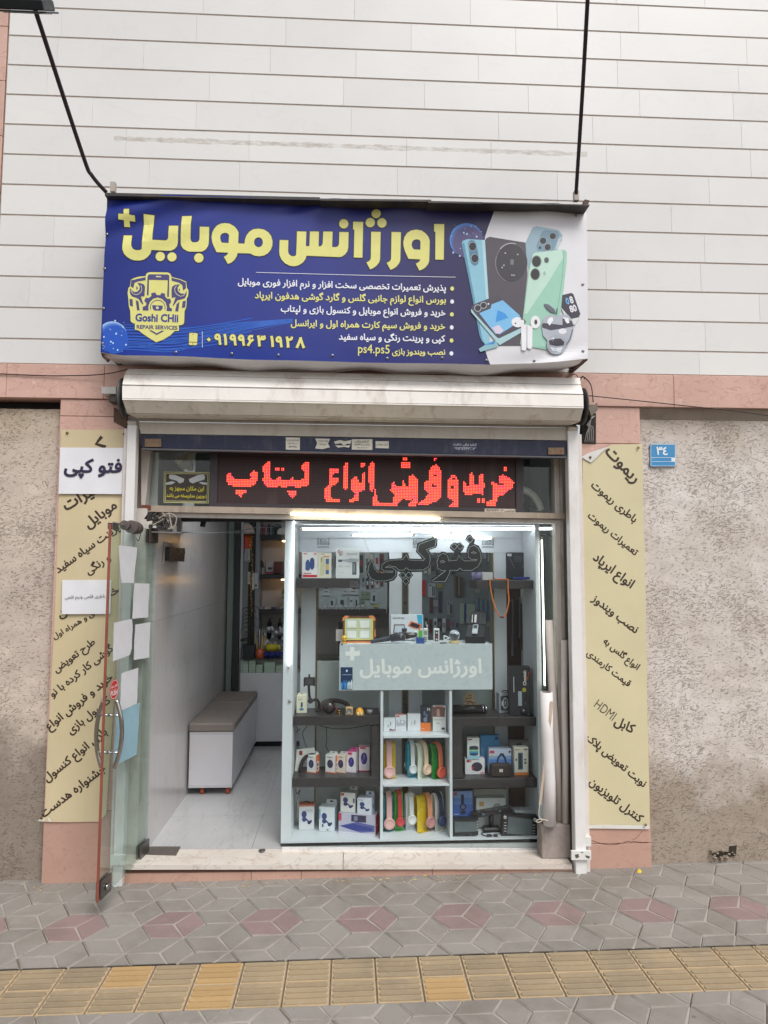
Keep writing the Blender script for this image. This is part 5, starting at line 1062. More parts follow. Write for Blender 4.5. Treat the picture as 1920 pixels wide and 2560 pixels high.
sheet('white paper with a ragged lower corner on the glass door, by the edge guard', Z3([(838, 2035), (1018, 1996)])+Z4([(792, 40), (785, 190), (770, 245), (635, 295)]), M_PAP, grp=G_)
sheet('plain white paper on the glass door beside the ragged one, nearer the hinge', Z3([(1055, 2055), (1210, 2030)])+Z4([(922, 265), (800, 285)]), M_PAP, .0069, grp=G_)
sheet('white paper on the glass door directly above the pale blue sheet', Z4([(705, 390), (838, 345), (825, 630), (690, 690)]), M_PAP, .0076, grp=G_)
sheet('pale blue sheet of paper on the glass door behind the pull handle', Z4([(668, 700), (850, 620), (825, 1030), (640, 1125)]), P((150, 186, 200), .6, var=.05, vs=5), .0062, grp=G_)
# floor spring plate and door stop
mb = MB(); q = [Gz(x, y, ZFL+.012) for x, y in ((372, 2116), (451, 2116), (440, 2136), (352, 2135))]; mb.ext(q, (0, 0, -.012)); solo('floor_plate', 'dull metal floor spring plate in the doorstep under the door hinge', 'plate', mb, P((112, 104, 98), .45, .5, var=.12))
mb = MB(); p = Gz(655, 2126, ZFL+.004); mb.lathe([(0, 0), (.022, 0), (.022, .003), (.013, .004), (.012, .001), (0, .001)], Matrix.Translation(p), 16); solo('door_bolt_ring', 'small round metal bolt socket in the doorstep', 'socket', mb, P((120, 118, 116), .3, .8))
# tangle of adaptors and cables over the door
t = T('cable_tangle', 'tangle of adaptors, plugs and cables at the top corner above the open door', 'cables')
mb = MB(); mb.q4((371, 1281), (383, 1281), (371, 1300), (360, 1297), .06, .03); t.part('adaptor', mb, P((44, 42, 44), .5)); mb = MB(); mb.q4((366, 1304), (380, 1302), (378, 1322), (364, 1324), .05, .03); mb.rect(378, 1314, 390, 1320, .05, .02); t.part('plug', mb, P((204, 198, 186), .5))
mb = MB(); mb.rect(372, 1311, 381, 1320, .04, .02); mb.rect(383, 1292, 392, 1300, .05, .03); mb.q4((381, 1315), (412, 1318), (412, 1324), (381, 1322), .07, .03); t.part('plug', mb, P((38, 38, 42), .5))
rr = random.Random(12); mb = MB()
for k in range(9):
    pts = [W(372+rr.uniform(-6, 60), 1282+rr.uniform(0, 44), .05+rr.uniform(0, .06)) for _ in range(5)]; pts.sort(key=lambda v: v.x); mb.tube(smooth_path(pts, 6), rr.choice((.003, .004, .0025)), 6, k % 2)
mb.tube(smooth_path([W(398, 1296, .05), W(420, 1284, .05), W(440, 1292, .06), W(436, 1316, .06), W(420, 1322, .06)], 6), .0035, 6, 1)
t.part('cables', mb, [P((44, 42, 44), .5), P((176, 166, 150), .5)]); mb = MB(); mb.rect(432, 1313, 441, 1330, .06, .02); mb.q4((372, 1328), (452, 1330), (452, 1333), (372, 1331), .05, .06); t.part('tray', mb, P((128, 128, 128), .4, .3)); t.end()
t = T('door_rollers', 'pair of dark rubber rollers on a rod by the top of the open door', 'roller'); a, b = W(284, 1306, -.45), W(356, 1324, .0)
for f0, f1, r in ((.34, .42, .03), (.57, .66, .042), (.67, .76, .042), (.77, .84, .036)): mb = MB(); mb.tube([a.lerp(b, f0), a.lerp(b, f1)], r, 16); t.part('rubber_roller', mb, P((96, 84, 82), .6, var=.1))
mb = MB(); mb.tube([a, b], .006, 8); mb.tube(smooth_path([W(352, 1322, -.02), W(351, 1338, -.02), W(346, 1352, -.02), W(341, 1346, -.02)], 5), .003, 6); t.part('rod', mb, P((150, 146, 142), .3, .8)); t.end()

# ================================================================ SIDE BANNERS
M_CRM = P((206, 190, 154), .6, var=.04, vs=3, dirt=(200, 184, 142), ds=3); M_CRM2 = P((207, 197, 160), .6, var=.04, vs=3, dirt=(200, 191, 152), ds=3)
INK = F((58, 44, 34), .6)
def cloth_sheet(L, Y, amp):
    mb = MB(); mb.ext([W(x, y, Y) for x, y in L], (0, .0015, 0)); mb.chop(.05)
    for v in mb.bm.verts: v.co.y -= amp*(1+sin(9*v.co.x+2.2*v.co.z)*sin(3.1*v.co.z+1))
    return mb
def wv(Y, amp): return lambda mb, l: mb.chop(.05).warp(lambda v: Vector((v.x, v.y-.001*l-amp*(1+sin(9*v.x+2.2*v.z)*sin(3.1*v.z+1)), v.z)))
YBn = -.006
t = T('fabric_banner', 'tall cream fabric banner with diagonal brown lettering on the left pilaster', 'banner', 'cream banners either side of the shop')
L = [(153, 1074), (235, 1075), (317, 1074), (316, 1200), (300, 1500), (282, 1800), (266, 2034), (250, 2054), (170, 2055), (125, 2054), (112, 2051), (118, 1900), (135, 1600), (146, 1300)]
sh_ = t.part('cloth', cloth_sheet(L, YBn, .004), M_CRM); W_ = wv(YBn, .004)
mb = MB(); mb.pp([(112, 2040), (125, 2046), (128, 2055), (93, 2052.5)], YBn-.006, .001); t.part('folded_corner', mb, P((212, 206, 192), .6), sh_)
mb = MB(); z3 = lambda p: Z3([p])[0]; z4 = lambda p: Z4([p])[0]
flat(mb, [stroke(Z3([(718, 130), (660, 205), (760, 238)]), 9)], YBn)
for s, a, b, h in (('تعمیرات', z3((352, 892)), z3((840, 610)), 1), ('موبایل', z3((580, 1072)), z3((880, 850)), 1), ('پرینت سیاه سفید', z3((268, 1532)), z3((905, 1075)), 1), ('و رنگی', z3((580, 1545)), z3((815, 1385)), 1),
                   ('خدمات تلفن', z3((285, 1985)), z3((905, 1725)), .9), ('ی و همراه اول', z3((232, 2205)), z3((650, 1950)), .9), ('طرح تعویض', z4((195, 385)), z4((505, 150)), 1), ('گوشی کار کرده با نو', z4((165, 580)), z4((650, 200)), 1),
                   ('خرید و فروش انواع', z4((135, 840)), z4((645, 430)), 1), ('کنسول بازی', z4((308, 872)), z4((628, 610)), 1), ('بازی انواع کنسول', z4((120, 1248)), z4((600, 860)), 1), ('جشنواره هدست', z4((95, 1528)), z4((590, 1150)), 1)): ml = MB(); write(ml, fa(s), a, b, YBn, h, .03); t.part('lettering_line', W_(ml, 1), INK, sh_)
t.part('lettering_line', W_(mb, 1), INK, sh_)
mb = MB()
for x, y in ((168, 1082), (310, 1085), (104, 2045)): mb.lathe([(.003, 0), (.009, 0), (.008, .003), (.003, .003)], Matrix.Translation(W(x, y, YBn-.0075)+Vector((0, 0, 0))) @ Matrix.Rotation(pi/2, 4, 'X'), 12)
t.part('eyelets', mb, P((122, 92, 50), .4, .6)); t.end()
t = T('fabric_banner', 'tall cream fabric banner with diagonal brown lettering on the right pilaster, top corner torn', 'banner', 'cream banners either side of the shop')
L = [(1456, 1143), (1475, 1152), (1492, 1137), (1512, 1120), (1526, 1113), (1560, 1111), (1605, 1110), (1612, 1400), (1619, 1800), (1624, 2063), (1464, 2061), (1460, 1800), (1457, 1500)]
sh_ = t.part('cloth', cloth_sheet(L, YBn, .004), M_CRM2); Z5b, Z6b = zt(1400, 1060, .31344), zt(1340, 1560, .3496); z5 = lambda p: Z5b([p])[0]; z6 = lambda p: Z6b([p])[0]
mb = MB(); mb.pp([(1464, 2061.5), (1624, 2063.5), (1624, 2073), (1464, 2071)], YBn-.004, .001); t.part('hem', mb, P((218, 216, 208), .6), sh_)
mb = MB(); mb.pp(Z5b([(172, 262), (225, 232), (350, 190), (388, 182), (330, 230), (285, 275), (248, 308), (205, 285)]), YBn-.012, .001); t.part('folded_corner', mb, P((214, 212, 208), .6), sh_)
mb = MB()
for s, a, b, h in (('ریموت', z5((352, 222)), z5((590, 478)), 1), ('باطری ریموت', z5((240, 495)), z5((590, 790)), 1), ('تعمیرات ریموت', z5((214, 738)), z5((598, 1052)), 1), ('انواع ایرپاد', z5((255, 1075)), z5((560, 1312)), 1.05), ('نصب ویندوز', z5((245, 1400)), z5((600, 1672)), 1),
                   ('انواع گلس به', z6((475, 130)), z6((722, 330)), 1), ('قیمت کارمندی', z6((355, 215)), z6((660, 450)), 1), ('کابل', z6((552, 712)), z6((690, 782)), 1), ('نوبت تعویض پلاک', z6((352, 820)), z6((766, 1168)), 1), ('کنترل تلویزیون', z6((374, 1135)), z6((742, 1422)), 1)): ml = MB(); write(ml, fa(s), a, b, YBn, h, .03); t.part('lettering_line', wv(YBn, .004)(ml, 1), INK, sh_)
write(mb, 'HDMI', z6((408, 588)), z6((540, 692)), YBn, 1.35, -.008)
t.part('lettering_line', wv(YBn, .004)(mb, 1), INK, sh_)
mb = MB()
for x, y in ((1596, 1119), (1476, 1143), (1469, 2058), (1614, 2062)): mb.lathe([(.003, 0), (.009, 0), (.008, .003), (.003, .003)], Matrix.Translation(W(x, y, YBn-.015)) @ Matrix.Rotation(pi/2, 4, 'X'), 12)
t.part('eyelets', mb, P((122, 92, 60), .4, .6)); t.end()
for lab, L, s, a, b, bold, inkc, hs in (('white paper with one large dark Persian word taped on the cream banner', [(290, 240), (960, 245), (945, 718), (272, 715)], 'فتو کپی', (325, 492), (922, 494), .035, (44, 36, 66), 1.0), ('white paper with one small line of print taped on the cream banner behind the door', [(312, 1598), (812, 1595), (803, 1945), (305, 1948)], 'باطری قلمی ونیم قلمی', (335, 1788), (750, 1776), .0, (70, 68, 72), 1.0)):
    t = T('printed_paper', lab, 'paper'); mb = MB(); mb.pp(Z3(L), YBn-.0175, .001); mb.chop(.04); mb.warp(lambda v: Vector((v.x, v.y-.0012*(1+sin(31*v.x+9*v.z)), v.z))); t.part('sheet', mb, P((226, 226, 230), .65, var=.02))
    mb = MB(); write(mb, fa(s), z3(a), z3(b), YBn-.0225, hs, bold); t.part('lettering', mb, F(inkc)); t.end()
# ================================================================ GOODS IN THE WINDOW
def seat(x, y, key, lo=.02, hi=.02):
    z, yf, yb = SHELF[key]; p = Gz(x, y, z); p.y = max(yf+lo, min(yb-hi, p.y)); q = W(x, y, p.y); return Vector((q.x, p.y, z+.0008))
def bx(name, label, cat, x0, y0, x1, y1, key, depth, col, prints=(), yaw=0, tab=None, Y=None, group=None, top=None, r=.45, side=None):
    """boxed goods: carton with printed front (u,v from lower left), optional hang tab and side prints"""
    b = seat((x0+x1)/2, y1, key) if Y is None else W((x0+x1)/2, y1, Y)
    ya = radians(yaw); w = (W(x1, y1, b.y).x-W(x0, y1, b.y).x)/cos(ya); h = W(x0, y0, b.y).z-W(x0, y1, b.y).z
    M = Matrix.Translation(b) @ Matrix.Rotation(ya, 4, 'Z'); t = T(name, label, cat, group)
    mb = MB(); mb.box(-w/2, w/2, 0, depth, 0, h, 0, .0012, M)
    mats = [F(col, r)]; t.part('carton', mb, mats)
    if tab:
        mb = MB(); u0, u1, th, tc = tab; a, c = -w/2+w*u0, -w/2+w*u1; m = (a+c)/2; hw = (c-a)*.2
        mb.ext([M @ Vector(p) for p in ((a, depth-.004, h), (c, depth-.004, h), (c-.004, depth-.004, h+th), (a+.004, depth-.004, h+th))], M.to_3x3() @ Vector((0, .002, 0)))
        tb = t.part('hang_tab', mb, F(tc)); mb = MB()
        mb.ext([M @ Vector(p) for p in ((m-hw, depth-.0056, h+th*.4), (m+hw, depth-.0056, h+th*.4), (m+hw*.4, depth-.0056, h+th*.75), (m-hw*.4, depth-.0056, h+th*.75))], M.to_3x3() @ Vector((0, .001, 0))); t.part('hang_slot', mb, F((50, 46, 48)), tb)
    if prints or side or top:
        ms = []; ix = {}
        def mi(c):
            if c not in ix: ix[c] = len(ms); ms.append(F(c, r))
            return ix[c]
        mb = MB(); lv = 0
        for kind, c, dd in prints:
            lv += 1; e = -.0004-.00035*lv
            V = lambda u, v: M @ Vector((-w/2+w*u, e, h*v))
            if kind == 'r': u0, v0, u1, v1 = dd; mb.poly([V(u0, v0), V(u1, v0), V(u1, v1), V(u0, v1)], mi(c))
            elif kind == 'e': u, v, ru, rv = dd; mb.poly([V(u+ru*cos(2*pi*k/16), v+rv*sin(2*pi*k/16)) for k in range(16)], mi(c))
            elif kind == 'p': mb.poly([V(u, v) for u, v in dd], mi(c))
            elif kind == 't': s, u0, v, u1 = dd; put(mb, s, V(u0, v), V(u1, v), M.to_3x3() @ Vector((0, 1, 0)), 1.0, .02, mi(c))
            elif kind == 'T':      # lettering running up the box
                s, u, v0, v1, wd = dd; a, b2 = V(u, v0), V(u, v1); vf = glyphs(s, .03); xs = [q.x for q in vf[0]]; k = (b2-a).length/(max(xs)-min(xs)); ux = (b2-a).normalized(); vx = -(M.to_3x3() @ Vector((1, 0, 0)))
                mb.add(vf, lambda q: a+ux*((q.x-min(xs))*k)+vx*(q.y*k*wd), mi(c))
        for c, (v0, v1, d0, d1), sx in (side or ()):
            lv += 1; x = (w/2+.0004+.0003*lv)*sx; mb.poly([M @ Vector(p) for p in ((x, depth*d0, h*v0), (x, depth*d1, h*v0), (x, depth*d1, h*v1), (x, depth*d0, h*v1))], mi(c))
        if top: mb.poly([M @ Vector(p) for p in ((-w/2, 0, h+.0006), (w/2, 0, h+.0006), (w/2, depth, h+.0006), (-w/2, depth, h+.0006))], mi(top))
        t.part('printed_face', mb, ms)
    t.end(b); return t
def lines(c, *rows): return [('r', c, q) for q in rows]
NV, BK, RD, OR, WH = (40, 50, 110), (36, 36, 40), (200, 40, 52), (236, 120, 60), (226, 226, 226)
MOUNT = [('e', (58, 66, 122), (.34, .62, .17, .14)), ('e', (58, 66, 122), (.34, .42, .14, .1)), ('p', (44, 52, 104), [(.42, .5), (.66, .36), (.84, .4), (.86, .32), (.72, .22), (.58, .24), (.56, .34), (.4, .42)])]
def mouse(c, c2): return [('e', c, (.48, .5, .3, .24)), ('e', c2, (.48, .56, .06, .1)), ('p', c2, [(.25, .5), (.38, .42), (.36, .32), (.24, .4)])]
# high dark shelf nearest the doorway
bx('product_box', 'white box with red foot showing two blue power banks on the shelf nearest the doorway', 'box', 755, 1381, 794, 1446, 'UL', .06, (226, 224, 226), [('r', RD, (.04, .04, .96, .13)), ('e', (60, 84, 140), (.36, .5, .15, .22)), ('e', (52, 74, 128), (.64, .56, .15, .24)), ('r', (60, 84, 140), (.21, .32, .51, .6)), ('r', (52, 74, 128), (.5, .4, .78, .74)), ('r', (200, 90, 90), (.08, .92, .3, .96)), ('r', (200, 60, 60), (.74, .91, .92, .95)), ('r', (170, 110, 110), (.1, .17, .6, .2))])
bx('product_box', 'cream phone box with a gold and blue handset picture beside the power bank box', 'box', 794.5, 1383, 828, 1447, 'UL', .05, (226, 222, 206), [('p', (206, 204, 168), [(.14, .08), (.5, .12), (.5, .86), (.18, .84)]), ('e', BK, (.26, .78, .03, .025)), ('e', BK, (.26, .72, .03, .025)), ('e', BK, (.26, .66, .03, .025)), ('r', (70, 110, 170), (.58, .16, .82, .76)), ('r', (212, 180, 130), (.58, .32, .82, .56)), ('r', (196, 70, 70), (.42, .83, .82, .86)), ('r', (120, 100, 90), (.2, .93, .5, .95))])
bx('product_box', 'tall white box picturing a hand-held vacuum, largest on the high dark shelf nearest the doorway', 'box', 839.5, 1374, 898, 1448, 'UL', .09, (222, 226, 230), [('r', (86, 92, 102), (.1, .55, .26, .63)), ('p', (168, 176, 186), [(.26, .58), (.48, .56), (.6, .52), (.84, .56), (.96, .56), (.96, .66), (.62, .68), (.5, .64), (.26, .63)]), ('r', (88, 94, 104), (.7, .12, .88, .55)), ('r', (130, 138, 148), (.73, .2, .82, .5)), ('t', (50, 50, 70), ('AKO', .14, .87, .3)), ('t', (60, 60, 70), ('AJ54', .12, .77, .28)), ('p', (196, 50, 60), [(.07, .9), (.1, .96), (.2, .98), (.11, .93), (.1, .88), (.16, .85), (.36, .84), (.12, .83)])]+lines((150, 154, 162), (.44, .84, .92, .855), (.44, .8, .9, .815), (.1, .42, .26, .43), (.1, .38, .3, .39), (.4, .4, .6, .41), (.12, .2, .2, .21), (.24, .2, .34, .21), (.12, .1, .2, .11)))
# high dark shelf above the orange loop
b = seat(1296, 1449, 'UR'); 
t = T('carry_case', 'black ribbed tool case standing on the high dark shelf above the orange loop', 'case'); w = W(1327, 1440, b.y).x-W(1261, 1440, b.y).x; h = W(1290, 1381, b.y).z-b.z; M = Matrix.Translation(b) @ Matrix.Rotation(radians(-14), 4, 'Z')
mb = MB(); mb.box(-w*.45, w*.45, 0, .10, 0, h, 0, .008, M); t.part('shell', mb, P((44, 46, 54), .4, var=.12)); mb = MB()
for k in range(3): mb.box(-w*.14, w*.14, -.004, -.0005, h*(.66+.08*k), h*(.69+.08*k), 0, 0, M)
for s in (-1, 1): mb.ext([M @ Vector(p) for p in ((s*w*.34, -.0005, h*.82), (s*w*.3, -.0005, h*.82), (s*w*.12, -.0005, h*.42), (s*w*.16, -.0005, h*.42))], M.to_3x3() @ Vector((0, -.003, 0)))
t.part('ribs', mb, P((86, 90, 98), .35)); mb = MB(); mb.box(-w*.4, -w*.24, -.002, -.0005, h*.86, h*.96, 0, 0, M); t.part('label', mb, F((200, 200, 204))); mb = MB()
for k in (.2, .5, .8): mb.box(w*.451, w*.458, .03, .05, h*k, h*k+.02, 0, 0, M)
t.part('latches', mb, P((150, 150, 154), .3, .6)); t.end(b)
b = seat(1192, 1450, 'UR'); mb = MB(); r = (W(1206, 1445, b.y).x-W(1180, 1445, b.y).x)/2; h = W(1190, 1431, b.y).z-b.z; mb.lathe([(0, 0), (r*.82, 0), (r, h), (r*.94, h), (r*.78, .004), (0, .004)], Matrix.Translation(b), 20); solo('small_tub', 'small lilac plastic tub beside a white box above the orange loop', 'tub', mb, P((142, 132, 176), .35))
bx('product_box', 'small plain white box beside the lilac tub', 'box', 1206, 1431, 1232, 1450, 'UR', .05, (222, 222, 216))
def coil(label, x, y, key, r, c, n=3, sq=.12, off=0.0):
    b = seat(x, y, key); mb = MB(); pts = []
    for k in range(n*18+1): a = 2*pi*k/18; pts.append(b+Vector((r*cos(a), r*.9*sin(a)+off, .006+.0045*k/18)))
    mb.tube(pts, .0042, 6); return solo('coiled_cable', label, 'cable', mb, P(c, .4))
coil('blue coiled cable lying in front of the black ribbed case', 1305, 1450, 'UR', .062, (52, 62, 150), 3)
z, yf, yb = SHELF['UR']; pts = [W(1225, 1463, .294), W(1232, 1500, .292), W(1240, 1525, .292), W(1252, 1543, .292), W(1262, 1540, .292), W(1269, 1520, .292), W(1272, 1500, .293), W(1270, 1474, .295)]
mb = MB(); top1, top2 = Vector((pts[0].x, .296, z+.006)), Vector((pts[-1].x, .296, z+.006)); mb.tube(smooth_path([Vector((pts[0].x+.02, .36, z+.006)), top1, Vector((pts[0].x, .293, z-.004))]+pts+[Vector((pts[-1].x, .2935, z-.004)), top2, Vector((pts[-1].x-.03, .37, z+.007)), Vector((pts[-1].x-.09, .33, z+.008))], 6), .0052, 8)
t = T('orange_cable', 'orange cable hanging in a loop below the high dark shelf above the orange loop', 'cable'); t.part('lead', mb, P((214, 118, 52), .4)); mb = MB(); c = W(1255, 1543, .288); mb.tube([c+Vector((-.012, 0, .003)), c+Vector((.012, 0, -.002))], .0075, 8); t.part('joiner', mb, P((96, 52, 44), .5)); t.end()
# lower left, first shelf
bx('product_box', 'slim cream box with a blue gadget picture beside the black phone holder', 'box', 741, 1739, 766.5, 1783, 'L1', .045, (222, 218, 196), [('t', (70, 66, 60), ('LAX', .2, .74, .5)), ('p', (44, 62, 104), [(.42, .3), (.62, .38), (.6, .62), (.44, .62)]), ('e', (92, 132, 160), (.5, .22, .22, .08))], tab=(.08, .9, .012, (222, 220, 204)))
b = seat(790, 1777, 'L1', .05); t = T('phone_holder', 'black phone holder on a tall jointed stalk on the dark shelf of the headset', 'phone holder'); Y = b.y; mk = P((40, 38, 40), .4)
mb = MB(); mb.tube(smooth_path([W(795, 1774, Y), W(797, 1757, Y), W(790, 1748, Y), W(779, 1752, Y), W(774, 1742, Y), W(772, 1718, Y), W(772, 1700, Y)], 5), .0095, 10); mb.box(b.x-.0, b.x+.034, Y-.03, Y+.03, b.z, b.z+.012, 0, .004); t.part('stalk', mb, mk); mb = MB(); mb.tube([W(776, 1752, Y-.016), W(776, 1752, Y+.016)], .02, 14); t.part('joint', mb, mk)
mb = MB(); mb.rect(760, 1694, 786, 1714, Y-.014, .02); mb.rect(759, 1697, 762, 1717, Y-.022, .03); mb.rect(784, 1694, 787, 1716, Y-.022, .03); mb.rect(771, 1686, 775, 1694, Y-.01, .012); t.part('clamp', mb, mk); mb = MB(); mb.rect(763, 1697, 783, 1711, Y-.0165, .002); t.part('pad', mb, P((70, 70, 74), .6)); t.end(b)
b = seat(835, 1787, 'L1'); t = T('vr_headset', 'dark brown virtual reality style headset lying on the dark shelf of the headset', 'headset'); Y = b.y
mb = MB(); c = W(823, 1770, Y+.03); mb.ball((c.x, c.y, b.z+.045), .05, 18, 0, (.95, .7, .9)); t.part('visor', mb, P((48, 38, 38), .3, coat=.3)); mb = MB(); mb.tube(smooth_path([W(806, 1778, Y+.05), W(805, 1762, Y+.06), W(818, 1753, Y+.08), W(845, 1752, Y+.1), W(866, 1760, Y+.09), W(872, 1772, Y+.07)], 6), .016, 10); t.part('strap', mb, P((56, 46, 44), .7)); mb = MB(); mb.tube(smooth_path([W(838, 1766, Y+.012), W(841, 1772, Y+.005), W(840, 1783, Y+.01)], 4), .004, 6); t.part('red_trim', mb, P((150, 40, 60), .4)); t.end(b)
b = seat(848, 1785, 'L1'); mb = MB(); mb.lathe([(0, 0), (.012, 0), (.008, .008), (.006, .018), (.013, .026), (0, .028)], Matrix.Translation(b), 14); solo('gold_trinket', 'tiny shiny gold stand on the dark shelf of the headset', 'trinket', mb, P((214, 176, 60), .2, 1))
b = seat(873, 1790, 'L1', .005); t = T('mini_speaker', 'small square beige speaker with a round grey cone on the dark shelf of the headset', 'speaker'); w = .026; M = Matrix.Translation(b)
mb = MB(); mb.box(-w, w, 0, .04, 0, 2*w+.006, 0, .005, M); t.part('body', mb, P((196, 160, 110), .5)); mb = MB(); mb.lathe([(0, -.004), (.014, -.004), (.021, .004), (.021, 0), (0, 0)], M @ Matrix.Translation((0, -.0005, w+.003)) @ Matrix.Rotation(pi/2, 4, 'X'), 18); t.part('cone', mb, P((140, 136, 130), .5)); t.end(b)
b = seat(899, 1787, 'L1'); t = T('toy_hat', 'yellow cap-shaped plastic toy with white tips on the dark shelf of the headset', 'toy'); mb = MB(); mb.lathe([(.03, 0), (.03, .02), (.022, .04), (.008, .05), (0, .05)], Matrix.Translation(b), 16); t.part('dome', mb, P((224, 160, 44), .4)); mb = MB()
for s in (-1, 1): mb.ball((b.x+s*.012, b.y-.03, b.z+.012), .011, 10, 0, (.8, .7, 1.1))
t.part('tips', mb, P((232, 214, 170), .4)); t.end(b)
b = seat(924, 1786, 'L1'); mb = MB(); mb.lathe([(0, 0), (.022, 0), (.022, .03), (.019, .033), (0, .033)], Matrix.Translation(b), 18); solo('round_tin', 'small round grey tin at the right end of the dark shelf of the headset', 'tin', mb, P((150, 150, 154), .35, .5))
# second lower left shelf
b = seat(764, 1933, 'L2', .03); Y = b.y; t = T('neck_cushion_pack', 'white card pack with a black curved collar leaning beside the orange mouse box', 'pack')
mb = MB(); mb.pp([(737, 1930), (742, 1874), (786, 1868), (788, 1884), (764, 1890), (753, 1910), (750, 1932)], Y+.05, .004); cd_ = t.part('card', mb, F((222, 220, 214))); mb = MB(); mb.tube(smooth_path([W(749, 1929, Y+.03), W(755, 1905, Y+.03), W(765, 1892, Y+.03), W(780, 1887, Y+.03), W(792, 1890, Y+.04)], 6), .013, 10); t.part('collar', mb, P((40, 36, 40), .6)); mb = MB(); mb.rect(748, 1877, 756, 1888, Y+.0485, .001); t.part('logo_print', mb, F((150, 40, 46)), cd_); t.end(b)
for lab, x0, x1, c, pr_, tb in (('white mouse box with orange side, beside the black collar pack', 767, 781, WH, mouse((48, 48, 92), (80, 84, 130)), (.1, .95)), ('white mouse box with orange side, beside the beige mouse box', 813, 830, WH, mouse((52, 46, 80), (70, 64, 100)), (.1, .95)), ('white and beige mouse box between the orange and pink mouse boxes', 841, 855, (226, 214, 202), mouse((64, 44, 84), (90, 70, 120)), (.1, .95))):
    sc = OR if 'orange side' in lab else (222, 190, 166)
    bx('mouse_box', lab, 'box', x0, 1888, x1+8, 1932, 'L2', .055, c, pr_+[('r', (236, 140, 80) if sc == OR else sc, (0, 0, 1, .05)), ('r', (130, 120, 130), (.2, .86, .7, .9))], yaw=-24, tab=(tb[0], tb[1], .014, (226, 224, 218)), side=[(sc, (0, 1, 0, 1), 1), ((226, 222, 216), (.08, .62, .15, .85), 1)]+([((50, 50, 96), (.36, .52, .3, .7), 1), ((50, 50, 96), (.14, .28, .35, .65), 1)] if sc == OR else []))
bx('mouse_box', 'white gaming mouse box with a pink top flap on the dark shelf of mouse boxes', 'box', 866.5, 1880, 890, 1931, 'L2', .06, (224, 214, 220), mouse((52, 40, 116), (110, 90, 180))+[('r', (206, 50, 110), (.12, .86, .56, .98)), ('r', (224, 206, 214), (0, 0, 1, .06))], yaw=-14, tab=(.25, 1, .018, (226, 92, 160)), top=(226, 92, 160), side=[((214, 196, 204), (0, 1, 0, 1), 1)])
bx('mouse_box', 'tall white mouse box with a red top edge right of the pink one', 'box', 897, 1865, 924, 1928, 'L2', .05, (226, 214, 218), mouse((48, 44, 124), (120, 110, 190))+[('r', (206, 50, 92), (.1, .88, .62, .95)), ('r', (196, 60, 90), (0, .97, 1, 1)), ('r', (196, 60, 90), (0, 0, 1, .03))], yaw=-6)
# bottom left
bx('mount_box', 'white phone mount box with an orange lid and black loop handle', 'box', 747, 2012, 785, 2075, 'F', .07, (218, 218, 220), MOUNT+[('r', (196, 110, 80), (0, .93, 1, 1)), ('r', (190, 186, 190), (.4, .78, .9, .8)), ('r', (190, 186, 190), (.4, .74, .9, .76))], top=(214, 120, 84))
b = W(766, 2012, seat(766, 2075, 'F').y+.03); mb = MB(); mb.tube(smooth_path([b+Vector((-.025, 0, -.001)), b+Vector((-.018, 0, .018)), b+Vector((0, 0, .024)), b+Vector((.018, 0, .018)), b+Vector((.025, 0, -.001))], 5), .004, 6); o = solo('loop_handle', 'black loop handle on the orange lidded box at the bottom left of the window', 'handle', mb, F(BK)); 
bx('mount_box', 'white phone mount box with a pale blue edge stripe', 'box', 797, 2018, 836, 2079, 'F', .08, (216, 222, 226), MOUNT+[('r', (120, 170, 206), (.02, .5, .1, .9)), ('r', (80, 84, 92), (.2, .18, .3, .3)), ('r', (80, 84, 92), (.5, .06, .62, .1))], yaw=-12, tab=(.3, 1, .03, (214, 218, 220)), side=[((110, 164, 204), (0, 1, .3, .45), 1)])
t = bx('scissor_box', 'long box with blue hair clipper picture and red ends, bottom of the window', 'box', 846, 2036, 938, 2086, 'F', .10, (190, 186, 204), [('p', (92, 98, 158), [(.02, .35), (.5, .62), (.98, .5), (.98, .2), (.6, .1), (.3, .22)]), ('p', (58, 66, 140), [(.05, .34), (.4, .52), (.9, .38), (.92, .24), (.45, .16)]), ('r', (52, 50, 78), (.35, .62, .75, .96)), ('r', (130, 128, 160), (.42, .68, .52, .9)), ('r', (196, 60, 78), (0, .62, .08, 1)), ('r', (222, 216, 226), (0, 0, 1, .09))], yaw=-16, side=[((192, 44, 66), (0, 1, 0, 1), 1), ((226, 160, 170), (.4, .5, .3, .6), 1)])
zt3 = t.r.location.z+max((v.co.z for v in t.o[0].data.vertices)); SHELF['S'] = (zt3, .26, .45)
bx('mount_box', 'white phone mount box with a small red logo, stacked on the clipper box at left', 'box', 851, 1982, 888, 2031, 'S', .07, (222, 220, 216), MOUNT+[('r', (190, 60, 66), (.04, .84, .24, .96)), ('r', (90, 94, 130), (.84, .5, .96, .72))], yaw=-14, tab=(.45, 1, .03, (216, 214, 212)), side=[((204, 202, 202), (0, 1, 0, 1), 1), ((110, 112, 130), (.3, .55, .3, .6), 1)])
bx('mount_box', 'bluish white phone mount box stacked on the clipper box at right', 'box', 893, 1996, 929, 2037, 'S', .07, (212, 216, 226), MOUNT+[('r', (120, 124, 150), (.1, .86, .4, .9))], yaw=-18, tab=(.4, 1, .03, (204, 210, 226)), side=[((192, 198, 212), (0, 1, 0, 1), 1), ((80, 84, 120), (.35, .6, .3, .6), 1)])
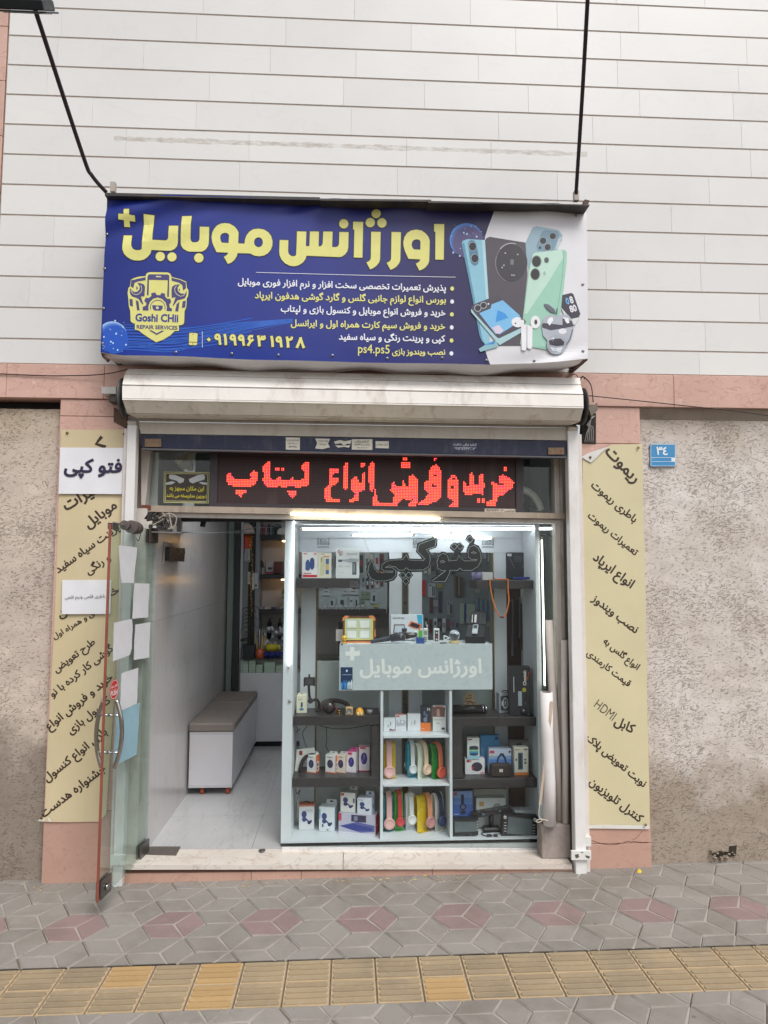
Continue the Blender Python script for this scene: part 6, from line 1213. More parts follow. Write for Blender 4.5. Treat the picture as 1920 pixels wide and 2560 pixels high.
# centre shelves: small boxes
bx('earbud_box', 'lowest white earbud box with a tiny flag print, far left of the centre shelf', 'box', 959, 1795, 988, 1829, 'C1', .03, (220, 222, 224), [('p', (120, 130, 140), [(.36, .3), (.42, .3), (.44, .5), (.36, .5)]), ('p', (120, 130, 140), [(.56, .42), (.62, .42), (.66, .68), (.56, .68)]), ('r', (170, 110, 120), (.5, .05, .96, .16)), ('r', (80, 96, 140), (.5, .1, .7, .2))])
bx('earbud_box', 'white earbud box with a red hook and grey case print on the centre shelf', 'box', 989, 1787, 1016, 1828, 'C1', .04, (220, 220, 224), [('p', (176, 180, 190), [(.08, .3), (.9, .34), (.94, .62), (.5, .7), (.1, .64)]), ('e', (226, 228, 232), (.32, .6, .1, .08)), ('e', (226, 228, 232), (.62, .56, .1, .08)), ('r', (198, 60, 56), (.06, .88, .36, .95))], top=(222, 110, 74))
bx('earbud_box', 'plain white square earbud box in the middle of the centre shelf', 'box', 1019, 1785, 1051, 1828, 'C1', .035, (222, 224, 228), [('p', (196, 200, 206), [(.3, .3), (.36, .3), (.38, .56), (.28, .56)]), ('p', (150, 154, 160), [(.52, .36), (.58, .36), (.62, .62), (.52, .62)])])
bx('earbud_box', 'black and orange earbud box on the centre shelf', 'box', 1051, 1766, 1077, 1828, 'C1', .045, (56, 60, 72), [('r', (232, 124, 60), (0, 0, .98, .34)), ('e', (130, 140, 166), (.48, .46, .18, .1)), ('e', (110, 118, 142), (.4, .72, .1, .1)), ('e', (110, 118, 142), (.6, .62, .1, .1)), ('t', WH, ('M', .66, .82, .92)), ('r', (236, 180, 150), (.1, .08, .4, .12))], yaw=-12, side=[((228, 210, 190), (0, 1, 0, 1), 1)])
bx('earbud_box', 'white box with red corner and photo panel at the right of the centre shelf', 'box', 1082, 1766, 1115, 1829, 'C1', .05, (222, 222, 220), [('p', (120, 90, 86), [(.02, .58), (.9, .58), (.94, .96), (.02, .98)]), ('p', (190, 150, 140), [(.3, .6), (.55, .6), (.5, .9), (.3, .88)]), ('r', (216, 90, 70), (.2, .97, .8, 1)), ('r', (196, 190, 180), (.3, .3, .5, .36)), ('r', (60, 60, 64), (.66, .08, .9, .16)), ('r', (206, 200, 196), (.1, .45, .8, .5))], yaw=-8, side=[((216, 96, 84), (0, .35, 0, 1), 1)])
# headphones on bent stands
def headphones(lab, labs, cx, cy, rc, topy, key, basey, band, cup, stand, sdx, sw=None):
    b = seat(cx, basey, key, .03); Y = b.y; C = W(cx, cy, Y); r = W(cx+rc, cy, Y).x-C.x; zt2 = W(cx, topy, Y).z; x = C.x; hb = r*.46
    sx = W(cx+sdx, cy, Y).x; t = T('headphone_stand', labs, 'stand', 'coloured headphone stands'); mb = MB(); w = r*1.02; H = zt2-.012-b.z
    pts = smooth_path([Vector((sx, Y+dy*.72, b.z+dz)) for dy, dz in ((-.012, .004), (.03, .004), (.034, H*.3), (.03, H*.7), (.045, H*.94), (.075, H), (.10, H*.9), (.11, H*.5), (.11, H*.12))], 5)
    for p, q in zip(pts, pts[1:]):
        n = Vector((0, (q-p).z, -(q-p).y)).normalized()*.002
        mb.ext([p+Vector((-w, 0, 0))-n, p+Vector((w, 0, 0))-n, q+Vector((w, 0, 0))-n, q+Vector((-w, 0, 0))-n], n*2)
    t.part('bent_strip', mb, P(stand, .25, coat=.3)); piv = Vector((x, Y-.012, b.z)); t.end(piv); tw = radians({973: 6, 1000: 12, 1032: 12, 1066: 36, 1102: 36, 1029: 10, 1075: 26, 1103: 32}[cx]); t.r.rotation_euler.z = tw
    t = T('headphones', lab, 'headphones', 'headphones on stands'); mb = MB()
    A_ = smooth_path([Vector((x, Y+dy*.72, C.z+dz)) for dy, dz in ((-.014, r*.6), (-.012, (zt2-C.z)*.5), (.006, (zt2-C.z)*.86), (.06, zt2-C.z), (.114, (zt2-C.z)*.86), (.132, (zt2-C.z)*.5), (.134, r*.6))], 6)
    for p, q in zip(A_, A_[1:]):
        n = Vector((0, (q-p).z, -(q-p).y)).normalized()*.003; mb.ext([p+Vector((-hb, 0, 0))-n, p+Vector((hb, 0, 0))-n, q+Vector((hb, 0, 0))-n, q+Vector((-hb, 0, 0))-n], n*2)
    t.part('headband', mb, P(band, .35, coat=.2))
    for s, yy in ((1, Y-.018), (-1, Y+.100)):
        M = Matrix.Translation((x, yy, C.z)) @ Matrix.Rotation(pi/2, 4, 'X'); mb = MB(); mb.lathe([(0, -.012), (r*.9, -.012), (r, -.004), (r, .008), (r*.86, .014), (r*.8, .012), (0, .012)], M, 24); c_ = t.part('ear_cup', mb, P(cup, .35, coat=.2))
        if s > 0: mb = MB(); mb.lathe([(r*.80, .0125), (r*.76, .0145), (r*.72, .0125)], M, 24); t.part('cup_ring', mb, F(tuple(int(v*.82) for v in cup)), c_)
    t.end(Vector((x, Y-.012, C.z-r))); t.r.rotation_euler.z = tw
PK, TE, CR, GN, YE = (226, 176, 172), (54, 164, 186), (222, 214, 196), (34, 140, 58), (206, 176, 30)
headphones('pink headphones on the yellow stand, upper headphone shelf', 'yellow bent stand under pink headphones, upper headphone shelf', 973, 1928, 14.5, 1854, 'C2', 1946, PK, PK, YE, 3)
headphones('white headphones on the teal stand, upper headphone shelf', 'teal bent stand under white headphones', 1032, 1921, 11, 1854, 'C2', 1944, (222, 224, 226), (216, 220, 224), TE, 1, .024)
headphones('cream headphones on the cream stand, upper headphone shelf', 'cream bent stand under cream headphones, upper headphone shelf', 1066, 1922, 13, 1855, 'C2', 1946, (232, 204, 176), (230, 196, 170), (214, 222, 206), -5, .022)
headphones('orange headphones on the green stand, upper headphone shelf', 'green bent stand under orange headphones, upper headphone shelf', 1102, 1929, 13.7, 1858, 'C2', 1945, (232, 128, 92), (240, 104, 78), GN, -6, .022)
headphones('pink headphones on the dark teal stand, lower headphone shelf', 'dark teal bent stand under pink headphones, lower headphone shelf', 973, 2057, 14, 1984, 'F', 2078, PK, PK, (40, 120, 130), -2)
headphones('red headphones on the green stand, lower headphone shelf', 'green bent stand under red headphones, lower headphone shelf', 1000, 2052, 11, 1980, 'F', 2077, (196, 54, 58), (200, 60, 66), (70, 158, 60), 0, .022)
headphones('white headphones on the white stand, lower headphone shelf', 'white bent stand under white headphones, lower headphone shelf', 1029, 2047, 12, 1985, 'F', 2076, (214, 214, 212), (220, 220, 218), (220, 224, 226), 0, .024)
headphones('rose gold headphones with a thin stem on the yellow stand, lower headphone shelf', 'yellow bent stand under rose gold headphones, lower headphone shelf', 1075, 2053, 14, 1986, 'F', 2077, (222, 150, 112), (196, 140, 136), YE, -16, .022)
headphones('navy headphones on the white stand, right of the lower headphone shelf', 'white bent stand under navy headphones, lower headphone shelf', 1103, 2051, 12.5, 1982, 'F', 2078, (40, 52, 88), (42, 62, 100), (222, 222, 212), 3, .026)
# right first shelf
b = seat(1176, 1788, 'R1', .14); Y = b.y; t = T('wooden_figure', 'cut-out patterned wooden badge behind the black cylinder speaker, dark shelf of the cylinder speaker', 'ornament'); mb = MB(); mb.pp([(1160, 1768), (1160, 1745), (1166, 1733), (1175, 1730), (1183, 1734), (1185, 1745), (1196, 1768)], Y, .01); t.part('board', mb, P((172, 146, 112), .6, var=.15)); mb = MB()
for L in ([(1163, 1747), (1180, 1744)], [(1162, 1752), (1190, 1758)], [(1168, 1760), (1176, 1752), (1186, 1764)], [(1170, 1740), (1179, 1738)]): flat(mb, [stroke(L, 1.6)], Y-.001)
t.part('painted_lines', mb, F((44, 36, 30))); t.end(Vector((b.x, b.y, b.z)))
b = seat(1175, 1786, 'R1'); t = T('cylinder_speaker', 'black cylinder speaker lying on its side on the dark shelf of the cylinder speaker', 'speaker'); r = .031; z = b.z+r; mb = MB(); x0, x1 = W(1134, 1775, b.y).x, W(1214, 1775, b.y).x; mb.tube([(x0, b.y+r, z), (x1, b.y+r, z)], r, 20); t.part('body', mb, P((42, 38, 40), .35, var=.2, vs=40)); mb = MB(); mb.tube([(x1+.0005, b.y+r, z), (x1+.012, b.y+r, z)], r*.96, 20); mb.tube([(x1-.018, b.y+r, z), (x1-.012, b.y+r, z)], r*1.02, 20); t.part('chrome_cap', mb, P((196, 196, 200), .15, 1)); mb = MB()
for k in (-.3, .3): mb.tube([(x1-.06+k*.0, b.y+.0006, z+k*.02), (x1-.03, b.y+.0006, z+k*.02)], .002, 6)
t.part('buttons', mb, P((90, 88, 90), .4)); t.end(b)
bx('cable_box', 'silver grey open box showing a coiled white cable', 'box', 1248, 1733, 1277, 1782, 'R1', .06, (164, 168, 174), [('r', (66, 68, 78), (.12, .12, .88, .86)), ('e', (206, 210, 214), (.54, .48, .26, .3)), ('e', (66, 68, 78), (.54, .5, .16, .2)), ('e', (206, 210, 214), (.54, .5, .08, .12)), ('r', (206, 210, 214), (.2, .36, .3, .6))], yaw=8)
b = W(1262, 1731, seat(1262, 1782, 'R1').y+.03); mb = MB(); mb.tube(smooth_path([b+Vector((-.02, 0, 0)), b+Vector((-.015, 0, .012)), b+Vector((.015, 0, .012)), b+Vector((.02, 0, 0)), b+Vector((.0, 0, -.002)), b+Vector((-.02, 0, 0))], 4), .0035, 6); solo('hanger_loop', 'black plastic hanger loop on top of the silver cable box', 'hook', mb, F(BK))
bx('speaker_box', 'tall black box with upright white and red lettering behind the earpiece', 'box', 1275, 1668, 1325, 1789, 'R1', .09, (40, 40, 46), [('T', (222, 214, 206), ('Cheetah', .82, .62, .93, 1.0)), ('p', (200, 70, 40), [(.9, .74), (1.0, .9), (.92, .9), (.95, .82), (.84, .76)]), ('e', (170, 160, 60), (.72, .53, .1, .045)), ('r', (160, 170, 176), (.42, .2, .6, .5)), ('r', (30, 30, 34), (.2, .62, .28, .8)), ('r', (200, 205, 210), (.2, .48, .23, .8)), ('r', (90, 90, 96), (.76, .22, .8, .28))], yaw=-6, side=[((58, 58, 66), (0, 1, 0, 1), 1)])
b = seat(1316, 1790, 'R1', .0); t = T('earpiece', 'glossy black wireless earpiece in front of the tall black box', 'earpiece'); mb = MB(); mb.ball((b.x-.014, b.y+.02, b.z+.024), .027, 14, 0, (1.1, .8, .9)); t.part('body', mb, P((32, 30, 36), .2, coat=.4)); mb = MB(); mb.tube([(b.x, b.y+.01, b.z+.008), (b.x+.05, b.y+.0, b.z+.007)], .0065, 8); t.part('boom', mb, P((36, 34, 40), .3)); t.end(b)
# right second shelf
bx('product_box', 'large sky blue box at the back of the dark shelf of the brown square speaker', 'box', 1201, 1838, 1249, 1918, 'R2', .04, (66, 140, 190), [('r', (90, 160, 206), (.05, .05, .95, .6)), ('e', (40, 70, 110), (.86, .9, .1, .06))], Y=SHELF['R2'][2]-.07)
bx('speaker_box', 'wide white box picturing a dark oval speaker, under the teal speaker box', 'box', 1163, 1897, 1212, 1936, 'R2', .06, (218, 214, 218), [('e', (56, 50, 64), (.6, .48, .28, .3)), ('e', (190, 60, 70), (.38, .38, .05, .14)), ('r', (150, 40, 48), (.08, .78, .22, .92)), ('r', (206, 120, 110), (.24, .8, .32, .92)), ('r', (210, 80, 90), (.78, .05, .96, .12))])
SHELF['B'] = (W(1187, 1897, seat(1187, 1936, 'R2').y).z, .27, .4)
bx('speaker_box', 'white and teal box picturing a striped speaker, stacked on the wide white box', 'box', 1168, 1844, 1199, 1897, 'B', .05, (218, 220, 218), [('r', (150, 200, 216), (0, 0, 1, .14)), ('e', (52, 66, 72), (.54, .56, .36, .06)), ('r', (48, 60, 66), (.18, .44, .9, .56)), ('r', (150, 196, 160), (.18, .36, .9, .44)), ('r', (60, 150, 180), (.18, .24, .9, .36)), ('e', (40, 70, 120), (.54, .22, .36, .06)), ('r', (170, 60, 60), (.04, .9, .4, .95))])
bx('headphone_box', 'blue and white headphone box behind the brown square speaker', 'box', 1223, 1872, 1279, 1935, 'R2', .06, (196, 206, 226), [('r', (88, 132, 196), (0, 0, 1, .58)), ('r', (130, 166, 212), (0, .58, 1, .72)), ('r', (206, 70, 86), (.03, .82, .24, .93)), ('p', (44, 52, 86), [(.3, .3), (.36, .62), (.5, .82), (.64, .82), (.76, .62), (.8, .3), (.73, .3), (.68, .58), (.58, .72), (.52, .72), (.43, .58), (.38, .3)]), ('e', (60, 70, 100), (.92, .88, .05, .05)), ('e', (206, 176, 90), (.12, .72, .06, .06))])
b = seat(1253, 1944, 'R2', .0); t = T('bag_speaker', 'small dark brown square speaker with a white logo plate', 'speaker'); w = (W(1280, 1930, b.y).x-W(1226, 1930, b.y).x)/2; h = W(1250, 1910, b.y).z-b.z; M = Matrix.Translation(b); mb = MB(); mb.box(-w, w, 0, .045, 0, h, 0, .012, M); t.part('body', mb, P((50, 38, 36), .7, var=.25, vs=60)); mb = MB(); mb.box(-w*.16, w*.16, -.0015, -.0003, h*.4, h*.62, 0, 0, M); t.part('logo_plate', mb, P((214, 206, 196), .4)); t.end(b)
bx('blister_pack', 'large grey blister pack behind the white box with an orange foot', 'pack', 1272, 1850, 1328, 1915, 'R2', .03, (112, 110, 106), [('r', (134, 132, 128), (.08, .08, .92, .9))], Y=SHELF['R2'][2]-.06)
bx('product_box', 'white box with an orange foot and dark window, beside the brown square speaker', 'box', 1286, 1868, 1322, 1938, 'R2', .05, (222, 218, 206), [('r', (222, 130, 62), (0, 0, 1, .1)), ('r', (66, 90, 106), (.26, .2, .6, .8)), ('r', (44, 60, 74), (.34, .25, .5, .75)), ('r', (90, 90, 88), (.08, .52, .18, .6)), ('r', (90, 90, 88), (.7, .4, .84, .48)), ('r', (90, 90, 88), (.7, .52, .84, .58)), ('r', (206, 170, 90), (.06, .9, .36, .94)), ('r', (70, 70, 70), (.68, .9, .92, .93))], yaw=4, tab=(.3, .7, .016, (50, 48, 50)))
# bottom right
bx('product_box', 'large pale grey box at the back of the bottom right of the window', 'box', 1184, 1972, 1267, 2060, 'F', .04, (176, 178, 172), (), Y=.5)
bx('headphone_box', 'white headphone box with a gold logo square behind the soundbar', 'box', 1191, 1995, 1265, 2068, 'F', .05, (206, 208, 206), [('r', (186, 150, 90), (.1, .72, .26, .88)), ('p', (150, 152, 152), [(.42, .3), (.5, .6), (.62, .8), (.78, .82), (.9, .6), (.84, .56), (.74, .72), (.64, .7), (.55, .54), (.5, .3)])], Y=.42)
bx('headphone_box', 'blue headphone box at the left of the bottom right compartment', 'box', 1133, 1978, 1182, 2045, 'F', .06, (92, 126, 186), [('r', (70, 100, 170), (0, 0, 1, .5)), ('r', (120, 150, 200), (0, .75, 1, 1)), ('r', (176, 70, 96), (.02, .85, .2, .96)), ('r', (40, 42, 70), (.4, .5, .55, .88)), ('e', (44, 46, 66), (.5, .42, .17, .13)), ('e', (100, 110, 140), (.5, .42, .1, .08)), ('e', (44, 46, 66), (.5, .22, .15, .07)), ('r', (206, 214, 230), (.05, .14, .3, .16))], Y=.40)
t = T('phone_stand_box', 'grey filler box under the blue headphone box', 'box') if False else None
b = seat(1230, 2070, 'F', .05); t = T('soundbar', 'long black motion sensor bar slanting across the bottom right of the window', 'sensor bar'); Y = .335
mb = MB(); mb.q4((1179, 2034), (1280, 2017), (1282, 2029), (1181, 2047), Y, .05); t.part('bar', mb, P((40, 38, 42), .25, coat=.4)); mb = MB()
for x, y in ((1208, 2036), (1250, 2028)): mb.lathe([(0, 0), (.012, 0), (.01, .003), (0, .003)], Matrix.Translation(W(x, y, Y-.0006)) @ Matrix.Rotation(pi/2, 4, 'X'), 14)
t.part('lenses', mb, P((84, 100, 120), .15)); mb = MB(); c = W(1228, 2050, Y+.03); mb.box(c.x-.06, c.x+.06, Y, Y+.07, ZC+.001, ZC+.03, 0, .008); mb.tube([(c.x, Y+.035, ZC+.03), (c.x, Y+.03, W(1228, 2038, Y).z)], .018, 10); t.part('foot', mb, P((34, 32, 36), .4)); t.end(b)
mb = MB(); c = Vector((W(1307, 2032, .45).x, .45, ZC)); mb.box(c.x-.07, c.x+.07, .41, .5, ZC+.001, W(1307, 2027, .41).z, 0, .006); solo('router', 'flat white router box behind the right car stereo', 'router', mb, P((206, 210, 212), .4))
def stereo(lab, q, Y, knobs):
    t = T('car_stereo', lab, 'car stereo', 'car stereos at the bottom right of the window'); mb = MB(); a, bq, c, d = q; mb.q4(a, bq, c, d, Y, .05); t.part('case', mb, P((38, 38, 42), .35, var=.1)); mb = MB(); i = lambda p, u, v: (p[0]+u, p[1]+v)
    k = 14 if knobs else 5; mb.q4(i(a, k, 7), i(bq, -k, 7), i(c, -k, -8), i(d, k, -6), Y-.0015, .001); t.part('screen', mb, P((96, 104, 108), .15))
    mb = MB()
    if knobs:
        for x, y in ((1262, 2042), (1337, 2049)): mb.lathe([(0, 0), (.013, 0), (.012, .014), (.006, .015), (0, .013)], Matrix.Translation(W(x, y, Y-.0006)) @ Matrix.Rotation(pi/2, 4, 'X'), 14)
        for k in range(4):
            mb.rect(1260, 2056+7*k, 1266, 2058+7*k, Y-.003, .002); mb.rect(1332, 2062+7*k, 1338, 2064+7*k, Y-.003, .002)
    else:
        for k in range(4): mb.rect(1192, 2052+7*k, 1195, 2056+7*k, Y-.003, .002)
    t.part('knobs', mb, P((196, 196, 196), .3, .5)); t.end()
stereo('smaller car stereo with a grey screen, bottom right compartment left side', ((1132, 2047), (1196, 2047), (1196, 2087), (1132, 2087)), .27, False)
stereo('larger car stereo with two round knobs, right corner of the window bottom', ((1257, 2035), (1345, 2042), (1345, 2096), (1254, 2090)), .275, True)
b = seat(1225, 2080, 'F'); mb = MB(); z = ZC+.004; mb.tube(smooth_path([Vector((W(1256, 2060, .33).x, .34, z+.02)), Vector((W(1230, 2070, .33).x, .34, z)), Vector((W(1208, 2070, .3).x, .33, z)), Vector((W(1206, 2078, .3).x, .29, z)), Vector((W(1215, 2086, .3).x, .268, z))], 6), .0035, 6); p = Vector((W(1222, 2086, .3).x, .268, z+.004)); mb.box(p.x-.02, p.x+.012, p.y-.008, p.y+.008, ZC+.001, ZC+.014); mb.box(p.x+.03, p.x+.055, p.y-.01, p.y+.01, ZC+.001, ZC+.014); mb.tube([p+Vector((.012, 0, 0)), p+Vector((.03, 0, 0))], .003, 6); solo('plug_lead', 'black lead with square plugs lying on the window floor between the car stereos', 'cable', mb, F((38, 36, 38)))
# on the name counter
b = seat(898, 1607, 'N', .03); Y = b.y; t = T('work_light', 'square rechargeable work light with orange corner guards and four white panels', 'work light'); mb = MB(); mb.pp([(857, 1604), (857, 1548), (863, 1541), (932, 1541), (938, 1548), (938, 1604)], Y, .03); t.part('frame', mb, P((110, 72, 48), .5)); mb = MB()
for L in ([(856, 1552), (857, 1545), (863, 1540), (872, 1540), (872, 1544), (862, 1546), (861, 1552)], [(939, 1552), (938, 1545), (932, 1540), (923, 1540), (923, 1544), (933, 1546), (934, 1552)], [(868, 1604), (930, 1604), (930, 1607), (868, 1607)], [(936, 1575), (939, 1575), (939, 1592), (936, 1592)]): mb.pp(L, Y-.006, .04)
t.part('corner_guards', mb, P((232, 140, 88), .45)); mb = MB(); mb.rect(862, 1546, 933, 1600, Y-.004, .003); rf = t.part('reflector', mb, P((212, 204, 120), .4)); 
for x, y in ((867, 1549), (899, 1549), (867, 1574.5), (899, 1574.5)):
    mb = MB(); mb.rect(x-2, y-1.5, x+27, y+22, Y-.0055, .001, 1); mb.rect(x+1.5, y+3, x+23.5, y+20, Y-.0075, .0015); t.part('lamp_panel', mb, [P((230, 232, 226), .4), P((196, 206, 196), .3)], rf)
t.end(b)
b = seat(842, 1603, 'N', .1); mb = MB(); c = W(841, 1589, b.y); mb.box(XA-.03, XA+.03, b.y, b.y+.003, b.z, b.z+.085); solo('blank_card', 'blank pinkish white card standing left of the work light', 'card', mb, P((222, 210, 206), .6))
b = seat(861, 1609, 'N', .005); t = T('toy_figure', 'small yellow round-headed toy figure beside the work light', 'toy'); mb = MB(); k = .0022; mb.lathe([(0, 0), (7*k, 0), (7*k, 5*k), (5*k, 6*k), (5*k, 9*k), (6*k, 10*k)], Matrix.Translation(b), 14); t.part('base', mb, P((228, 166, 50), .4)); mb = MB(); mb.ball((b.x, b.y, b.z+.037), .021, 14); t.part('head', mb, P((232, 186, 60), .4)); mb = MB(); mb.lathe([(0, 0), (.0125, 0), (.0125, .007), (0, .007)], Matrix.Translation(b+Vector((0, 0, .0135))), 14); t.part('collar', mb, P((150, 96, 60), .5)); mb = MB(); mb.ball((b.x+.008, b.y-.0175, b.z+.039), .004, 8); mb.ball((b.x-.006, b.y-.019, b.z+.039), .003, 8); t.part('eyes', mb, F((60, 50, 40))); t.end(b)
bx('product_box', 'white, blue and green box picturing an orange work light, middle of the name counter', 'box', 977, 1537, 1058, 1600, 'N', .06, (216, 222, 228), [('p', (60, 166, 204), [(.8, 1), (.98, 1), (.98, .45), (.86, .5)]), ('p', (92, 168, 64), [(.72, .05), (.98, .12), (.98, .4), (.84, .36)]), ('p', (60, 140, 180), [(.01, .02), (.4, .06), (.3, .14), (.01, .18)]), ('p', (104, 66, 58), [(.1, .62), (.42, .62), (.46, .26), (.07, .26)]), ('p', (196, 206, 216), [(.13, .58), (.4, .58), (.42, .3), (.1, .3)]), ('p', (222, 112, 78), [(.62, .76), (.96, .6), (.9, .38), (.52, .56)]), ('p', (40, 34, 40), [(.66, .7), (.9, .59), (.85, .45), (.58, .57)]), ('t', (70, 80, 104), ('Solar LED light', .06, .85, .42))], Y=.46)
b = seat(985, 1610, 'N', .01); Y = b.y+.03; t = T('hand_vacuum', 'dark grey hand-held vacuum lying on the name counter', 'vacuum'); mb = MB(); mb.tube(smooth_path([W(927, 1604, Y), W(950, 1600, Y), W(972, 1596, Y), W(985, 1590, Y)], 4), .013, 12, 0, True, .022); t.part('grip', mb, P((62, 66, 74), .35)); mb = MB(); p0, p1, p2 = W(976, 1596, Y), W(1000, 1591, Y), W(1012, 1590, Y); mb.tube([p0, p1, p2], .026, 18, 0, True, .034); t.part('motor_body', mb, P((52, 54, 62), .3, coat=.2)); mb = MB(); mb.tube([W(1013, 1590, Y), W(1026, 1588, Y), W(1034, 1588, Y), W(1042, 1586, Y)], .026, 16, 0, True, .013); t.part('nozzle', mb, P((60, 52, 48), .2, coat=.5)); mb = MB(); mb.box(p2.x-.02, p2.x+.016, Y+.0, Y+.03, p2.z+.03, p2.z+.055, 0, .003); t.part('dust_cup_lid', mb, P((56, 60, 66), .4)); mb = MB(); mb.rect(1002, 1582, 1003.2, 1594, Y-.0335, .001); t.part('logo_print', mb, F((190, 190, 190))); t.end(b)
def handset(lab, x, y0, y1, w, screen, c=(216, 220, 218), ant=True, Y=None, keys=True):
    b = seat(x, y1, 'N', .01) if Y is None else W(x, y1, Y); b.z = SHELF['N'][0]+.0008; h = W(x, y0, b.y).z-b.z; M = Matrix.Translation(b) @ Matrix.Rotation(radians(8), 4, 'X'); t = T('cordless_handset' if ant else 'remote_control', lab, 'phone' if ant else 'remote'); hw = w/2
    mb = MB(); mb.box(-hw, hw, 0, .02, 0, h*(.82 if ant else 1), 0, .004, M); t.part('body', mb, P(c, .35)); 
    if ant: mb = MB(); mb.tube([M @ Vector((hw*.6, .012, h*.82)), M @ Vector((hw*.6, .012, h*1.0))], .004, 8); t.part('antenna', mb, P(c, .4))
    mb = MB(); 
    if ant: mb.box(-hw*.7, hw*.7, -.0015, -.0003, h*.5, h*.7, 0, 0, M); t.part('screen', mb, P((150, 166, 140), .2)); mb = MB()
    if ant:
        for r_ in range(3):
            for q in (-.5, 0, .5): mb.box(hw*q-.003, hw*q+.003, -.002, -.0003, h*(.12+.1*r_), h*(.17+.1*r_), 0, 0, M)
        t.part('keys', mb, F((120, 124, 126)))
    else:
        mb.box(-hw*.55, hw*.55, -.0015, -.0003, h*.16, h*.88, 0, 0, M); t.part('key_panel', mb, F((48, 46, 52))); mb = MB()
        for v, c2 in ((.72, 0), (.46, 1), (.28, 0)): mb.ball(M @ Vector((0, -.002, h*v)), .007, 8, c2, (1, .4, 1))
        t.part('keys', mb, [F((206, 206, 210)), F((190, 50, 56))])
    t.end(b)
handset('white cordless handset with a green screen standing on the name counter', 1064, 1562, 1610, .033, 1); handset('white toy handset half hidden behind the vacuum nozzle', 1041, 1572, 1608, .028, 1, ant=True, Y=.42); handset('white remote control with a dark oval key panel on the name counter', 1091, 1571, 1609, .042, 0, ant=False)
b = seat(1051, 1611, 'N', .0); t = T('sim_card_case', 'small clear blue plastic case on the front of the name counter', 'case'); M = Matrix.Translation(b); mb = MB(); mb.box(-.034, .034, 0, .03, 0, .05, 0, .002, M); t.part('case', mb, glassmat('clear_plastic', (.74, .82, .93, 1), 1.4)); mb = MB(); mb.box(-.027, .027, .004, .026, .002, .042, 0, 0, M); t.part('contents', mb, P((76, 104, 164), .5)); t.end(b)
b = seat(1136, 1609, 'N', .01); t = T('crystal_ball', 'clear crystal ball lamp on a pale wooden base', 'ornament'); mb = MB(); mb.lathe([(0, 0), (.036, 0), (.036, .018), (.03, .02), (0, .02)], Matrix.Translation(b), 20); t.part('base', mb, P((206, 182, 130), .5)); gm, gt, gn, gb = newmat('crystal'); gb.inputs['Transmission Weight'].default_value = 1; gb.inputs['Roughness'].default_value = .02; gb.inputs['Base Color'].default_value = (.95, .97, 1, 1); mb = MB(); mb.ball((b.x, b.y, b.z+.02+.038), .04, 20); t.part('ball', mb, gm, smooth=True); t.end(b)
b = seat(1108, 1610, 'N', .0); mb = MB(); M = Matrix.Translation(b+Vector((.0, .01, .005))) @ Matrix.Rotation(radians(12), 4, 'Z'); mb.box(-.025, .025, -.008, .008, -.004, .005, 0, .003, M); solo('small_remote', 'small black remote lying flat in front of the crystal ball', 'remote', mb, F((40, 40, 44)))
b = seat(1117, 1600, 'N', .06); mb = MB(); mb.tube(smooth_path([b+Vector((-.02, 0, .034)), b+Vector((.016, 0, .016)), b+Vector((-.018, 0, .003)), b+Vector((-.02, 0, .034))], 5), .005, 6); solo('white_clip', 'white triangular clip behind the small black remote', 'clip', mb, F((214, 218, 220)))
b = seat(1187, 1612, 'N', .01); t = T('presentation_box', 'black open-lidded box presenting a handset at the right of the name counter', 'box'); M = Matrix.Translation(b) @ Matrix.Rotation(radians(-18), 4, 'Z'); mb = MB(); mb.box(-.068, .068, 0, .12, 0, .052, 0, .003, M); mb.ext([M @ Vector(p) for p in ((-.064, .02, .0525), (-.064, .118, .0525), (-.064, .118, .13))], M.to_3x3() @ Vector((.128, 0, 0))); t.part('tray', mb, P((36, 36, 40), .5)); mb = MB(); mb.ext([M @ Vector(p) for p in ((-.066, .112, .131), (.066, .112, .131), (.06, .15, .205), (.0, .165, .225), (-.05, .15, .205))], M.to_3x3() @ Vector((0, .012, .004))); t.part('lid', mb, P((44, 44, 50), .5)); R_ = M @ Matrix.Translation((0, .066, .0905)) @ Matrix.Rotation(radians(38.3), 4, 'X'); mb = MB(); mb.box(-.024, .016, -.05, .046, .004, .016, 0, .004, R_); t.part('handset', mb, P((180, 188, 192), .3)); mb = MB(); mb.box(-.018, .010, .0, .034, .0165, .0175, 0, 0, R_); t.part('screen', mb, F((60, 66, 76))); mb = MB()
R2 = M @ Matrix.Translation((-.005, .1175, .168)) @ Matrix.Rotation(radians(63), 4, 'X')
for k in (0, 1): mb.box(-.03+.018*k, -.024+.028*k, -.03, .03, .001, .004, 0, 0, R2)
t.part('lid_print', mb, F((206, 206, 210))); t.end(b)
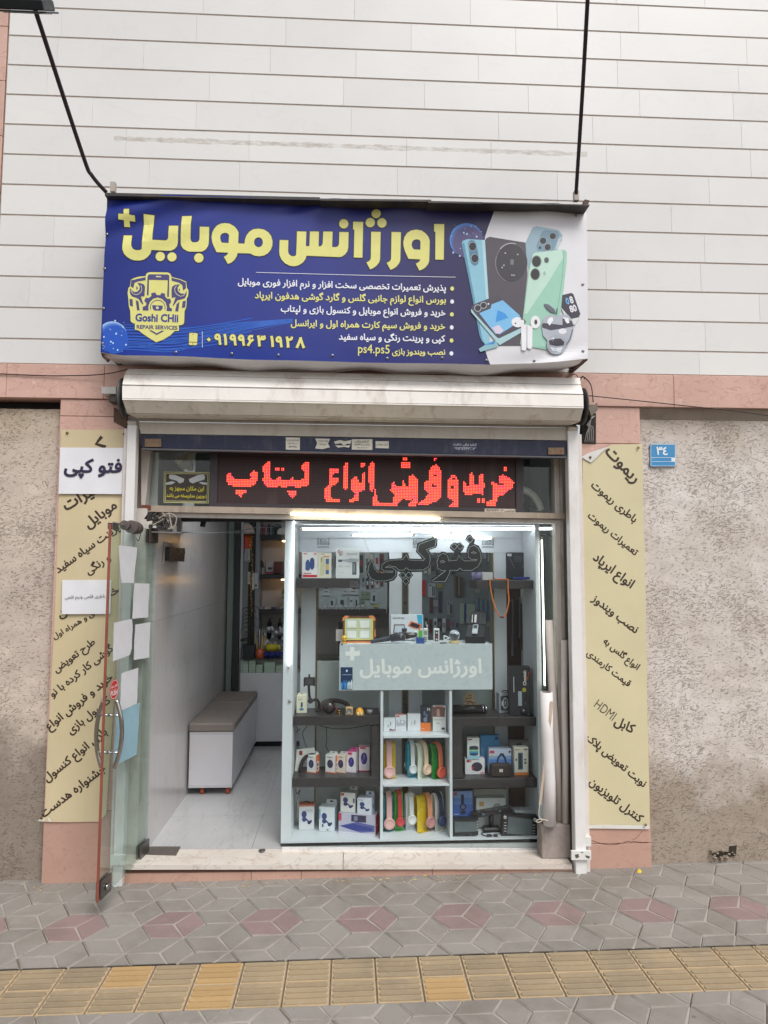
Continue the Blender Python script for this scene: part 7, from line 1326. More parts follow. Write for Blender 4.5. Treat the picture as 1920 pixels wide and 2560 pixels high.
# hanging black acrylic lettering
B1 = zt(900, 1320, .19289); YH = .33; t = T('hanging_word_sign', 'black acrylic Persian word sign with white dotted outline hanging in the window', 'sign')
LO = [B1([(145, 405), (175, 425), (185, 480), (210, 530), (250, 555), (255, 500), (290, 440), (350, 410), (440, 398), (540, 390), (555, 350), (595, 330), (630, 350), (645, 395), (800, 400), (780, 370), (725, 310), (740, 200), (770, 185), (960, 115), (1005, 125), (1000, 230), (985, 255), (895, 285), (930, 360), (930, 430), (900, 510), (850, 555), (790, 570), (660, 572), (690, 610), (650, 660), (640, 720), (595, 745), (550, 720), (540, 660), (495, 610), (530, 575), (470, 560), (488, 575), (480, 630), (440, 680), (350, 705), (220, 705), (140, 680), (90, 620), (78, 540), (95, 460)]),
      B1([(990, 460), (985, 400), (1010, 340), (1060, 305), (1110, 310), (1150, 350), (1165, 410), (1215, 400), (1220, 310), (1165, 260), (1170, 225), (1210, 190), (1235, 188), (1260, 198), (1300, 185), (1355, 240), (1330, 290), (1305, 310), (1320, 390), (1385, 400), (1375, 330), (1390, 250), (1420, 200), (1360, 145), (1375, 110), (1425, 80), (1490, 140), (1480, 205), (1540, 230), (1580, 310), (1590, 400), (1570, 490), (1500, 560), (1400, 570), (1190, 572), (1150, 650), (1110, 710), (960, 710), (920, 690), (925, 650), (1000, 610), (1060, 575), (1010, 550)])]
for L in LO: mb = MB(); mb.pp(L, YH, .004); t.part('letter_board', mb, P((34, 38, 42), .15, var=.04, coat=.3))
IN = [[(150, 425), (110, 500), (100, 580), (140, 655), (210, 685), (320, 688), (420, 660), (465, 610), (465, 550), (420, 515), (330, 510), (380, 490), (460, 505), (500, 545), (570, 545), (600, 515), (640, 545), (820, 545), (890, 500), (912, 420), (900, 340), (860, 280), (975, 240), (990, 130), (770, 210), (745, 300), (840, 400), (820, 420), (640, 415), (600, 345), (550, 410), (440, 415), (340, 430), (285, 480), (280, 530), (310, 555), (430, 560), (420, 575), (230, 570), (185, 520), (165, 430), (150, 425)],
      [(1155, 425), (1130, 350), (1080, 325), (1020, 360), (995, 450), (1010, 520), (1050, 550), (1110, 555), (940, 680), (960, 695), (1105, 695), (1155, 600), (1165, 550), (1260, 550), (1295, 520), (1330, 550), (1450, 550), (1530, 500), (1570, 420), (1565, 330), (1530, 260), (1480, 225), (1420, 245), (1400, 310), (1405, 380), (1440, 405), (1520, 410), (1500, 425), (1350, 425), (1310, 390), (1285, 355), (1255, 420), (1155, 425)]]
for cx, cy, r in ((557, 612, 42), (630, 612, 42), (595, 690, 42), (1222, 240, 42), (1300, 240, 42), (1425, 148, 44)): IN.append([(cx-r, cy), (cx, cy-r), (cx+r, cy), (cx, cy+r), (cx-r, cy)])
IN += [[(1045, 430), (1075, 420), (1100, 440), (1075, 452), (1045, 440), (1045, 430)], [(1445, 320), (1475, 305), (1505, 325), (1470, 328), (1445, 320)]]
mb = MB()
for L in IN:
    L = B1(L); acc = 0
    for p, q in zip(L, L[1:]):
        l = math.hypot(q[0]-p[0], q[1]-p[1]); s = acc
        while s < l:
            x, y = p[0]+(q[0]-p[0])*s/l, p[1]+(q[1]-p[1])*s/l; mb.pp([(x-.85, y), (x, y-.85), (x+.85, y), (x, y+.85)], YH-.0022, .002); s += 2.7
        acc = s-l
t.part('white_dots', mb, F((214, 224, 222))); mb = MB()
for top, bot in (((893, 1302), (929, 1398)), ((1180, 1308), (1176, 1336))):
    A_, B_ = W(*top, YH), W(*bot, YH+.006); n = int((B_-A_).length/.024)+1
    for k in range(n):
        p, q = A_.lerp(B_, k/n), A_.lerp(B_, (k+1.15)/n); o_ = Vector((.004, 0, 0)) if k % 2 else Vector((0, .004, 0)); mb.tube([p-o_, q-o_, q+o_, p+o_, p-o_], .0012, 5)
t.part('chain', mb, P((186, 178, 160), .3, .8)); mb = MB(); mb.tube(smooth_path([W(944, 1432, YH-.003), W(950, 1430, YH-.004), W(956, 1433, YH-.003), W(960, 1430, YH-.004)], 4), .0016, 5); t.part('red_wire', mb, F((170, 60, 50))); t.end()
# ================================================================ INSIDE THE SHOP
# bench of two wheeled storage boxes
def bench(label, y0, y1, x0, x1):
    t = T('storage_bench', label, 'bench', 'wheeled storage benches along the marble wall'); zb, zt2 = ZFL+.062, .615
    mb = MB(); mb.box(x0+.012, x1-.012, y0+.012, y1-.004, zb, zt2, 0, .003); t.part('chest', mb, P((206, 204, 208), .4, var=.03, vs=3)); mb = MB(); mb.box(x0+.012, x1-.012, y0+.010, y0+.0118, zb, zb+.022); mb.box(x0+.012, x1-.012, y0+.010, y0+.0118, zt2-.02, zt2); mb.box(x1-.0118, x1-.010, y1-.03, y1-.01, zb, zt2); t.part('edge_trim', mb, P((190, 190, 194), .35))
    mb = MB(); mb.box(x0, x1, y0, y1-.008, zt2+.0005, zt2+.075, 0, .014); t.part('cushion', mb, P((128, 120, 114), .75, var=.07, vs=5, bmp=.25))
    for wx in (x0+.12, x1-.05):
        for wy in (y0+.06, y1-.1):
            mb = MB(); mb.tube([(wx-.014, wy, ZFL+.026), (wx+.014, wy, ZFL+.026)], .026, 16); wh = t.part('castor_wheel', mb, P((176, 80, 48), .5)); mb = MB(); mb.tube([(wx-.018, wy, ZFL+.026), (wx+.018, wy, ZFL+.026)], .011, 10); mb.box(wx-.016, wx+.016, wy-.02, wy+.02, ZFL+.054, zb-.0005); t.part('castor_fork', mb, P((52, 46, 46), .4, .5), wh)
    t.end(Vector(((x0+x1)/2, (y0+y1)/2, ZFL)))
bx0, bx1 = W(459, 1982, 1.29).x, W(586, 1835, 1.29).x
bench('white storage chest bench with brown cushion on orange castors, nearest the door', 1.27, 2.15, XW+.006, bx1)
bench('white storage chest bench with brown cushion further inside, against the counter', 2.155, 2.74, XW+.006, bx1)
# counter
YCt = 2.77; zct = W(650, 1647, YCt).z; xc0 = W(600, 1700, YCt).x
t = T('sales_counter', 'white sales counter with a glass top at the back of the shop', 'counter'); mb = MB(); zfp = W(650, 1682, YCt).z; mb.box(xc0, 1.48, YCt, YCt+.02, ZFL+.06, zfp); mb.box(xc0, xc0+.02, YCt+.0205, YCt+.4, ZFL+.06, zct-.012); mb.box(xc0+.021, 1.48, YCt+.0205, YCt+.4, zfp-.03, zfp-.012); t.part('front_panel', mb, P((196, 198, 200), .45, var=.03)); mb = MB(); mb.box(xc0+.02, 1.48, YCt+.04, YCt+.3, ZFL, ZFL+.059); t.part('plinth', mb, P((30, 30, 32), .7)); mb = MB(); mb.box(xc0-.01, 1.49, YCt-.01, YCt+.41, zct-.010, zct); mb.box(xc0+.004, 1.48, YCt, YCt+.006, zfp+.001, zct-.0105); t.part('glass_top', mb, glassmat('counter_glass', (.88, .93, .91, 1), 1.42)); t.end(Vector((0, YCt+.2, ZFL)))
# boxes under the glass
k = 0
for x0, x1, y0, rows_ in ((604, 621, 1651, 4), (622, 639, 1651, 4), (640, 657, 1662, 2), (660, 688, 1656, 2), (689, 713, 1664, 2)):
    ph = (1683-y0)/rows_
    for r_ in range(rows_):
        z0 = zfp-.0115+.0; hh = (W(650, y0, YCt+.03).z-W(650, 1683, YCt+.03).z)/rows_; a, b = W(x0+.6, 1670, YCt+.03).x, W(x1-.6, 1670, YCt+.03).x
        mb = MB(); mb.box(a, b, YCt+.03, YCt+.2, z0+hh*r_+.001, z0+hh*(r_+1), 0, .002); solo('stock_box', 'small pale green white stock box stacked under the counter glass', 'box', mb, P((206, 214, 202), .5, var=.04), 'stock boxes under the counter glass')
# dark post, white uprights and back shelves seen through the doorway
def slab_(nm, lab, cat, px0, px1, Y, d, z0, z1, c, kind=None):
    mb = MB(); mb.box(W(px0, 1600, Y).x, W(px1, 1600, Y).x, Y, Y+d, z0, z1, 0, .002); return solo(nm, lab, cat, mb, P(c, .45, var=.05))
slab_('dark_post', 'black floor to ceiling post at the end of the marble wall', 'post', 581.5, 597, 2.74-.0+.005, .03, ZFL, 2.62, (40, 42, 44)); slab_('white_post', 'narrow white upright just right of the black post', 'post', 597.5, 603, 2.9, .05, ZFL, 2.75, (190, 196, 198)); slab_('glass_post', 'pale greenish upright between the marble wall and the black post', 'post', 566, 580, 2.95, .04, ZFL, 2.75, (150, 168, 160))
YB2 = 3.06
slab_('shelf_upright', 'wide grey upright panel left of the back shelves', 'panel', 604, 618, YB2, .02, zct, 2.9, (132, 136, 140)); slab_('shelf_upright', 'grey upright panel beside the hanging accessory packs, at the left end of the back shelves', 'panel', 635, 646, YB2, .24, zct, 2.9, (140, 144, 150)); slab_('black_upright', 'narrow black upright behind the potted plant', 'panel', 619, 634, YB2+.01, .02, zct, 2.9, (44, 44, 46))
BS = {}
for i, (y0, y1) in enumerate(((1337, 1350), (1436, 1447), (1523, 1534))):
    z1, z0 = W(680, y0, YB2).z, W(680, y1, YB2).z; xa, xb = W(646.5, 1500, YB2).x, .62
    mb = MB(); mb.box(xa, xb, YB2, 3.318, z0, z1, 0, .002); BS[i] = z1
    solo('wall_shelf', ('topmost black shelf on the back wall, holding coloured files', 'middle black shelf on the back wall, holding small white boxes', 'lowest black shelf on the back wall, cluttered with small parts')[i], 'shelf', mb, P((34, 34, 38), .4))
    SHELF['K%d' % i] = (z1, YB2, 3.3)
def shelf_light(lab, a, b, Y):
    mb = MB(); A_, B_ = W(*a, Y), W(*b, Y); mb.tube([A_, B_], .006, 6); solo('shelf_light', lab, 'light', mb, P((255, 206, 130), .5, var=0, emit=22, ec=(255, 196, 120), key='warm_light'), 'warm lights under the back shelves')
shelf_light('small warm strip light under the topmost back shelf', (706, 1353), (735, 1353), YB2+.05); shelf_light('small warm strip light under the middle back shelf', (703, 1449.5), (735, 1449.5), YB2+.05)
for i, (x0, x1, c) in enumerate(((651, 656, (120, 50, 60)), (657, 662, (150, 64, 74)), (663, 668, (170, 150, 160)), (669, 673, (90, 50, 90)), (675, 679, (130, 150, 150)), (680, 688, (40, 74, 66)), (690, 700, (50, 60, 90)))):
    bx('file_box', ('dark red', 'bright red', 'pinkish grey', 'purple', 'grey green', 'dark green', 'navy blue')[i]+' upright folder in the row on the topmost back shelf', 'folder', x0, 1311+(i % 3)*2, x1, 1338, 'K0', .16, c, group='folders on the topmost back shelf')
for x0, x1, y0, lab, pr_ in ((646.5, 661, 1414, 'plain grey white box at the left end of the middle back shelf', []), (665, 684, 1404, 'white box with a red foot and dark screen, left one on the middle back shelf', 1), (685, 705, 1414, 'plain white box between the two red footed ones on the middle back shelf', []), (709, 728, 1404, 'white box with a red foot and dark screen, right one on the middle back shelf', 1)):
    bx('small_box', lab, 'box', x0, y0, x1, 1435, 'K1', .07, (196, 198, 202), [('r', (186, 50, 72), (0, .03, 1, .16)), ('r', (60, 62, 72), (.26, .36, .76, .54)), ('r', (110, 96, 104), (.12, .86, .36, .9))] if pr_ else [('r', (160, 160, 164), (.3, .5, .6, .54))], tab=(.3, .7, .02, (206, 206, 206)) if pr_ else None)
bx('brown_box', 'dark red brown box behind the white boxes on the middle back shelf', 'box', 684, 1404, 708, 1434, 'K1', .05, (96, 44, 42), Y=3.2)
b = seat(652, 1414, 'K1'); mb = MB(); p = W(650, 1412, YB2+.09); mb.ext([p+Vector(q) for q in ((-.02, 0, -.02), (.012, 0, -.03), (.045, 0, -.03), (.03, 0, .03), (-.005, 0, .075), (-.025, 0, .06))], (0, .05, 0)); solo('black_mouse', 'black and white mouse pack behind the left box on the middle back shelf', 'pack', mb, F((44, 42, 44)))
t = T('green_bottle', 'green spray bottle hanging under the middle back shelf', 'bottle'); Y = YB2+.06; mb = MB(); c = W(714, 1482, Y); mb.lathe([(0, -.055), (.038, -.055), (.042, -.02), (.036, .03), (.018, .05), (.014, .07), (0, .07)], Matrix.Translation(c), 14); t.part('body', mb, P((36, 110, 78), .3)); mb = MB(); mb.lathe([(.0425, -.04), (.0425, -.01)], Matrix.Translation(c), 14); t.part('label', mb, F((200, 170, 110))); mb = MB(); mb.box(c.x-.06, c.x+.06, Y-.02, Y+.06, c.z-.062, c.z-.0555); t.part('ledge', mb, F((120, 140, 130))); t.end()
rr = random.Random(21); mb = MB()
for k in range(34):
    x = W(648+rr.uniform(0, 76), 1523, YB2+.04).x; y = YB2+rr.uniform(.01, .08); s = rr.uniform(.008, .02); z = BS[2]+.001; M = Matrix.Translation((x, y, z)) @ Matrix.Rotation(rr.uniform(0, pi), 4, 'Z'); mb.box(-s*1.4, s*1.4, -s*.6, s*.6, 0, s*rr.uniform(.5, 1.6), rr.choice((0, 0, 1, 2)), .001, M)
solo('small_parts', 'clutter of tiny pale adaptors and parts along the lowest back shelf', 'small parts', mb, [F((190, 186, 176)), F((60, 56, 58)), F((120, 124, 140))], kind='stuff')
for i, (x, lab) in enumerate(((674, 'left of two black cable bundles hanging under the lowest back shelf'), (700, 'right of two black cable bundles hanging under the lowest back shelf'))):
    t = T('cable_bundle', lab, 'cable', 'cable bundles under the lowest back shelf'); mb = MB(); a = W(x, 1552, 3.28); mb.ball((a.x, 3.27, a.z-.05), .035, 10, 0, (.7, .5, 1.5)); mb.ball((a.x, 3.27, a.z-.15), .035, 10, 0, (.75, .5, 1.7)); t.part('bundle', mb, P((26, 26, 34), .5)); mb = MB(); mb.box(a.x-.008, a.x+.008, 3.255, 3.285, a.z-.02, a.z+.03); t.part('hook', mb, F((70, 70, 76))); t.end()
# counter top goods
SHELF['CT'] = (zct, YCt, YCt+.4)
b = seat(623, 1646, 'CT', .04); t = T('potted_plant', 'small bare plant with curled leaves in a black square pot on the counter', 'plant'); mb = MB(); w0, w1, h = .05, .068, .145
for s in (1,): 
    a = [(-w0, -w0, 0), (w0, -w0, 0), (w0, w0, 0), (-w0, w0, 0)]; c = [(-w1, -w1, h), (w1, -w1, h), (w1, w1, h), (-w1, w1, h)]; va = [mb.bm.verts.new(b+Vector(p)) for p in a]; vc = [mb.bm.verts.new(b+Vector(p)) for p in c]; mb.face(va); mb.face(vc)
    for i in range(4): mb.face([va[i], va[(i+1) % 4], vc[(i+1) % 4], vc[i]])
t.part('pot', mb, P((40, 44, 48), .5)); mb = MB(); top = b+Vector((0, 0, h)); mb.tube(smooth_path([top, top+Vector((-.005, 0, .12)), top+Vector((.005, 0, .3)), top+Vector((0, 0, .42))], 4), .012, 8, 0, True, .006); t.part('stem', mb, P((70, 62, 50), .8)); mb = MB(); rr = random.Random(2)
for k in range(16):
    z = .05+.36*(k/16)**.8; s = 1 if k % 2 else -1; l = rr.uniform(.04, .085); q = top+Vector((0, -.01, z)); mb.tube(smooth_path([q, q+Vector((s*l*.5, -.01, .02)), q+Vector((s*l, -.015, .0)), q+Vector((s*l*1.05, -.015, -.02))], 3), .006, 5, 0, True, .002)
mb.ball(top+Vector((-.06, -.02, .05)), .025, 8, 0, (1.4, .5, .6)); t.part('leaves', mb, P((44, 46, 36), .6)); t.end(b)
b = seat(649, 1648, 'CT', .03); t = T('pen_holder', 'orange and gold pen holder full of pens on the counter', 'pen holder'); mb = MB(); mb.lathe([(0, 0), (.045, 0), (.04, .1), (.036, .1), (.036, .004), (0, .004)], Matrix.Translation(b), 14); t.part('cup', mb, P((176, 84, 50), .4)); 
for k in range(7):
    mb = MB(); a = k*.9; mb.tube([b+Vector((.02*cos(a), .02*sin(a), .01)), b+Vector((.055*cos(a), .04*sin(a), .24+.03*(k % 3)))], .006, 6); t.part('pen', mb, P(((190, 150, 60), (60, 40, 40), (206, 204, 200), (150, 110, 50), (190, 160, 80), (70, 52, 40), (210, 180, 110))[k], .35))
t.end(b)
b = seat(676, 1643, 'CT', .06); t = T('yellow_roll', 'yellow tape roll lying on blue cloth on the counter', 'roll'); mb = MB(); mb.tube([b+Vector((-.05, 0, .1)), b+Vector((.06, .02, .1))], .04, 14); mb.tube([b+Vector((.07, .02, .1)), b+Vector((.1, .02, .1))], .03, 12); t.part('roll', mb, P((190, 180, 40), .45)); t.end(b)
mb = MB(); c = seat(686, 1646, 'CT', .08)
for i in range(7): mb.ball((c.x-.1+.035*i, c.y+.02*(i % 2), c.z+.03), .045, 8, 0, (1.0, .8, .7))
solo('blue_cloth', 'crumpled dark blue cloth on the counter', 'cloth', mb, P((30, 40, 110), .8, var=.2, vs=30))
rr = random.Random(5)
for k in range(26):
    x = W(662+rr.uniform(0, 56), 1600, 3.2).x; z = zct+.05+rr.uniform(0, .24); y = 3.15+rr.uniform(0, .1); mb = MB(); s = rr.uniform(.016, .026); mb.ball((x, y, z), s, 10); mb.tube([(x, y, z-s*.8), (x, y+.005, z-s*1.9)], s*.5, 8, 1); solo('light_bulb', 'small clear white bulb in the heap behind the counter', 'bulb', mb, [P((206, 210, 216), .15), F((120, 120, 124))], 'bulbs heaped behind the counter')
b = seat(712, 1640, 'CT', .1); t = T('desk_lamp', 'small white desk lamp on a thin stem at the right of the counter', 'lamp'); mb = MB(); mb.lathe([(0, 0), (.04, 0), (.04, .008), (.006, .012), (.004, .26), (0, .26)], Matrix.Translation(b), 12); t.part('stem', mb, P((150, 160, 176), .3, .4)); mb = MB(); mb.lathe([(.038, .25), (.02, .34), (0, .345)], Matrix.Translation(b), 14); t.part('shade', mb, P((206, 210, 214), .4)); t.end(b)
# hanging accessory packs between the uprights
YP = YB2-.02
def pack(lab, x0, y0, x1, y1, c, Y=YP, group=None, prints=(), nm='accessory_pack'):
    t = T(nm, lab, 'pack', group); mb = MB(); mb.rect(x0, y0, x1, y1, Y, .012); t.part('card', mb, F(c)); 
    if prints:
        mb = MB(); ms = []
        for i, (c2, u0, v0, u1, v1) in enumerate(prints): mb.rect(x0+(x1-x0)*u0, y0+(y1-y0)*v0, x0+(x1-x0)*u1, y0+(y1-y0)*v1, Y-.0015-.0006*i, .001, i); ms.append(F(c2))
        t.part('print', mb, ms)
    mb = MB(); p = W((x0+x1)/2, y0, Y); mb.tube([(p.x, Y-.01, p.z+.006), (p.x, Y+.04, p.z+.006)], .0025, 5); t.part('hook', mb, P((150, 150, 150), .3, .8)); t.end()
G2 = 'accessory packs hanging in the doorway'
pack('magenta accessory pack, longest of the bright ones in the doorway', 602, 1336, 612, 1384, (190, 44, 120), YP, G2, [((230, 190, 210), .35, .2, .5, .7)]); pack('orange accessory pack beside the magenta one', 613, 1336, 621, 1371, (224, 92, 40), YP, G2); pack('orange accessory pack nearest the golden garland', 621.5, 1336, 629, 1371, (230, 96, 40), YP-.004, G2, [((240, 190, 170), .2, .7, .7, .8)])
pack('bluish white narrow pack under the left orange one', 611, 1372, 617, 1403, (176, 190, 190), YP, G2); pack('white narrow pack with a tiny code under the right orange one', 618.5, 1372, 625, 1405, (206, 208, 204), YP-.004, G2, [((60, 60, 60), .2, .86, .6, .94)]); pack('white pack with four black dots below the others in the doorway', 619, 1430, 626, 1460, (206, 206, 200), YP, G2, [((40, 40, 40), .35, .2, .65, .27), ((40, 40, 40), .35, .38, .65, .45), ((40, 40, 40), .35, .56, .65, .63), ((40, 40, 40), .35, .74, .65, .81)]); pack('narrow cream pack left of the silver one', 630, 1432, 635, 1475, (216, 206, 186), YP, G2); pack('wider silver white pack with a small code, lowest right in the doorway', 636, 1432, 644.5, 1471, (186, 198, 206), YP-.004, G2, [((70, 70, 74), .2, .74, .7, .9)])
mb = MB(); pts = [W(630, 1336, YP-.03), W(629, 1380, YP-.035), W(631, 1420, YP-.03), W(627, 1470, YP-.03), W(629, 1520, YP-.03), W(626, 1545, YP-.03)]; mb.tube(smooth_path(pts, 8), .006, 6)
for k, p in enumerate(smooth_path(pts, 6)): mb.ball(p+Vector((.008*sin(k*2.1), -.004, 0)), .008, 6, k % 2)
solo('golden_garland', 'thin golden brown garland hanging beside the accessory packs', 'garland', mb, [P((150, 112, 60), .5), P((196, 170, 100), .4)])
t = T('wall_lamp', 'half-round pinkish white wall lamp above the accessory packs', 'lamp'); Y = YB2-.10; mb = MB(); mb.pp([(598, 1334), (598, 1326), (601, 1317), (607, 1311), (616, 1308), (625, 1311), (631, 1317), (634, 1326), (634, 1334)], Y, .1); t.part('shade', mb, P((206, 186, 178), .5)); mb = MB(); mb.rect(598, 1334.5, 634, 1336, Y-.004, .1); t.part('lower_rim', mb, P((60, 56, 56), .5)); t.end()
mb = MB(); mb.pp([(693, 1335), (693, 1328), (698, 1321), (706, 1320), (720, 1320), (720, 1337), (709, 1336), (707, 1332), (704, 1336)], YB2-.02, .02); solo('white_camera', 'small white rounded camera housing on the topmost back shelf', 'camera', mb, P((206, 196, 186), .4))
mb = MB(); mb.tube(smooth_path([W(430, 1329, .6), W(520, 1333, 1.4), W(600, 1327, 2.6), W(640, 1319, 2.8), W(680, 1318, 2.6), W(725, 1305, 1.6)], 8), .004, 6); mb.tube(smooth_path([W(440, 1330, .6), W(560, 1332, 2.0), W(690, 1332, 3.0)], 6), .003, 6); solo('ceiling_cable', 'thin grey cables slung across the doorway under the ceiling', 'cable', mb, F((150, 156, 156)))
t = T('added_ceiling_light', 'long white lit fitting added on the shop ceiling to brighten the interior', 'added light')  # unseen fitting, added to brighten the shop interior
mb = MB(); mb.box(-1.05, 1.1, 1.05, 1.25, 2.905, 2.952); t.part('fitting', mb, P((214, 216, 216), .4)); mb = MB(); mb.box(-1.02, 1.07, 1.07, 1.23, 2.899, 2.9045); t.part('diffuser', mb, P((246, 248, 252), .4, var=0, emit=12, ec=(246, 250, 255), key='lit_panel')); t.end()
# things on the left marble wall
t = T('wall_switch', 'black switch screen on a beige wall plate on the marble wall inside the doorway', 'switch')
def onX(px, py, X): d = ray(px, py); return CAM+d*((X-CAM.x)/d.x)
mb = MB(); q = [onX(x, y, XW+.004) for x, y in ((411, 1354), (428, 1358), (425, 1411), (405, 1410))]; mb.ext(q, (.012, 0, 0)); t.part('plate', mb, P((176, 172, 164), .5)); mb = MB(); q = [onX(x, y, XW+.05) for x, y in ((424, 1367), (463, 1371), (461, 1404), (423, 1402))]; mb.ext(q, (-.03, 0, 0)); t.part('screen', mb, P((30, 26, 28), .3)); t.end()
t = T('ceiling_spotlight', 'black spotlight hanging from the dark rail inside the doorway', 'spotlight'); mb = MB(); mb.q4((485, 1290), (512, 1291), (512, 1300), (485, 1299), .66, .05); t.part('base', mb, F((36, 36, 38))); mb = MB(); mb.tube([W(510, 1298, .68), W(506, 1317, .68)], .02, 10); t.part('lamp_head', mb, F((40, 40, 42))); t.end()
# goods on the back wall seen through the window openings
G3, G4 = 'accessory packs on the back wall left of the white pillar', 'cables and packs on the back wall right of the white pillar'; z2 = zt(700, 1290, .217); rr = random.Random(33)
YW = 2.6
mb = MB(); mb.box(W(797, 1500, YW+.05).x, W(968, 1500, YW+.05).x, YW+.05, YW+.08, W(880, 1535, YW).z, W(880, 1360, YW).z); mb.box(W(1056, 1500, YW+.05).x, W(1330, 1500, YW+.05).x, YW+.05, YW+.08, zct+.01, W(880, 1345, YW).z, 1)
solo('display_board', 'grey pegboard panels hung with accessories behind the window cabinet', 'board', mb, [P((176, 184, 186), .6, var=.06), P((124, 132, 136), .6, var=.08)])
for i, (x0, y0, x1, y1, dk) in enumerate(((490, 840, 575, 915, 0), (560, 945, 640, 1050, 1), (660, 930, 780, 1055, 1), (720, 840, 780, 905, 0), (790, 845, 905, 905, 0), (795, 920, 850, 1060, 0), (855, 925, 910, 1065, 1), (930, 870, 978, 955, 2), (985, 870, 1035, 955, 2), (1045, 875, 1125, 1010, 1), (930, 965, 975, 1060, 2), (985, 1015, 1030, 1065, 0), (1085, 1018, 1125, 1050, 3))):
    (a, b_), (c, d_) = z2([(x0, y0), (x1, y1)]); col = ((188, 194, 196), (176, 190, 194), (130, 150, 126), (196, 196, 90))[dk]
    pack('pale blister pack hanging on the grey board left of the white pillar', a, b_, c, d_, col, YW+.03, G3, [((54, 58, 62), .3, .3, .62, .8)] if dk == 1 else [((90, 92, 96), .25, .35, .7, .5)])
mb = MB(); mb.box(W(790, 1530, YW).x, W(965, 1530, YW).x, YW-.08, YW+.1, W(880, 1537, YW-.08).z, W(880, 1524, YW-.08).z); solo('dark_shelf', 'dark shelf under the blister packs behind the window cabinet', 'shelf', mb, P((52, 46, 48), .5))
SHELF['DW'] = (W(880, 1524, YW-.08).z, YW-.08, YW+.02)
for k in range(13):
    x = 806+k*9.2; pk = W(x, 1520, YW-.05); mb = MB(); z = SHELF['DW'][0]+.001; mb.box(pk.x-.014, pk.x+.014, YW-.06, YW-.03, z, z+.03+.01*(k % 3), 0, .002); mb.box(pk.x-.006, pk.x+.006, YW-.061, YW-.0602, z+.01, z+.022, 1); solo('plug_adaptor', 'tiny white plug adaptor in the row on the dark shelf', 'adaptor', mb, [F((190, 194, 194)), F((60, 60, 64))], 'plug adaptors on the dark shelf')
B4 = zt(1040, 1380, .13261)
for i, (x0, y0, x1, y1, c, lab) in enumerate(((108, 535, 180, 830, (196, 50, 60), 'red curved pack hanging right of the white pillar'), (232, 590, 368, 852, (176, 182, 186), 'white charger pack printed with black plugs right of the white pillar'), (396, 600, 505, 680, (150, 146, 84), 'small yellowish pack under the black hanging lettering'), (425, 740, 490, 1140, (54, 66, 84), 'long dark blue cable pack on the dark board'), (262, 870, 320, 1150, (92, 52, 64), 'dark red cable pack below the charger pack'), (325, 910, 420, 1030, (150, 150, 156), 'pale translucent pack below the charger pack'), (590, 930, 690, 1190, (140, 146, 150), 'grey white pack with two black cables'), (1120, 705, 1205, 765, (150, 160, 150), 'small square pale pack under the upper right shelf'))):
    (a, b_), (e, d_) = B4([(x0, y0), (x1, y1)]); pack(lab, a, b_, e, d_, c, YW+.03, None, [((40, 42, 48), .55, .2, .7, .9), ((40, 42, 48), .78, .25, .9, .9), ((70, 70, 76), .12, .1, .4, .2)] if i in (1, 6) else ())
for k in range(5): (a, b_), (e, d_) = B4([(725+35*k, 440+12*k, ), (755+35*k, 840-6*k)]); pack('brown strap pack in the bundle under the black hanging lettering', a, b_, e, d_, ((104, 94, 84), (70, 62, 60), (128, 118, 104), (84, 78, 74), (96, 90, 86))[k], YW+.02-.004*k, 'brown strap packs')
for k in range(7): (a, b_), (e, d_) = B4([(830+42*k, 965+4*k), (862+42*k, 1310+6*k)]); pack(('upright blue cable box' if k == 2 else 'upright greenish white cable box')+' in the row behind the black presentation box', a, b_, e, d_, (44, 76, 130) if k == 2 else (168, 182, 170), YW+.02-.003*k, 'cable boxes behind the black presentation box')
for k in range(7): (a, b_), (e, d_) = B4([(1130+42*k, 860+14*k), (1160+42*k, 1300)]); pack('long bluish grey cable pack in the row under the upper right shelf', a, b_, e, d_, ((128, 148, 162), (92, 110, 130))[k % 2], YW+.02-.003*k, 'bluish cable packs')
for k in range(9):
    x = 1271+4.4*k; y0 = 1480+rr.uniform(0, 30); pack('dark hanging phone case in the row at the far right of the window', x, y0, x+4, y0+rr.uniform(60, 150), ((60, 40, 44), (44, 40, 46), (110, 116, 124), (74, 44, 40))[k % 4], 1.2+.01*k, 'phone cases at the far right of the window')
mb = MB(); mb.box(W(1266, 1500, 1.3).x, W(1340, 1500, 1.3).x, 1.3, 1.33, ZFL, 2.5); solo('partition', 'dark red brown panel behind the hanging phone cases', 'partition', mb, P((66, 40, 40), .6, var=.15))
G5 = 'assorted small packs filling the back wall behind the window cabinet'; rr = random.Random(77)
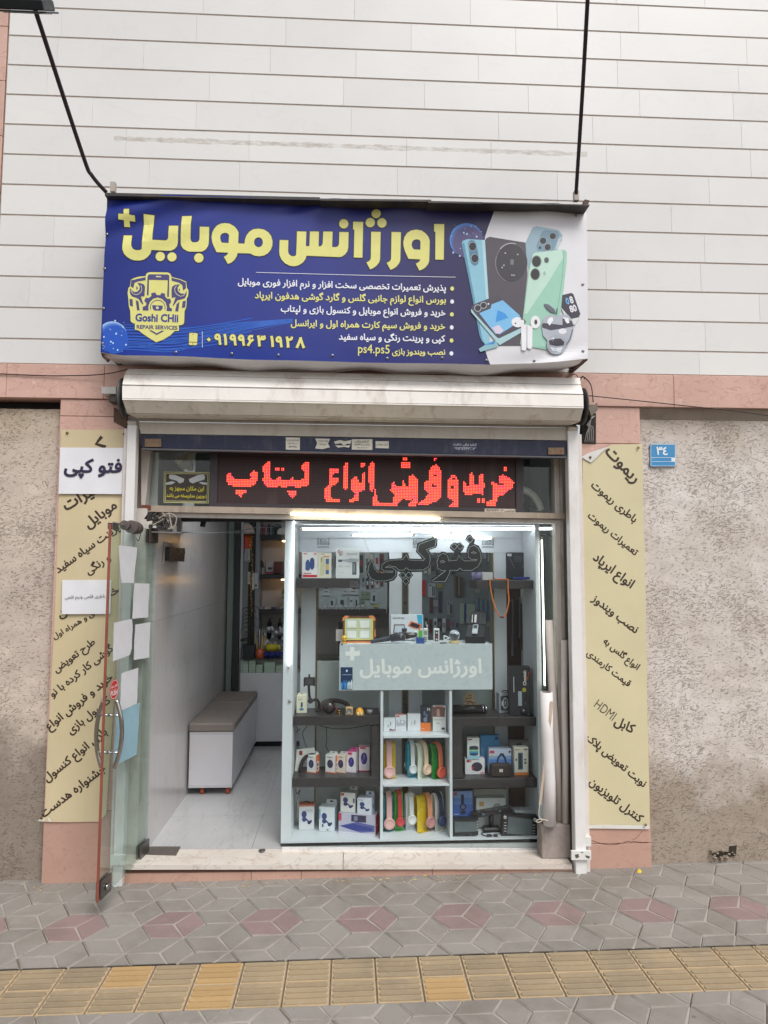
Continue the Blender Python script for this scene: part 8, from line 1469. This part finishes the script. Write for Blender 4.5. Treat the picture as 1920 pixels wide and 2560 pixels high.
for r_, (xa, xb, ya, yb, n) in enumerate(((800, 962, 1385, 1425, 13), (800, 962, 1440, 1472, 14), (1060, 1225, 1352, 1382, 12), (1060, 1140, 1392, 1432, 8), (1150, 1230, 1520, 1560, 7), (1062, 1150, 1545, 1580, 8), (1170, 1230, 1352, 1400, 6))):
    for k in range(n):
        x = xa+(xb-xa)*k/n; w = (xb-xa)/n*rr.uniform(.55, .9); y0 = ya+rr.uniform(-4, 6); y1 = yb+rr.uniform(-8, 8)
        pack('small card pack in the crowded rows on the back wall boards', x, y0, x+w, y1, rr.choice(((196, 200, 202), (60, 62, 70), (150, 156, 160), (120, 130, 146), (182, 176, 164), (88, 82, 84), (206, 206, 200), (110, 60, 62))), YW+.035, G5, [(rr.choice(((50, 54, 60), (120, 124, 130), (170, 60, 60), (220, 220, 220))), .2, .3, .75, .65)])
mb = MB(); mb.box(W(488, 1180, .95).x, 1.488, .95, .97, 2.43, 2.95); solo('added_dark_board', 'dark grey green board added to darken the view behind the LED board and fanlights', 'board', mb, P((86, 96, 96), .6))  # board added so the fanlights look dark and the ceiling fitting stays hidden
# dark till area behind the left opening
b = Vector((0, 0, 0)); mb = MB(); mb.box(W(800, 1640, 2.2).x, W(955, 1640, 2.2).x, 2.2, 2.5, ZFL, W(880, 1660, 2.2).z); solo('work_desk', 'dark work desk behind the left opening of the window cabinet', 'desk', mb, P((46, 50, 56), .4))
t = T('desk_monitor', 'dark monitor on the work desk behind the white card', 'monitor'); zd = W(880, 1660, 2.2).z; mb = MB(); mb.q4((846, 1556), (905, 1556), (905, 1640), (846, 1640), 2.3, .03); t.part('screen', mb, P((30, 32, 38), .2)); mb = MB(); c = W(875, 1645, 2.33); mb.box(c.x-.03, c.x+.03, 2.31, 2.35, zd, W(875, 1640, 2.3).z); mb.box(c.x-.12, c.x+.12, 2.27, 2.42, zd, zd+.015); t.part('stand', mb, P((36, 38, 42), .4)); t.end()
mb = MB()
for k in range(9): mb.ball((W(1100+9*k, 1590, 2.45).x, 2.4+.03*(k % 2), zct+.07+.02*(k % 3)), .07, 10, 0, (1.1, .8, .8))
solo('plastic_bag', 'crumpled pale plastic bag on the counter behind the crystal ball', 'bag', mb, P((176, 172, 160), .35, var=.12, vs=20))
mb = MB(); mb.box(W(1056, 1620, 2.3).x, W(1232, 1620, 2.3).x, 2.3, 2.68, zct-.03, zct); mb.box(W(1058, 1620, 2.3).x, W(1230, 1620, 2.3).x, 2.32, 2.66, ZFL, zct-.0305); solo('side_counter', 'dark counter behind the right opening of the window cabinet', 'counter', mb, P((70, 78, 80), .4))
